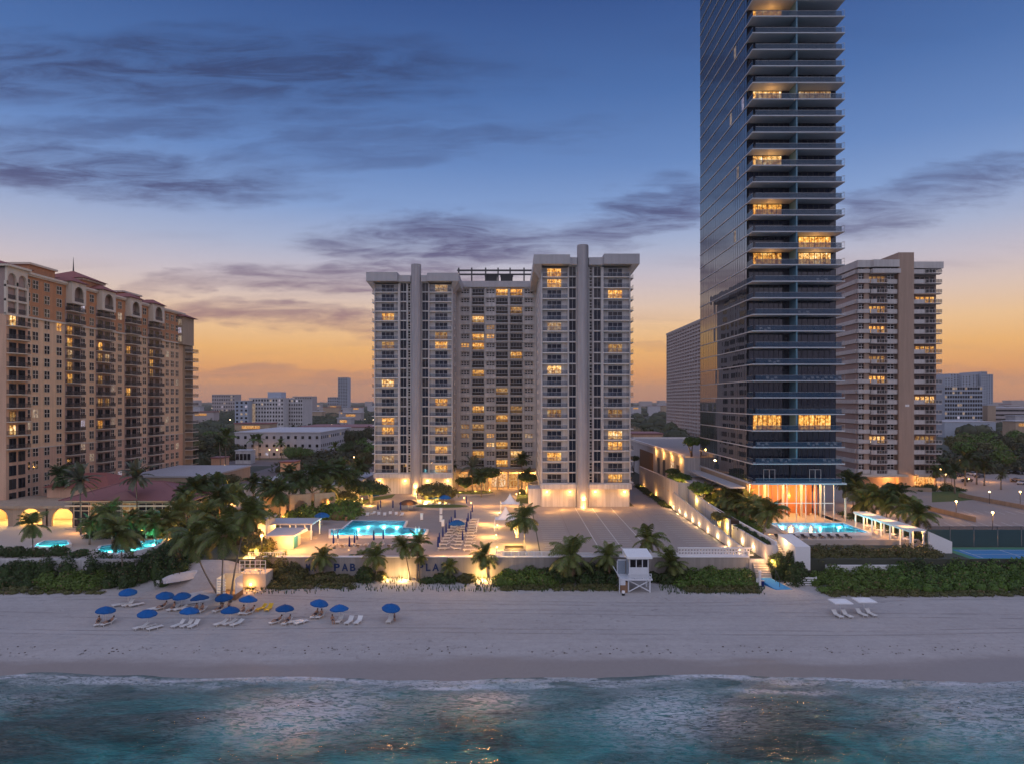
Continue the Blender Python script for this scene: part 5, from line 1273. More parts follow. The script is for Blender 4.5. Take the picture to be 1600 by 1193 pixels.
# --- people: one skinned body each
def person_mesh(name, joints, bones, radii):
    me=bpy.data.meshes.new(name); me.from_pydata(joints,bones,[]); o=bpy.data.objects.new(name,me); C.objects.link(o)
    m_=o.modifiers.new('s','SKIN'); m_.use_smooth_shade=True
    for i,r in enumerate(radii): me.skin_vertices[0].data[i].radius=(r,r)
    me.skin_vertices[0].data[0].use_root=True
    o.modifiers.new('u','SUBSURF').levels=1
    dg=bpy.context.evaluated_depsgraph_get(); out=bpy.data.meshes.new_from_object(o.evaluated_get(dg)); bpy.data.objects.remove(o)
    return out
def pose(kind):
    if kind=='recline': # lying back on a lounger, head towards +Y
        J=[(0,.25,.42),(0,.45,.52),(0,.68,.68),(0,.82,.82),(0,.90,.92),(-.1,.2,.42),(-.12,-.22,.60),(-.13,-.62,.40),(-.13,-.72,.48),(.1,.2,.42),(.12,-.25,.44),(.13,-.68,.40),(.13,-.74,.50),(-.2,.66,.66),(-.28,.42,.50),(-.24,.2,.46),(.2,.66,.66),(.28,.44,.50),(.22,.22,.47)]
    elif kind=='sit':   # upright on a low chair, facing -Y
        J=[(0,.1,.42),(0,.16,.62),(0,.2,.86),(0,.2,1.0),(0,.18,1.12),(-.1,.05,.42),(-.13,-.36,.50),(-.13,-.5,.1),(-.13,-.62,.05),(.1,.05,.42),(.13,-.36,.50),(.13,-.48,.1),(.13,-.6,.05),(-.2,.18,.84),(-.27,.02,.64),(-.2,-.22,.56),(.2,.18,.84),(.27,.04,.62),(.2,-.2,.55)]
    else:               # standing
        J=[(0,0,.92),(0,0,1.12),(0,0,1.38),(0,0,1.5),(0,-.02,1.64),(-.09,0,.88),(-.10,-.02,.48),(-.1,.03,.08),(-.1,-.1,.04),(.09,0,.88),(.12,.06,.48),(.14,.1,.08),(.14,-.02,.04),(-.2,0,1.38),(-.26,.02,1.1),(-.24,-.1,.88),(.2,0,1.38),(.27,0,1.12),(.25,-.08,.88)]
    B=[(0,1),(1,2),(2,3),(3,4),(0,5),(5,6),(6,7),(7,8),(0,9),(9,10),(10,11),(11,12),(2,13),(13,14),(14,15),(2,16),(16,17),(17,18)]
    r=[.15,.13,.15,.06,.11,.10,.075,.05,.045,.10,.075,.05,.045,.065,.045,.035,.065,.045,.035]
    return person_mesh('body',J,B,r),J
PM={}
for k in ('recline','sit','stand'):
    me,J=pose(k); me.materials.clear(); me.materials.append(M['skin_tone'])
    h=J[4]; p=J[0]; t_=J[1]
    hair=MB().sphere((h[0],h[1]+.03,h[2]+.04),.125,n=8,h=5).mesh('hair','planter_soil')
    a,b_=(J[5],J[9])
    cl_=MB().tube([tuple(np.array(p)+(np.array(t_)-np.array(p))*q) for q in (-.35,.2,.75)],[.165,.172,.15],10).tube([J[5],tuple((np.array(J[5])+np.array(J[6]))/2)],[.112,.10],8).tube([J[9],tuple((np.array(J[9])+np.array(J[10]))/2)],[.112,.10],8)
    PM[k]=(me,hair,cl_.mesh('swimwear','swim_dark'))
def person(kind,x,y,z,rz,label,sc=1):
    t=thing('person',label,'person',(x,y,z),rz=rz,sc=sc)
    for n_,me in zip(('body','hair','swimwear'),PM[kind]): child(t,n_,me)
ORD=['first','second','third','fourth','fifth','sixth','seventh','eighth','ninth','tenth','eleventh','twelfth','thirteenth','fourteenth','fifteenth','sixteenth']+['%d th'%k for k in range(17,60)]
# --- beach umbrellas (front row = nearer the sea)
UM=[(165,950,'front row, farthest left of all'),(230,955,'front row, second from the left end'),(296,951,'front row, third from the left end'),(360,950,'front row, fourth from the left end'),
    (200,922,'back row, farthest left over an empty white chair'),(258,927,'back row, left one of a close pair'),(284,928,'back row, right one of a close pair'),(312,931,'back row, just right of the close pair'),(350,930,'back row with a white patch on its canopy'),(388,933,'back row beside the yellow chairs'),
    (445,947,'right group, leftmost with pale spot on the rim'),(499,939,'right group, highest up the beach'),(530,947,'right group, left of two empty white loungers'),(611,946,'standing alone at the right end')]
def U(px,py):   # canopy centre seen at (px,py), canopy about 2.15 m above the sand
    z=0
    for _ in range(8):
        D=(EYE-z-2.1)*F/(py-HZ); z=SZ(X(px,D),D)
    return X(px,D),D,z
UP=[]
for px,py,t_ in UM:
    x,y,z=U(px,py); UP.append((x,y,z))
    o=thing('beach_umbrella','round blue beach umbrella, '+t_,'umbrella',(x,y,z),'blue beach umbrellas',rz=rnd.random())
    k=rnd.uniform(-.2,.2)
    child(o,'canopy',can_b,(0,0,1.85),(k,rnd.uniform(-.06,.1),0)); child(o,'pole',pole_m); child(o,'vent',vent_m,(0,0,2.36)); child(o,'frame',rib_m)
LG='white sun loungers under the blue umbrellas'
def lo(ui,dx,dy,rz,ti,label,who=None,wl=''):
    x,y,_=UP[ui]; x+=dx; y+=dy; z=SZ(x,y)
    lounger(x,y,z,R(rz),L_w[ti],label,LG)
    if who: person(who,x,y,z,R(rz),wl)
lo(0,-.75,-.6,20,1,'lounger left of two under the farthest left front umbrella','recline','person in dark swimwear reclining left under the farthest left umbrella'); lo(0,.6,-.5,-25,1,'lounger right of two under the farthest left front umbrella','recline','person reclining on the right lounger under the farthest left umbrella')
lo(1,-.5,-.7,-38,1,'lounger under the second front umbrella'); lo(1,.4,-.4,-38,0,'flatter lounger under the second front umbrella'); lo(1,1.5,-.9,-40,0,'flat empty lounger right of the second front umbrella')
lo(2,-1.1,-.9,-28,2,'left of three loungers under the third front umbrella'); lo(2,.1,-.9,-25,2,'middle of three loungers under the third front umbrella'); lo(2,1.1,-1.0,-14,2,'right of three loungers under the third front umbrella')
lo(3,-1.1,-.6,-35,1,'left of three loungers under the fourth front umbrella'); lo(3,.1,-.5,-40,1,'middle of three loungers under the fourth front umbrella'); lo(3,1.2,-.7,-30,1,'right of three loungers under the fourth front umbrella')
lo(4,.4,-.6,-15,2,'upright empty lounger under the farthest left back umbrella'); lo(4,-.9,-.7,-50,0,'flat lounger left of the farthest left back umbrella'); lo(4,1.7,-.8,-45,0,'flat lounger right of the farthest left back umbrella')
lo(5,-.3,-.7,-30,1,'lounger under left umbrella of the close pair','recline','person reclining under left umbrella of the close pair'); lo(5,-1.1,-.9,-35,0,'low lounger left of the close pair')
lo(6,-.9,-.8,-25,1,'lounger between the close pair of umbrellas','sit','person sitting between the close pair of umbrellas'); lo(6,.2,-.8,-40,1,'lounger under right umbrella of the close pair'); lo(6,1.3,-.5,-45,0,'flat lounger right of the close pair')
lo(7,-.3,-.5,0,1,'left lounger under the umbrella right of the pair','sit','person sitting in the shade right of the close pair'); lo(7,.6,-.6,-10,1,'right lounger under the umbrella right of the pair','sit','second person sitting right of the close pair, near the edge of shade')
lo(8,-.5,-.7,-25,1,'lounger below the white patched umbrella','recline','person reclining below the white patched umbrella'); person('stand',UP[8][0]+.9,UP[8][1]-.4,SZ(UP[8][0]+.9,UP[8][1]-.4),R(40),'person standing in blue shade right of the white patched umbrella',.8)
lo(9,-.5,-.7,-5,1,'left lounger under the umbrella by the yellow chairs','sit','person sitting left under the umbrella by the yellow chairs'); lo(9,.5,-.8,-25,1,'right lounger under the umbrella by the yellow chairs','recline','person reclining right under the umbrella by the yellow chairs')
lo(10,-1.0,-.8,-40,1,'lounger left under the leftmost right group umbrella','recline','person reclining under the leftmost umbrella of the right group'); lo(10,.6,-.9,-12,1,'lounger right under the leftmost right group umbrella','recline','person in dark clothes on the lounger right of that pale spotted umbrella'); lo(10,1.7,-.6,-60,0,'low lounger between the right group umbrellas'); lo(10,2.6,-.9,-42,0,'flat lounger left of the highest umbrella')
lo(11,-.5,-.6,-10,1,'left lounger under the highest right group umbrella','recline','person reclining left under the umbrella highest up the beach'); lo(11,.4,-.6,-15,2,'right lounger under the highest right group umbrella','sit','person sitting right under the umbrella highest up the beach')
person('sit',UP[12][0]-.7,UP[12][1]-.9,UP[12][2],R(30),'person sitting on the sand left of two empty loungers'); lo(12,1.6,-.7,-12,2,'left one of two empty white loungers standing alone'); lo(12,2.9,-.7,-10,2,'right one of two empty white loungers standing alone'); lo(12,.1,-.2,-5,2,'blue shaded chair under umbrella beside the two empty loungers')
person('stand',UP[13][0]+.55,UP[13][1]-.3,UP[13][2],R(-60),'person standing under the lone umbrella at the right end',.82); lo(13,-.1,-.4,-5,2,'white chair under the lone right end umbrella')
for px,py,t_ in ((408,952,'left yellow beach chair beside the blue umbrella'),(420,952,'right yellow beach chair standing upright')):
    x,y,z=S(px,py); lounger(x,y,z,R(-5 if px>410 else -30),L_y,t_,'yellow chairs')
# square white umbrellas with pairs of loungers
sq=MB()
for i in range(4):
    c_=[(-1.35,-1.2),(1.35,-1.2),(1.35,1.2),(-1.35,1.2)]; a,b_=c_[i],c_[(i+1)%4]; sq.face([(0,0,.35),(*a,0),(*b_,0)]); sq.face([(*a,0),(*a,-.14),(*b_,-.14),(*b_,0)])
sq=sq.mesh('canopy','fabric_white')
for px,py,t_ in ((1313,937,'left'),(1350,935,'right')):
    x,y,z=U(px,py); o=thing('square_umbrella','white square beach umbrella, %s one of two on the empty sand'%t_,'umbrella',(x,y,z),'white square umbrellas'); child(o,'canopy',sq,(0,0,2.0)); child(o,'pole',pole_m)
    for k,q in enumerate((-.75,.65)): lounger(x+q-.1,y-.9,SZ(x+q,y-.9),R(12),L_w[2],'white lounger, %s one under the %s square umbrella'%(('left','right')[k],t_),'loungers at the square umbrellas')
# --- closed and open umbrellas on the pool deck
fold=MB().tube([(0,0,.7),(0,0,.9),(0,0,1.7),(0,0,2.5),(0,0,2.7)],[.12,.19,.16,.10,.02],8).mesh('folded_canopy','fabric_navy')
poled=MB().tube([(0,0,0),(0,0,2.6)],.028,6).mesh('pole','plastic_white'); based=MB().cyl(0,0,0,.1,.28,n=10).mesh('base','steel')
def closed(px,py,label,h=1.0):
    x,y,z=G(px,py); o=thing('closed_umbrella',label,'umbrella',(x,y,z),'closed blue umbrellas on the pool deck',sc=h); child(o,'folded_canopy',fold); child(o,'pole',poled); child(o,'base',based)
for k,(px,py) in enumerate(((521,854),(528,846),(545.8,859),(554,853),(557.8,848),(584,849),(599,847))): closed(px,py,'folded navy umbrella beside the pool, %s from the left along its near edge'%ORD[k])
for k,(px,py) in enumerate(((684.4,860),(686.5,853),(692,844),(697,836.5),(702,830),(705,825),(711,813))): closed(px,py,'folded navy umbrella, %s from the sea in the left lounger row'%ORD[k])
for k,(px,py) in enumerate(((722.8,849),(728,835.6),(729.4,827.5),(731.5,818.7),(735.6,815),(737.8,804))): closed(px,py,'folded navy umbrella, %s from the sea in the right lounger row'%ORD[k])
for k,(px,py) in enumerate(((564,799),(590.6,800),(594.6,797),(614,797),(626,800),(652,783),(729,790))): closed(px,py,'folded navy umbrella, %s from the left behind the pool'%ORD[k])
bigc={'b':canopy(1.7,.75,8,.2).mesh('canopy','fabric_blue'),'n':canopy(2.3,.9,8,.25).mesh('canopy','fabric_brown')}
for px,py,k,t_ in ((583,783,'b','open blue umbrella at the corner of the lawn'),(505,799,'b','small open blue umbrella behind the pool bar'),(503,818,'b','large open blue umbrella at the right end of the pool bar'),(677,787,'b','left open blue umbrella before the floodlit tree'),(695,788,'b','right open blue umbrella before the floodlit tree'),(714,831,'b','open blue umbrella among the folded ones of the left row'),(638,797,'n','wide dark brown open umbrella behind the pool')):
    x,y,z=G(px,py); o=thing('open_umbrella',t_,'umbrella',(x,y,z)); child(o,'canopy',bigc[k],(0,0,1.9)); child(o,'pole',poled); child(o,'base',based)
# loungers on the pool deck
g1='strap loungers in the double row'; 
for row,(xa,ya,xb,yb) in enumerate(((693,858,716,812),(712,858,726,815),(733,860,742,812))):
    for k in range(11):
        t_=k/10; x,y,z=G(xa+(xb-xa)*t_,ya+(yb-ya)*t_**.85)
        lounger(x,y,z,R(90 if row%2 else -90),L_t[(k+row)%2],'tan strapped lounger, %s from the sea in the %s line between folded umbrellas'%(ORD[k],('left','middle','right')[row]),g1)
for k in range(12):
    x,y,z=G(524+k*12,852+2*(k%2)); lounger(x,y,z,R(180+rnd.uniform(-8,8)),L_t[k%2],'strapped lounger along the near pool edge, %s from the left'%ORD[k],'loungers along near pool edge')
for k in range(9):
    x,y,z=G(556+k*9,803+(k%3)); lounger(x,y,z,R(rnd.uniform(-15,15)),L_w[1],'white lounger behind the pool by the brown umbrella, %s from left'%ORD[k],'loungers behind the pool')
for k in range(8):
    x,y,z=G(664+k*5.2,788+(k%2)*2.5); lounger(x,y,z,R(rnd.uniform(-30,30)),L_w[1],'white lounger before the oval planter, %s from left'%ORD[k],'loungers at the round planter')
for k in range(9):
    x,y,z=G(1222+k*14,843,4.5); lounger(x,132.6,4.5,0,L_d,'dark lounger along the tower pool, %s from left'%ORD[k],'dark loungers at the tower pool')
# small deck things
for k,(px,py) in enumerate(((659,812),(689,803),(689,815),(692,822))):
    x,y,z=G(px,py); o=thing('towel_cabinet','slim white towel cabinet on the deck, %s from the back'%ORD[k],'cabinet',(x,y,z)); child(o,'body',MB().box(-.3,.3,-.3,.3,.12,1.5).mesh('body','white_paint')); child(o,'plinth',MB().box(-.25,.25,-.25,.25,0,.12).mesh('plinth','tyre')); child(o,'lid',MB().box(-.34,.34,-.34,.34,1.5,1.58).mesh('lid','white_trim'))
for px,py,t_ in ((541,813,'dark bin pair left of the pool, front one'),(545,811,'dark bin behind the other beside the pool')):
    x,y,z=G(px,py); o=thing('litter_bin',t_,'bin',(x,y,z)); child(o,'body',MB().cyl(0,0,0,1.0,.3).mesh('body','wood')); child(o,'lid',MB().cyl(0,0,1.0,1.1,.34).mesh('lid','tyre'))
x,y,z=G(746,825); ho=thing('tube_barrier','white tubular rail frame standing on the warm walkway','rail',(x,y,z)); child(ho,'frame',MB().tube([(0,-4,0),(0,-4,1.3),(0,4,1.3),(0,4,0)],.06,5).mesh('frame','white_paint')); child(ho,'middle_rail',MB().tube([(0,-4,.7),(0,4,.7)],.04,5).mesh('middle_rail','white_paint'))
# pool ladder rails
for q in ((652,829,'right'),(525,832,'left')):
    x,y,z=G(q[0],q[1],4.0); o=thing('pool_ladder','chrome pool ladder rails at the %s end of the main pool'%q[2],'ladder',(x,y,GZ+.5))
    for s_ in (-.35,.35): child(o,'rail',MB().tube([(s_,.5,0),(s_,.5,.8),(s_,0,1.0),(s_,-.4,.6),(s_,-.5,-.2)],.04,5).mesh('rail','plastic_white'))
# tensile tents
def tent(px,py,w,h,label):
    x,y,z=G(px,py); o=thing('tent',label,'tent',(x,y,z),'white peaked tents'); mb=MB(); N=24; rings=[]
    for s_ in np.linspace(0,1,7):
        ring_=[]
        for i in range(N):
            a=2*math.pi*i/N; sq_=1/max(abs(math.cos(a)),abs(math.sin(a))); rr=w*.5*s_*(1+(sq_-1)*(.55 if s_<1 else .62))
            zz=2.4+h*(1-s_)**1.9+.12*(sq_-1)*s_*-1.5
            ring_.append((rr*math.cos(a),rr*math.sin(a),zz))
        rings.append(ring_)
    for a,b_ in zip(rings,rings[1:]):
        for i in range(N): j=(i+1)%N; mb.face([a[i],b_[i],b_[j],a[j]])
    child(o,'canopy',mb.mesh('canopy','fabric_white',smooth=True)); pm=MB().tube([(0,0,0),(0,0,2.5)],.06,6).mesh('post','white_paint')
    for sx in (-1,1):
        for sy in (-1,1): child(o,'post',pm,(sx*w*.5,sy*w*.5,0))
    child(o,'mast',MB().tube([(0,0,2.2),(0,0,2.4+h)],.05,6).mesh('mast','white_paint'))
tent(797,800,4.6,2.4,'back white peaked tent beside the driveway'); tent(790,826,4.6,2.6,'front white peaked tent half hidden by the white trunked palm')
for px,py,p in ((778,800,60),(776,822,70),(772,838,60),(776,860,60),(766,868,55),(808,808,40)):
    x,y,z=G(px,py); light((x,y,GZ+1.3),p,(1,.55,.18),.12)
bol=MB().cyl(0,0,0,.8,.09,n=8).mesh('post','steel'); bolh=MB().cyl(0,0,.8,1.0,.11,n=8).mesh('lamp_head','lamp_warm')
for k,(px,py) in enumerate(((780,806),(777,826),(775,842),(776,862),(765,770),(807,776),(812,774),(725,782),(651,780),(566,783),(1203,842),(736,790))):
    x,y,z=G(px,py); o=thing('bollard_light','short glowing bollard light, '+('%s along the walkway by the tents'%ORD[k] if k<4 else '%s around the driveway and lawns'%ORD[k-4]),'bollard',(x,y,z),'bollard lights'); child(o,'post',bol); child(o,'lamp_head',bolh)
    if k>3: light((x,y-.3,z+1.2),18,r=.1)
# gatehouse wall blocks left of the right wing, planters
for q,t_ in (((826,790,846,768,4.6),'pale boundary block left of the right wing base'),((829,772,842,762,3.0),'smaller pale block behind the boundary block')):
    a,b_=G(q[0],q[1]),G(q[2],q[3]); single('boundary_block',MB().box(a[0],a[0]+4.2,a[1],a[1]+8,GZ,GZ+q[4]).mesh('boundary_block','white_wall'),t_,'wall'); light((a[0]-1,a[1]-1.4,GZ+1.4),25)
pl=thing('planter','dark square planter box beside the white trunked palm','planter',(*G(805,868)[:2],GZ)); x,y,_=G(805,868); part(pl,'box',MB().box(x-2.0,x+1.6,y-.9,y+1.8,GZ,GZ+1.5).mesh('box','concrete')); part(pl,'soil',MB().box(x-1.8,x+1.4,y-.7,y+1.6,GZ+1.5,GZ+1.56).mesh('soil','planter_soil')); light((x-.2,y-1.2,GZ+2.4),70,(1,.62,.16),.15)
for px,py,rx,ry,t_ in ((690,793,7.5,3.2,'oval stone planter under the floodlit tree'),(735,771,7.5,4.5,'round kerbed planting island before the entrance')):
    x,y,_=G(px,py); o=thing('planting_island',t_,'planter',(x,y,GZ)); child(o,'kerb',MB().prism([(rx*math.cos(a),ry*math.sin(a)) for a in np.linspace(0,2*math.pi,25)[:-1]],0,.5).mesh('kerb','concrete_light')); child(o,'soil',MB().prism([(rx*.9*math.cos(a),ry*.86*math.sin(a)) for a in np.linspace(0,2*math.pi,25)[:-1]],.5,.56).mesh('soil','lawn'))
# --- cars
def car_parts(paint):
    b=MB(); prof=[(-2.2,.35),(-2.25,.75),(-1.9,.95),(-.9,1.0),(.95,1.02),(2.0,.92),(2.25,.7),(2.2,.35)]
    k=[]; 
    for s_,ww in ((-1,.86),(1,.86)):
        k.append([(x,s_*ww,z) for x,z in prof])
    n_=len(prof)
    for i in range(n_): j=(i+1)%n_; b.face([k[0][i],k[0][j],k[1][j],k[1][i]])
    b.face(k[0]); b.face(k[1][::-1])
    rf=[(-.9,1.0),(-.35,1.42),(.75,1.42),(1.5,.99)]; k2=[[(x,s_*(.8 if z<1.2 else .62),z) for x,z in rf] for s_ in (-1,1)]
    b.face([k2[0][1],k2[0][2],k2[1][2],k2[1][1]])
    g=MB()
    for i in (0,2): g.face([k2[0][i],k2[0][i+1],k2[1][i+1],k2[1][i]])
    g.face(k2[0]); g.face(k2[1][::-1])
    wh=MB().tube([(0,-.1,.33),(0,.1,.33)],.33,12).mesh('wheel','tyre'); hl=MB().box(-.035,.035,-.15,.15,-.07,.07).mesh('headlight','plastic_white')
    return [('body',b.mesh('body',paint),[(0,0,0)]),('windows',g.mesh('windows','window_glass'),[(0,0,0)]),('wheel',wh,[(x,s_,0) for x in (-1.35,1.35) for s_ in (-.78,.78)]),('headlight',hl,[(-2.24,s_,.69) for s_ in (-.6,.6)])]
CP={k:car_parts(k) for k in ('car_dark','car_light')}
def car(px,py,rz,k,label,group,z=GZ):
    x,y,z=G(px,py,z); o=thing('parked_car',label,'car',(x,y,z),group,rz=R(rz))
    for n_,me,at_ in CP[k]:
        for p_ in at_: child(o,n_,me,p_)
for k,(px,py) in enumerate(((1545,738),(1556,738),(1566,739),(1578,738),(1590,740),(1600,740),(1520,742),(1530,745),(1588,752),(1598,756),(1511,752),(1500,744),(1484,745),(1612,748))):
    car(px,py,90 if k<7 else 30,'car_dark' if k%3 else 'car_light','parked car, %s counted from left in the far rows of the right lot'%ORD[k],'cars in the right hand lot')
for k,(px,py) in enumerate(((408,772),(418,772),(428,771))): car(px,py,20,'car_light','white car, %s of three on the low roof deck left of the arches'%ORD[k],'cars on the left roof deck',z=GZ+2)
for k,(px,py) in enumerate(((452,722),(466,722),(480,722),(500,727),(516,729))): car(px,py,0,'car_dark' if k%2 else 'car_light','car on the street behind the resort, %s from left'%ORD[k],'cars on the street')

ps=MB()
for x_ in (-.9,.9): ps.box(x_-.3,x_+.3,-.3,.3,.35,.45).box(x_-.3,x_+.3,.25,.32,.45,.85)
ps.cyl(0,0,0,.5,.3,n=8); ps=ps.mesh('patio_set','plastic_white')
for k,(x_,i) in enumerate(((56,1),(60,1),(69.5,1),(55,2),(66,2),(70,2),(57,6),(65,6),(68,6),(71,6),(57.5,7),(55.5,9),(64,10),(68,12))):
    single('patio_set',ps,'white balcony chairs with small side table on a glass tower balcony','chairs',(x_,149.6,lev[i]+.03),0,'white balcony furniture')
# ================================================================== PALMS
def frond_arrays(L, elev, droop, n=20, seed=0, ll=.30, hang=.5):
    """one pinnate frond along +X: rachis strip and two rows of narrow leaflets"""
    r_=np.random.RandomState(seed); V=[];Q=[]
    P=[];a=R(elev);p=np.array([0.,0,0])
    for i in range(n+1):
        P.append(p.copy()); d=np.array([math.cos(a),0,math.sin(a)]); p=p+d*L/n; a-=R(droop)/n*(.5+1.0*i/n)
    for i in range(n):
        w0,w1=.035*(1-i/n)+.01,.035*(1-(i+1)/n)+.01; k=len(V)
        V+= [P[i]+[0,-w0,0],P[i]+[0,w0,0],P[i+1]+[0,w1,0],P[i+1]+[0,-w1,0]]; Q.append((k,k+1,k+2,k+3))
    for i in range(2,n+1):
        t_=i/n; ln=L*ll*(math.sin(math.pi*min(1,.12+.86*t_))**.6)*(1 if i<n else .8); d=P[i]-P[i-1]; d/=np.linalg.norm(d)
        for s_ in (-1,1):
            for h_ in (0,.5):
                b=P[i]-d*(L/n)*h_; sw=r_.uniform(.35,.6); hg=hang*r_.uniform(.6,1.3)
                dr_=d*sw+np.array([0,s_,0])*.85+np.array([0,0,-hg*.55]); dr_/=np.linalg.norm(dr_)
                tip=b+dr_*ln*r_.uniform(.85,1.1); mid=b+dr_*ln*.55+np.array([0,0,.05*ln]); tip=tip+np.array([0,0,-hg*.32*ln])
                w_=d*.038*(L/2.6); k=len(V); V+=[b-w_*.6,b+w_*.6,mid+w_,mid-w_]; Q.append((k,k+1,k+2,k+3)); k=len(V); V+=[mid-w_,mid+w_,tip+w_*.15,tip-w_*.15]; Q.append((k,k+1,k+2,k+3))
    return np.array(V),np.array(Q)
FR={}
def fset(kind,leaf):
    specs={'coconut':[(78,55,.9),(58,75,1),(38,85,1.05),(14,80,1.05),(-8,70,1.0),(-34,45,.9),(-62,22,.75)],
           'date':[(80,40,.9),(60,55,1),(40,60,1),(20,60,1),(0,55,1),(-20,45,.9),(-45,25,.8)],
           'royal':[(75,60,.9),(50,85,1),(25,85,1),(0,70,1),(-30,45,.85)]}[kind]
    out=[]
    for i,(e,d_,l) in enumerate(specs):
        for v_ in (0,1):
            V,Q=frond_arrays(l,e+v_*9-4,d_+v_*10,20 if kind!='date' else 24,i*2+v_,.30 if kind=='coconut' else .17 if kind=='date' else .24,.55 if kind!='date' else .2)
            out.append((mesh_np('frond',V,Q,leaf),V,Q,e))
    return out
FS={'coconut':fset('coconut','leaf_palm'),'date':fset('date','leaf_silver'),'royal':fset('royal','leaf_mid'),'dark':fset('coconut','leaf_dark')}
dry_me=[mesh_np('frond',*frond_arrays(.8,-68+7*k,18,14,90+k,.2,.4),'leaf_dry') for k in range(2)]
def crown_mesh(kind,seed,n=26):
    r_=random.Random(seed); Vs=[];Qs=[];k=0; fs=FS[kind]
    for i in range(n):
        me,V,Q,e=fs[(i*5+r_.randrange(2))%len(fs)]; a=i*2.399+r_.uniform(-.2,.2); s_=r_.uniform(.85,1.1); c,s2=math.cos(a),math.sin(a)
        W=np.stack([(V[:,0]*c-V[:,1]*s2)*s_,(V[:,0]*s2+V[:,1]*c)*s_,V[:,2]*s_],-1); Vs.append(W);Qs.append(Q+k);k+=len(V)
    leaf={'coconut':'leaf_palm','date':'leaf_silver','royal':'leaf_mid','dark':'leaf_dark'}[kind]
    return mesh_np('crown',np.concatenate(Vs),np.concatenate(Qs),leaf)
CM={k:[crown_mesh(k,s_,22) for s_ in range(3)] for k in FS}
nut=MB()
for k in range(7): a=k*.9; nut.sphere((.20*math.cos(a),.20*math.sin(a),-.12-.10*(k%2)),.11,n=6,h=4)
nut=nut.mesh('coconuts','wood')
BAD={0:0}
def palm(base, top, r, label, kind='coconut', near=True, group='palms', trunk='trunk_grey', tr=.14, seed=None, dry=0):
    """base, top: world points; r: frond length"""
    seed=seed if seed is not None else int(abs(base[0]*13+base[1]*7))
    r_=random.Random(seed); t=thing('palm_tree',label,'palm tree',base,group)
    b=Vector(base); tp=Vector(top); d=tp-b; n_=8; pts=[];rad=[]
    lean=Vector((d.x,d.y,0))
    for i in range(n_+1):
        u=i/n_; q=Vector((d.x*u**1.4 if abs(d.x)<3 else d.x*(1-(1-u)**1.7),d.y*u**1.4,d.z*u)); pts.append(tuple(q)); rad.append(tr*(1.55-.6*min(1,u*3.5)) if u<.3 else tr*(.95-.25*u))
    o=part(t,'trunk',MB().tube(pts,rad,7).mesh('trunk',trunk,smooth=True),base)
    if near:
        fs=FS[kind]; n=26 if kind=='coconut' else 34
        for i in range(n):
            e=fs[(i*5+r_.randrange(2))%len(fs)]
            child(t,'frond',e[0],d,(r_.uniform(-.2,.2),r_.uniform(-.22,.16),i*2.399+r_.uniform(-.25,.25)+seed),r*r_.uniform(.82,1.1))
        for i in range(dry): child(t,'frond',dry_me[i%2],d-Vector((0,0,.15)),(0,0,i*1.7+seed),r*r_.uniform(.8,1)).__setitem__('label','dry brown hanging frond')
        if kind=='coconut': child(t,'coconuts',nut,d,(0,0,seed),r/2.6)
    else: child(t,'crown',CM[kind][seed%3],d,(0,0,seed*1.3),r)
    return t
def palm_px(bx,by,tx,ty,rpx,label,z=GZ,sand=False,**k):
    x,y,zb=S(bx,by) if sand else G(bx,by,z)
    palm((x,y,zb-.1),(X(tx,y),y+rnd.uniform(-.3,.3),Z(ty,y)),rpx/F*y,label,**k)
g='coconut palms along the top of the beach'
for a in ((52,893,52,818,30,'slender coconut palm standing in the thicket at the far left of the beach'),(193,910,188,832,44,'dark trunked coconut palm in the middle of the left thicket'),
          (343,914,304,838,46,'coconut palm leaning strongly left from the sand beside covered boats'),(346,906,351,832,50,'left one of two straight palms before the lit shed'),(360,908,388,802,44,'right one of two straight palms before the lit shed, taller'),
          (505,903,505,868,27,'small palm between the letters M K and P A B'),(563,892,563,875,24,'very low palm at the end of the letters P A B'),(588,907,588,868,27,'palm on bare sand right of the letters P A B'),
          (640,905,631,852,25,'left palm of the crossing pair left of the letters P L A Z A'),(651,905,653,847,27,'right palm of the crossing pair left of the letters P L A Z A'),(655,903,657,868,17,'short palm behind the crossing pair'),(760,903,757,867,28,'palm in front of the brightly floodlit stretch of sea wall'),
          (894,910,893,866,42,'broad shaggy coconut palm on the dune midway between letters and lifeguard hut'),(953,908,951,868,31,'upright palm just left of the lifeguard hut'),(1012,895,1013,842,34,'palm rising directly behind the lifeguard hut roof'),(1052,906,1049,882,34,'low drooping palm right of the lifeguard hut')):
    palm_px(*a,sand=True,group=g,dry=5 if a[0] in (894,953,1052,360) else 0)
palm_px(437,889,436,878,24,'stemless bushy palm in the shrubs left of the letters',z=1.5,group=g)
palm_px(703,898,703,884,18,'stemless palm covering the last letter of the wall',z=1.0,group=g)
palm_px(421,890,420,873,20,'low palm against the balustrade left end',z=1.5,group=g)
palm_px(820,868,819,808,31,'pale trunked coconut palm by the tents on the deck edge',trunk='trunk_white',group='deck palms')
palm_px(1192,836,1203,798,36,'dark coconut palm at the left end of the tower pool',z=4.5,group='tower palms')
palm_px(1437,842,1437,804,34,'coconut palm at the right end of the long pergola',group='tower palms')
g2='palms in the resort gardens'
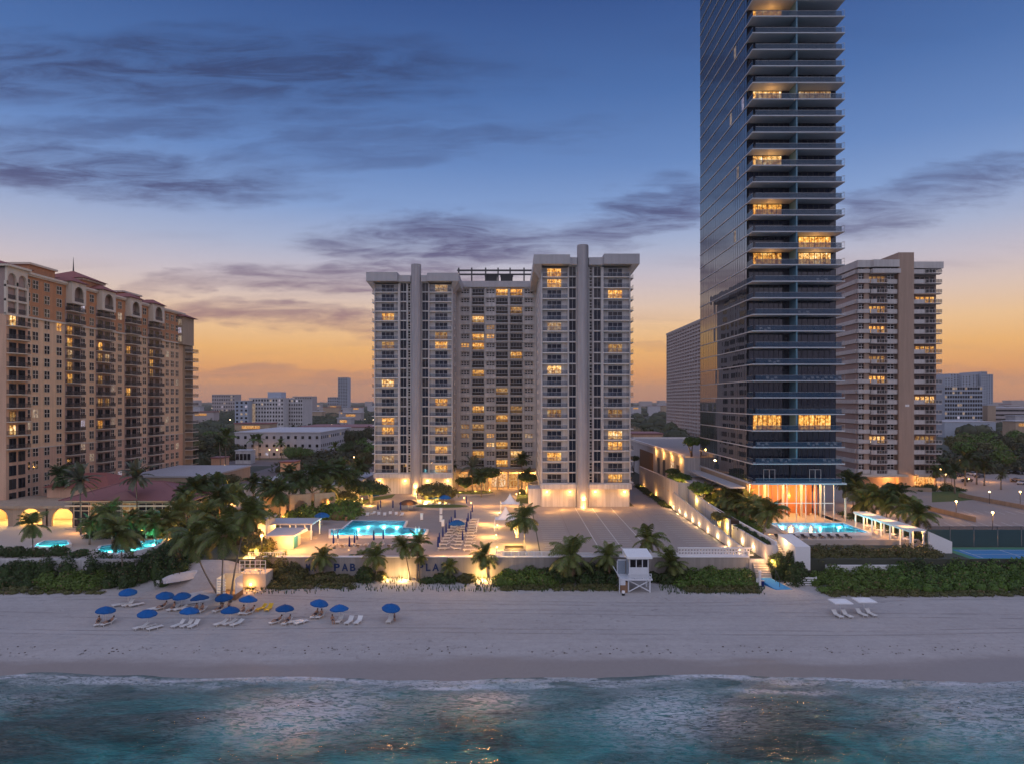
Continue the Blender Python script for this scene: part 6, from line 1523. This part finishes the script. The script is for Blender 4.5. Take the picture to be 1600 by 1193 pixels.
NEAR=[(126,834,126,750,36,'date','date palm with bushy silvery crown left of the pavilion roof'),(214,826,214,744,34,'date','tall date palm in front of the pavilion roof'),(96,806,95,742,26,'dark','dark palm against the pink hotel wall'),
 (155,842,160,806,30,'coconut','short palm left of the pavilion windows'),(175,848,174,800,30,'coconut','taller palm left of the pavilion windows'),(243,850,243,820,26,'coconut','palm between the two teal pools and the pavilion'),(262,846,263,812,30,'coconut','palm at the right end of the pavilion front'),
 (284,828,285,772,22,'dark','slim dark palm behind the right end of pavilion'),(303,816,304,762,24,'dark','left dark palm of the trio right of pavilion'),(318,812,316,756,24,'dark','middle dark palm of the trio right of pavilion'),(337,808,338,750,18,'dark','right dark palm of the trio, farther back'),
 (369,800,369,768,20,'dark','rounded palm at the corner of the white low roof'),(320,850,322,800,32,'coconut','palm over the hedge behind the leaning palm'),(382,850,375,812,34,'coconut','yellow green palm above the shrubs left of the lamp'),(400,850,402,800,28,'coconut','palm left of the sloping roofed store'),
 (437,812,436,768,32,'dark','broad dark palm behind the pool bar'),(470,800,468,752,30,'dark','left palm of the big clump behind the bar'),(487,798,490,742,28,'dark','second palm in the big clump behind the bar'),(505,796,508,736,30,'dark','third palm in the big clump behind the bar'),(527,792,530,738,30,'dark','fourth palm in the big clump, near the lawn'),(547,786,548,748,24,'dark','fifth palm in the big clump, right end'),
 (517,800,512,762,24,'coconut','floodlit lower palm in the big clump'),(738,772,738,730,24,'date','feathery palm on the island before the entrance'),(706,768,706,727,11,'dark','tiny palm beside the left wing corner'),(815,766,816,716,16,'dark','palm in front of the right end of the entrance'),(822,770,824,740,14,'dark','shorter palm in front of the right end of the entrance'),
 (1120,806,1118,780,22,'coconut','first palm in the group below the canopy'),(1136,812,1134,776,26,'coconut','second palm in the group below the canopy'),(1150,814,1152,780,26,'coconut','third palm in the group before the lobby corner'),(1166,820,1168,785,28,'coconut','fourth palm in the group before the lobby corner'),(1178,826,1180,792,28,'coconut','fifth palm in the group before the lobby corner'),(1144,800,1146,762,18,'dark','dark palm at the corner of the tower base'),
 (1333,800,1333,754,28,'dark','dark palm right behind the lobby corner'),(1352,812,1352,782,30,'coconut','left palm over the pergola'),(1368,816,1370,774,32,'coconut','second palm over the pergola'),(1385,818,1388,778,32,'coconut','third palm over the pergola'),(1404,822,1402,772,28,'dark','dark palm over the pergola'),(1416,828,1414,790,30,'coconut','palm over the right part of the pergola')]
NEAR+=[(278,842,279,796,28,'coconut','lit palm between pavilion corner and the leaning palm'),(296,838,294,782,26,'coconut','second lit palm right of the pavilion corner'),(345,832,342,776,28,'dark','dark palm rising behind the left straight palm'),(362,826,365,770,26,'coconut','palm behind the taller straight palm'),(228,846,228,808,26,'coconut','palm before the pavilion windows, beside the tall date palm'),(200,848,202,812,24,'coconut','short palm before the pavilion windows'),(140,850,139,816,24,'coconut','short palm at the left corner of pavilion'),
 (420,806,418,762,24,'dark','palm between garden trees and the arched wall'),(452,790,452,738,24,'dark','tall palm at the left side of the big clump'),(560,770,562,728,20,'dark','palm between clump and left wing'),(395,800,396,754,20,'dark','palm at the edge of the white hall'),(752,776,752,742,18,'dark','small palm right part of the entrance island'),
 (1108,800,1108,768,22,'coconut','leftmost palm in the row below the canopy'),(1190,830,1188,800,24,'coconut','low palm beside the dark palm at the tower pool'),(1346,806,1344,768,28,'coconut','palm between lobby corner and pergola'),(1320,786,1322,752,22,'dark','palm at the right foot of the lobby')]
for q in NEAR: palm_px(*q[:5],q[6],kind=q[5],near=True,group=g2,dry=0)
FAR=[(352,746,353,682,20,'royal','tall floodlit royal palm at the street'),(345,748,343,690,15,'dark','dark palm behind the floodlit royal palm'),(397,716,396,686,13,'royal','left twin palm before the long white building'),(405,718,404,686,13,'royal','right twin palm before the long white building'),(440,716,438,692,11,'royal','single palm before the long white building'),(483,714,482,684,13,'royal','palm before the right end of the long white building'),(523,722,523,698,12,'royal','palm by the lit side of the white building'),
 (369,706,370,678,9,'royal','small palm left of the white building'),(1476,762,1476,726,18,'dark','left palm beside the apartment tower corner'),(1463,764,1462,736,15,'coconut','low palm at the apartment tower entrance'),(1492,770,1490,734,18,'dark','palm on the grassy mound, left'),(1508,758,1509,716,20,'dark','tall dark palm on the grassy mound'),(1526,756,1526,720,20,'dark','right palm on the grassy mound'),(1538,758,1540,726,16,'dark','palm behind the grassy mound'),(1564,764,1565,742,10,'coconut','small round palm standing in the lot'),(1004,690,1004,672,9,'dark','palm by the ribbed garage, left'),(1020,692,1019,676,9,'dark','palm by the ribbed garage, right')]
for q in FAR: palm_px(*q[:5],q[6],kind=q[5],near=False,group='palms farther inland',tr=.2)
# ================================================================== SHRUBS AND TREES
def leaves(blobs, n, size, seed, shell=.72, flat=.5):
    """leaf quads through the outer volume of several ellipsoids: (x,y,z,rx,ry,rz)"""
    r_=np.random.RandomState(seed); w_=np.array([b[3]*b[4]+b[3]*b[5]+b[4]*b[5] for b in blobs]); w_=w_/w_.sum(); idx=r_.choice(len(blobs),n,p=w_); B=np.array(blobs)[idx]
    d=r_.normal(size=(n,3)); d/=np.linalg.norm(d,axis=1)[:,None]; d[:,2]=np.where(d[:,2]<-.35,-d[:,2],d[:,2])
    lump=.78+.5*fbm(d[:,0]*2.3+B[:,0]*.7+9,d[:,1]*2.3+d[:,2]*1.9+B[:,1]*.7,3,seed%50)
    rr=(shell+(1.06-shell)*r_.rand(n)**.6)*lump
    P=B[:,:3]+d*B[:,3:6]*rr[:,None]
    u=r_.normal(size=(n,3))+d*.2; u-=d*(u*d).sum(1)[:,None]*flat; u/=np.linalg.norm(u,axis=1)[:,None]; v_=np.cross(d+r_.normal(size=(n,3))*.55,u); v_/=np.maximum(np.linalg.norm(v_,axis=1),1e-6)[:,None]
    s_=size*(.55+.9*r_.rand(n))[:,None]
    V=np.stack([P-u*s_,P+v_*s_*.55,P+u*s_,P-v_*s_*.55],1).reshape(-1,3); Q=np.arange(4*n).reshape(n,4)
    return V,Q
def core(blobs, k=.7, n1=10, n2=6, seed=0):
    Vs=[];Qs=[];o=0
    for bi,b in enumerate(blobs):
        a=np.linspace(0,2*np.pi,n1,endpoint=False); ph=np.linspace(.06,np.pi-.06,n2); A,Ph=np.meshgrid(a,ph)
        kk=k*(.8+.4*fbm(A*1.5+bi*3,Ph*2,2,seed+bi%9)); V=np.stack([b[0]+b[3]*kk*np.cos(A)*np.sin(Ph),b[1]+b[4]*kk*np.sin(A)*np.sin(Ph),b[2]+b[5]*kk*np.cos(Ph)],-1).reshape(-1,3)
        for i in range(n2-1):
            for j in range(n1): l=(j+1)%n1; Qs.append((o+i*n1+j,o+(i+1)*n1+j,o+(i+1)*n1+l,o+i*n1+l))
        Vs.append(V); o+=len(V)
    return np.concatenate(Vs),np.array(Qs)
def foliage_mesh(name, blobs, n, size, seed, leaf, shell=.72):
    V1,Q1=core(blobs,seed=seed); V2,Q2=leaves(blobs,n,size,seed,shell); return mesh_np(name,np.concatenate([V1,V2]),np.concatenate([Q1,Q2+len(V1)]),leaf)
def thicket(label, x0,x1,y0,y1,h,n,seed,leaf='leaf_dark',size=.17,cell=1.7,name='dune_thicket',ground=None,amp=.5):
    r_=random.Random(seed); bl=[]
    x=x0
    nx=max(1,int((x1-x0)/cell)); ny=max(1,int((y1-y0)/cell))
    for i in range(nx):
        for j in range(ny):
            px_=x0+(i+.5+r_.uniform(-.35,.35))*(x1-x0)/nx; py_=y0+(j+.5+r_.uniform(-.3,.3))*(y1-y0)/ny
            gz=SZ(px_,py_) if ground is None else ground
            if amp>=.5 and r_.random()<.10: continue
            edge=min(1,.55+.45*min((px_-x0),(x1-px_))/3) if x1-x0>6 else 1; hh=h*r_.uniform(.78,1.12)*(.55+.45*(j+1)/ny)*(1-amp+2*amp*fbm(np.array([px_/5.]),np.array([py_/3.]),3,seed)[0])*edge
            bl.append((px_,py_,gz+hh*.25,cell*r_.uniform(.7,1.05),cell*r_.uniform(.7,1.0),hh*.8))
    o=struct(name,foliage_mesh(name,bl,n,size,seed,leaf),'stuff'); o['label']=label; return o
def xp(px,D=116): return X(px,D)
thicket('dark sea grape thicket on the dune at the far left',xp(-60),xp(70),112.5,119,2.6,9000,1)
thicket('bright green low thicket in the left dune',xp(60),xp(185),111.5,117.5,2.3,8000,2,'leaf_mid')
thicket('tall dark thicket behind the left dune',xp(-60),xp(200),116.5,121,4.3,13000,3)
thicket('dark thicket left of the covered boats',xp(180),xp(292),112.8,121,4.6,12000,4)
thicket('olive shrubs at the left foot of the lettered wall',xp(385),xp(478),114,118,2.9,5500,5,'leaf_olive')
thicket('low olive shrubs under the first letters',xp(470),xp(560),115,117.8,1.35,4000,6,'leaf_olive',amp=.3)
thicket('dark round shrub right of the letters P A B',xp(562),xp(583),115.6,117.9,2.3,1500,7)
thicket('low shrub beyond the palm on bare sand',xp(583),xp(606),115.8,117.8,1.2,1000,8,'leaf_olive')
thicket('low mound of shrubs under the last letters',xp(660),xp(716),115,117.6,1.3,2500,9,'leaf_dark',amp=.3)
thicket('yellowish bush at the end of the letters',xp(712),xp(742),115.4,117.8,1.5,1600,10,'leaf_olive')
thicket('green dune shrubs below the louvred railing',xp(776),xp(872),113.5,118,2.2,6500,11,'leaf_mid',amp=.4)
thicket('dark dune shrubs left of the lifeguard hut',xp(850),xp(970),114.5,118.1,2.8,7000,12)
thicket('dark shrubs right behind the lifeguard hut',xp(1015),xp(1075),114.8,118.1,2.2,3500,13)
thicket('bright green low thicket under the lattice wall',xp(1058),xp(1182),112.8,118,2.3,8500,14,'leaf_mid',amp=.35)
thicket('big dark rounded sea grape bush right of the blue mat',xp(1222,114.8),xp(1262),114.8,118.2,4.6,7500,15,amp=.2)
thicket('bright green thicket on the right dune, left part',xp(1262),xp(1400),110.5,117.5,2.5,9500,16,'leaf_mid')
thicket('olive thicket on the right dune, right part',xp(1380),xp(1700),110.5,119.0,3.0,19000,17,'leaf_mid')
thicket('clipped hedge before the tower pool, dark stems below',xp(1245,122),xp(1478,122),119.6,124.5,2.6,11000,18,'leaf_olive',ground=2.6,amp=.25)
thicket('tall dark shrubs before the hedge wall',xp(1395,118),xp(1475,118),115.5,119,3.6,4500,19)
thicket('garden shrubs around the left pools',xp(-40,125),xp(150,125),120.5,123.5,1.6,5000,20,ground=GZ)
thicket('dark bushes along the pavilion windows',X(150,140),X(298,140),137,144,2.6,9000,31,ground=GZ,cell=2,size=.22)
thicket('dark bushes right of the pavilion under the trio of palms',X(285,150),X(345,150),146,162,3.4,7000,32,ground=GZ,cell=2.4,size=.24)
thicket('roadside trees and bushes before the long white building',X(288,318),X(372,318),290,326,7.5,6000,33,'leaf_far',ground=GZ,cell=7,size=.6)
thicket('roadside bushes right of the long white building',X(475,300),X(586,300),262,312,5.5,6000,34,'leaf_far',ground=GZ,cell=6,size=.6)
thicket('leafy undergrowth behind the right parking lot',X(1478,262),X(1680,262),258,285,7.5,11000,35,'leaf_far',ground=GZ,cell=6,size=.55)
thicket('leafy undergrowth in the gap behind the ribbed garage',X(985,300),X(1045,300),292,330,8,4000,36,'leaf_far',ground=GZ,cell=6,size=.6)
thicket('garden shrubs behind the leaning palm',X(262,128),X(330,128),121,134,3.2,8000,21,ground=GZ)
thicket('green tree mass over the garden behind the right straight palm',X(318,140),X(412,140),130,150,5.0,11000,22,'leaf_mid',ground=GZ,cell=2.6,size=.26)
thicket('lit garden shrubs around the lamp left of the kiosk',X(385,126),X(425,126),122,130,3.0,5000,23,'leaf_olive',ground=GZ)
thicket('shrubs under the big palm clump',X(455,165),X(560,165),158,172,3.6,7000,24,'leaf_mid',ground=GZ,cell=2.4,size=.26)
thicket('shrubs around the pavilion foot',X(115,142),X(300,142),142.5,145.5,1.8,5000,25,ground=GZ)
thicket('tree mass between pavilion and white hall',X(298,178),X(372,178),172,182,5.5,8000,41,'leaf_dark',ground=GZ,cell=3,size=.32)
thicket('tree mass before the hotel far end',X(300,215),X(392,215),200,206,5.0,7000,42,'leaf_mid',ground=GZ,cell=3.2,size=.36)
thicket('hedge in the planter of the ramp wall',44.5,45.6,121,136.5,1.0,2200,26,'leaf_dark',ground=5.8,cell=1.0,size=.12)
thicket('dark hedge along the rear ramp wall',39.7,40.9,176,220,1.3,3500,27,ground=GZ,cell=1.2)
thicket('hedges on the bank before the apartment tower',X(1425,212),X(1500,212),208,214,1.6,3500,28,ground=GZ)
thicket('dark planting under the pergola palms',76,82,131,160,2.2,6000,29,ground=GZ,cell=2)
thicket('planting along the tower terrace under the palms',46.3,51,138,164,1.9,6000,30,'leaf_mid',ground=4.5)
for k,(a,b_,y0,y1) in enumerate(((-60,190,109.8,112.8),(385,560,112.5,115),(780,960,111.8,114),(1060,1180,110.8,113),(1265,1420,108.8,111),(1400,1700,108.8,111))):
    thicket('ragged fringe of low dune plants at the foot of the thicket '+('at far left','left of the letters','below the railing','under the lattice wall','right of the mat','at far right')[k],xp(a),xp(b_),y0,y1,.75,3200,50+k,'leaf_olive',cell=1.1,size=.13,name='dune_fringe',amp=.5)
# dune grass sprigs
r_=random.Random(9); mb=MB()
for k in range(1500):
    px=r_.choice([r_.uniform(375,760),r_.uniform(740,965),r_.uniform(1025,1195)]); py=r_.uniform(903,928)-(4 if px>500 else 0)+(0 if px<1000 else 4)
    if 960<px<1030: continue
    x,y,z=S(px,py)
    for q in range(3):
        a=r_.uniform(0,6.28); h_=r_.uniform(.3,.8); mb.face([(x-.05,y,z-.02),(x+.05,y,z-.02),(x+.14*math.cos(a),y+.14*math.sin(a),z+h_)])
struct('dune_grass',mb.mesh('dune_grass','leaf_dark'),'stuff')
# seaweed and footprints-scale debris on the sand
mb=MB()
for k in range(170):
    px=r_.uniform(-20,1620); y=r_.uniform(87.2,89.5); x=X(px,y); z=SZ(x,y); s_=r_.uniform(.04,.16); mb.sphere((x,y,z+.02),s_,n=5,h=3,sz=.3)
struct('seaweed',mb.mesh('seaweed','planter_soil'),'stuff')
# broadleaf trees
def tree(x,y,z,h,r,label,leaf='leaf_dark',n=2600,size=.24,group=None,seed=0,flat=.55,uplight=0,stems=3):
    r_=random.Random(seed+int(abs(x)*10)); t=thing('broadleaf_tree',label,'tree',(x,y,z),group)
    bl=[]
    for k in range(9):
        a=k*2.4; d_=r*.62*math.sqrt((k+.3)/9); bl.append((d_*math.cos(a),d_*math.sin(a),h-r*flat*(.55+.5*r_.random())-.12*d_,r*r_.uniform(.38,.55),r*r_.uniform(.38,.55),r*flat*r_.uniform(.5,.75)))
    child(t,'crown',foliage_mesh('crown',bl,n,size,seed+3,leaf,.5)); mb=MB()
    for k in range(stems):
        a=k*2.2+.4; b_=bl[k*2]; mb.tube([(.15*math.cos(a),.15*math.sin(a),0),(b_[0]*.35,b_[1]*.35,h*.32),(b_[0]*.8,b_[1]*.8,h*.6),(b_[0],b_[1],b_[2])],[.2,.16,.11,.05],6)
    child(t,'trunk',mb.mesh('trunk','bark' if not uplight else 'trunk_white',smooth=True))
    if uplight:
        light((x+.5,y-r*.75,z+.5),uplight,(1,.60,.14),.1); light((x-r*.5,y-r*.5,z+.6),uplight*.7,(1,.60,.14),.1)
    return t
for px,py,h,r,lf,up,t_ in ((683,785,5.6,5.6,'leaf_olive',150,'wide spreading tree lit golden from below behind the blue umbrellas'),(668,780,4.6,3.8,'leaf_olive',80,'small golden lit tree left part of the oval planter'),(757,768,7.6,5.2,'leaf_dark',60,'dark domed tree on the island before the entrance'),(728,770,5.0,3.6,'leaf_dark',70,'lower dark tree on the left of the entrance island'),(823,772,6.5,3.4,'leaf_dark',15,'dark tree at the left flank of the right wing'),(836,764,5,2.8,'leaf_dark',0,'small dark tree beside the boundary block'),
    (580,786,6.5,5.0,'leaf_dark',45,'dark tree beside the blue umbrella at the lawn corner'),(560,780,5.5,4.0,'leaf_olive',35,'bushy tree behind the lawn'),(540,790,4.0,3.0,'leaf_olive',30,'low bush tree at the left edge of lawn'),(572,742,8.5,4.5,'leaf_olive',0,'round olive tree near the left edge of the left wing'),(545,715,8,7,'leaf_dark',0,'dark tree right of the white building on the street'),(466,722,7.5,8,'leaf_mid',0,'wide green tree in front of the long white building'),
    (1085,786,5,3.6,'leaf_mid',70,'rounded tree in the lit planter below the canopy'),(1103,806,4.6,3.4,'leaf_mid',50,'second tree in the planter, nearer the beach'),(1127,822,3.2,2.3,'leaf_olive',40,'bushy clump on the corner between ramp walls'),(1078,716,5.5,3.0,'leaf_mid',0,'round tree on the podium terrace'),(1050,760,4,2.2,'leaf_dark',0,'dark flat topped tree above the rear ramp wall'),(994,718,9,2.6,'leaf_dark',0,'narrow dark tree along the right wing side'),(990,740,7,2.4,'leaf_dark',0,'lower dark tree along the right wing side'),
    (350,760,4.2,5,'leaf_olive',120,'golden lit shrub tree at the foot of tall floodlit palm'),(808,850,3.6,2.4,'leaf_olive',110,'golden lit shrub in the dark square planter'),(402,868,3.2,2.3,'leaf_olive',60,'yellow lit bush left of the kiosk'),(330,752,4,4,'leaf_dark',0,'dark bush at the hotel far end')):
    x,y,z=G(px,py); D_=y
    if px==808: z+=1.4
    if px in (1085,1103): x,z=44.9,7.0
    if px==1127: x,y,z=42.6,140,5.2
    if px==1078: x,y,z=51,194,15.3
    if px==1050: x,y,z=43.4,185,9
    tree(x,y,z,h,r,t_,lf,int(700+450*r),.16+.02*r,'garden trees',px,uplight=up)
r_=random.Random(21)
names_l=['left of the white mid rise','between hotel and white mid rise','behind the street palms','beyond the white building']
k=0
for (pa,pb,da,db,n_,where) in ((288,366,300,420,16,'between the hotel and the white mid rise'),(540,586,300,420,9,'behind the street right of the white building'),(1480,1660,262,420,34,'behind the right hand parking lot'),(986,1042,300,420,8,'in the gap left of the slab building'),(395,470,245,262,0,'')):
    for i,px in enumerate(sorted(r_.uniform(pa,pb) for _ in range(n_))):
        D=r_.uniform(da,db); h=r_.uniform(7,12); tree(X(px,D),D,GZ,h,r_.uniform(4.5,7),'dark leafy tree '+where,r_.choice(['leaf_olive','leaf_far','leaf_mid']),1500,.5,'inland trees '+where,i+k,stems=1,flat=.85); 
    k+=50
# distant tree canopy: one uncountable mass to the horizon
r_=np.random.RandomState(4); bl=[]
block=[(-212,-150,495,560),(-140,-80,325,400),(-140,-80,400,470),(135,170,500,640),(160,330,480,830)]
while len(bl)<5200:
    D=math.exp(r_.uniform(math.log(430),math.log(6500))); u=r_.uniform(-.62,.95) if r_.rand()<.5 else r_.uniform(-.5,-.15); x=u*D
    if any(a-8<x<b and c-45<D<d for a,b,c,d in block): continue
    s_=(4.5+D/420)*r_.uniform(.7,1.3); h=r_.uniform(5,10)*(1+D/9000); bl.append((x,D,GZ+h*.5,s_*1.5,s_*1.2,h*.62))
V1,Q1=core(bl,.95,8,5,3); near=[b for b in bl if b[1]<1100]; V2,Q2=leaves(near,60000,.9,8,.8)
struct('distant_trees',mesh_np('distant_trees',np.concatenate([V1,V2]),np.concatenate([Q1,Q2+len(V1)]),'leaf_far'),'stuff')
# ================================================================== TOWN BEHIND
def block_bld(label,x0,x1,y0,y1,z1,wall,name='town_building',cat='building',floors=0,cols=0,win='window_glass',sides=False,litp=.06,roof='roof_white',wh=.5,ww=.5,seed=0,z0=GZ):
    t=thing(name,label,cat,((x0+x1)/2,y0,z0)); part(t,'wall',MB().box(x0,x1,y0,y1,z0,z1).mesh('wall',wall)); part(t,'roof',MB().box(x0-.25,x1+.25,y0-.25,y1+.25,z1,z1+.5).mesh('roof',roof))
    r_=random.Random(seed)
    if floors:
        fh=(z1-z0)/floors; cw=(x1-x0)/cols; me=MB().box(-cw*ww/2,cw*ww/2,-.12,0,0,fh*wh).mesh('window',win); ml=var(me,0,'lit_pale')
        for i in range(floors):
            for j in range(cols): part(t,'window',ml if r_.random()<litp else me,(x0+(j+.5)*cw,y0,z0+(i+.3)*fh))
        if sides:
            sx=x1 if x1<0 else x0; sg=1 if x1<0 else -1; n_=max(2,int((y1-y0)/cw)); cy_=(y1-y0)/n_; me2=MB().box(-.12,.12,-cy_*ww/2,cy_*ww/2,0,fh*wh).mesh('window',win); ml2=var(me2,0,'lit_pale')
            for i in range(floors):
                for j in range(n_): part(t,'window',ml2 if r_.random()<litp else me2,(sx,y0+(j+.5)*cy_,z0+(i+.3)*fh))
    return t
t=block_bld('blue grey slab end of the white mid rise building',X(367,500),X(388,500),500,520,Z(626,500),'blue_block',floors=10,cols=3,seed=1,ww=.45)
t=block_bld('white mid rise with rows of dark windows in the middle distance',X(389.5,508),X(443,508),508,530,Z(622,508),'white_wall',floors=10,cols=12,seed=2,litp=.05); part(t,'roof_house',MB().box(X(419,515),X(440,515),514,525,Z(622,508)+.5,Z(612,515)).mesh('roof_house','blue_block'))
part(t,'stair_strip',MB().box(X(392,507),X(398,507),507.6,507.9,GZ+6,Z(630,508)).mesh('stair_strip','lit_pale'))
block_bld('right part of the white mid rise, slightly set back',X(443.5,520),X(473,520),520,545,Z(623,520),'white_wall',floors=10,cols=8,seed=3)
block_bld('long low white building with a row of dark windows behind street palms',-134,-92.5,330,392,15.6,'pale_block',floors=3,cols=12,sides=True,seed=4,wh=.35,ww=.35,litp=.08)
block_bld('wide low building under a brown roof right of the white mid rise',X(465,430),X(588,430),430,475,14.5,'mauve_block',roof='red_roof')
block_bld('flat pale roof in front of the left tree belt',X(286,395),X(366,395),395,430,6,'white_wall')
block_bld('big white flat roofed hall between garden and street',-73,-44,186,222,7.4,'white_wall'); block_bld('raised white roof box on the flat hall',-64,-50,205,218,9.4,'white_wall',z0=7.95,name='roof_house')
block_bld('tan garage block with a sunken court at the hotel end',-117,-92,206,240,8.0,'tan_wall'); block_bld('low grey roofed wing right of the hotel',-112,-80,180,199,6.4,'pink_wall',roof='asphalt')
block_bld('low flat deck with parked white cars left of the arches',-70,-56,164,182,5.1,'tan_wall')
block_bld('small red roofed hut by the street',X(438,255),X(460,255),255,262,8,'peach_wall',roof='red_roof'); block_bld('tiny red roofed hut among the street trees',X(330,262),X(348,262),262,268,9,'pink_wall',roof='red_roof')
block_bld('bus shelter like dark glazed front before the white building',X(368,300),X(392,300),300,305,9,'white_wall',floors=1,cols=4,wh=.5,ww=.8)
block_bld('lone dark slab tower on the western skyline',X(528,1500),X(543,1500),1500,1530,Z(590,1500),'blue_block',floors=24,cols=4,litp=.01,seed=6,ww=.8)
block_bld('stubby office block left of the lone skyline tower',X(510,1500),X(527,1500),1510,1540,Z(620,1500),'grey_block',floors=6,cols=5,litp=.0,seed=7)
block_bld('pale distant apartment block on the skyline left',X(331,1300),X(367,1300),1300,1330,Z(616,1300),'mauve_block',floors=6,cols=10,seed=8,litp=.1)
block_bld('far pale block just right of the white mid rise',X(457,1100),X(487,1100),1100,1130,Z(619,1100),'mauve_block',floors=6,cols=8,seed=9)
block_bld('red brown roofed low house in the gap by the garage',X(988,330),X(1036,330),330,350,15,'pink_wall',roof='red_roof')
block_bld('dark gridded office block at the right with scattered lit windows',X(1476,600),X(1535,600),600,640,Z(604,600),'blue_block',floors=11,cols=15,seed=11,litp=.10,ww=.75,wh=.6)
for i,(a,b_,tp) in enumerate(((1476,1490,590),(1488,1503,584),(1503,1518,587),(1518,1532,585),(1533,1543,581),(1544,1556,585))): block_bld('grey blue high rise behind dark office, %s stepped section from left'%ORD[i],X(a,820),X(b_,820)-.5,820+4*(i%2),860,Z(tp,820),'blue_block',floors=20,cols=3,seed=20+i,litp=.02,ww=.35)
block_bld('pale blue low annex below the dark office',X(1476,520),X(1556,520),520,560,Z(663,520)+2,'blue_block')
block_bld('long banded parking structure at the right skyline',X(1547,640),X(1660,640),640,690,Z(637,640),'mauve_block',floors=5,cols=1,ww=.96,wh=.4,litp=0,seed=30); block_bld('tan stair tower of the banded structure',X(1543,630),X(1556,630),630,645,Z(633,630),'tan_wall')
for i,(px,w_,D,top) in enumerate(((300,14,2400,625),(1560,16,2100,628),(1590,20,2200,625),(575,10,2600,627),(1010,18,2800,626.5),(420,20,3000,627),(1035,10,2300,625.5))): block_bld('faint far block on the horizon, %s of the scattered ones'%ORD[i],X(px-w_/2,D),X(px+w_/2,D),D,D+40,Z(top,D),'mauve_block')
r_=random.Random(77); hm=[]
for k in range(46):
    D=math.exp(r_.uniform(math.log(430),math.log(1500))); px=r_.uniform(288,586) if k<24 else r_.uniform(986,1042) if k<30 else r_.uniform(1480,1640); x=X(px,D); w_=r_.uniform(9,24); zt_=GZ+r_.uniform(9,14)+D/160
    if any(a-25<x<b+5 and c-40<D<d+10 for a,b,c,d in block): continue
    t=thing('low_house','pale low house or shop roof showing among the far treetops','house',(x,D,GZ),'low houses among the treetops'); part(t,'wall',MB().box(x-w_/2,x+w_/2,D,D+12,GZ,zt_).mesh('wall',r_.choice(['pale_block','mauve_block','tan_wall']))); part(t,'roof',MB().box(x-w_/2-.5,x+w_/2+.5,D-.5,D+12.5,zt_,zt_+.7).mesh('roof',r_.choice(['roof_white','roof_white','red_roof'])))
    if k%2: part(t,'lit_shopfront',MB().box(x-w_*.3,x+w_*.2,D-.2,D,zt_-3.2,zt_-1.2).mesh('lit_shopfront','lit_lobby'))
mast=thing('radio_mast','thin lattice mast on the left skyline','mast',(X(301,1500),1500,GZ)); part(mast,'pole',MB().bar((X(301,1500),1500,GZ),(X(301,1500),1500,Z(605,1500)),.5).mesh('pole','steel'))
# ================================================================== AIR
hz=struct('haze',MB().box(-3500,3500,-400,7500,-12,185).mesh('haze'),'stuff')
m=bpy.data.materials.new('haze'); m.use_nodes=True; nt=m.node_tree; nt.nodes.remove(nt.nodes['Principled BSDF'])
pv=nt.nodes.new('ShaderNodeVolumePrincipled'); pv.inputs['Color'].default_value=(.95,.84,.76,1); pv.inputs['Density'].default_value=0.00011; pv.inputs['Anisotropy'].default_value=0.0
nt.links.new(pv.outputs[0],nt.nodes['Material Output'].inputs['Volume']); hz.data.materials.append(m)
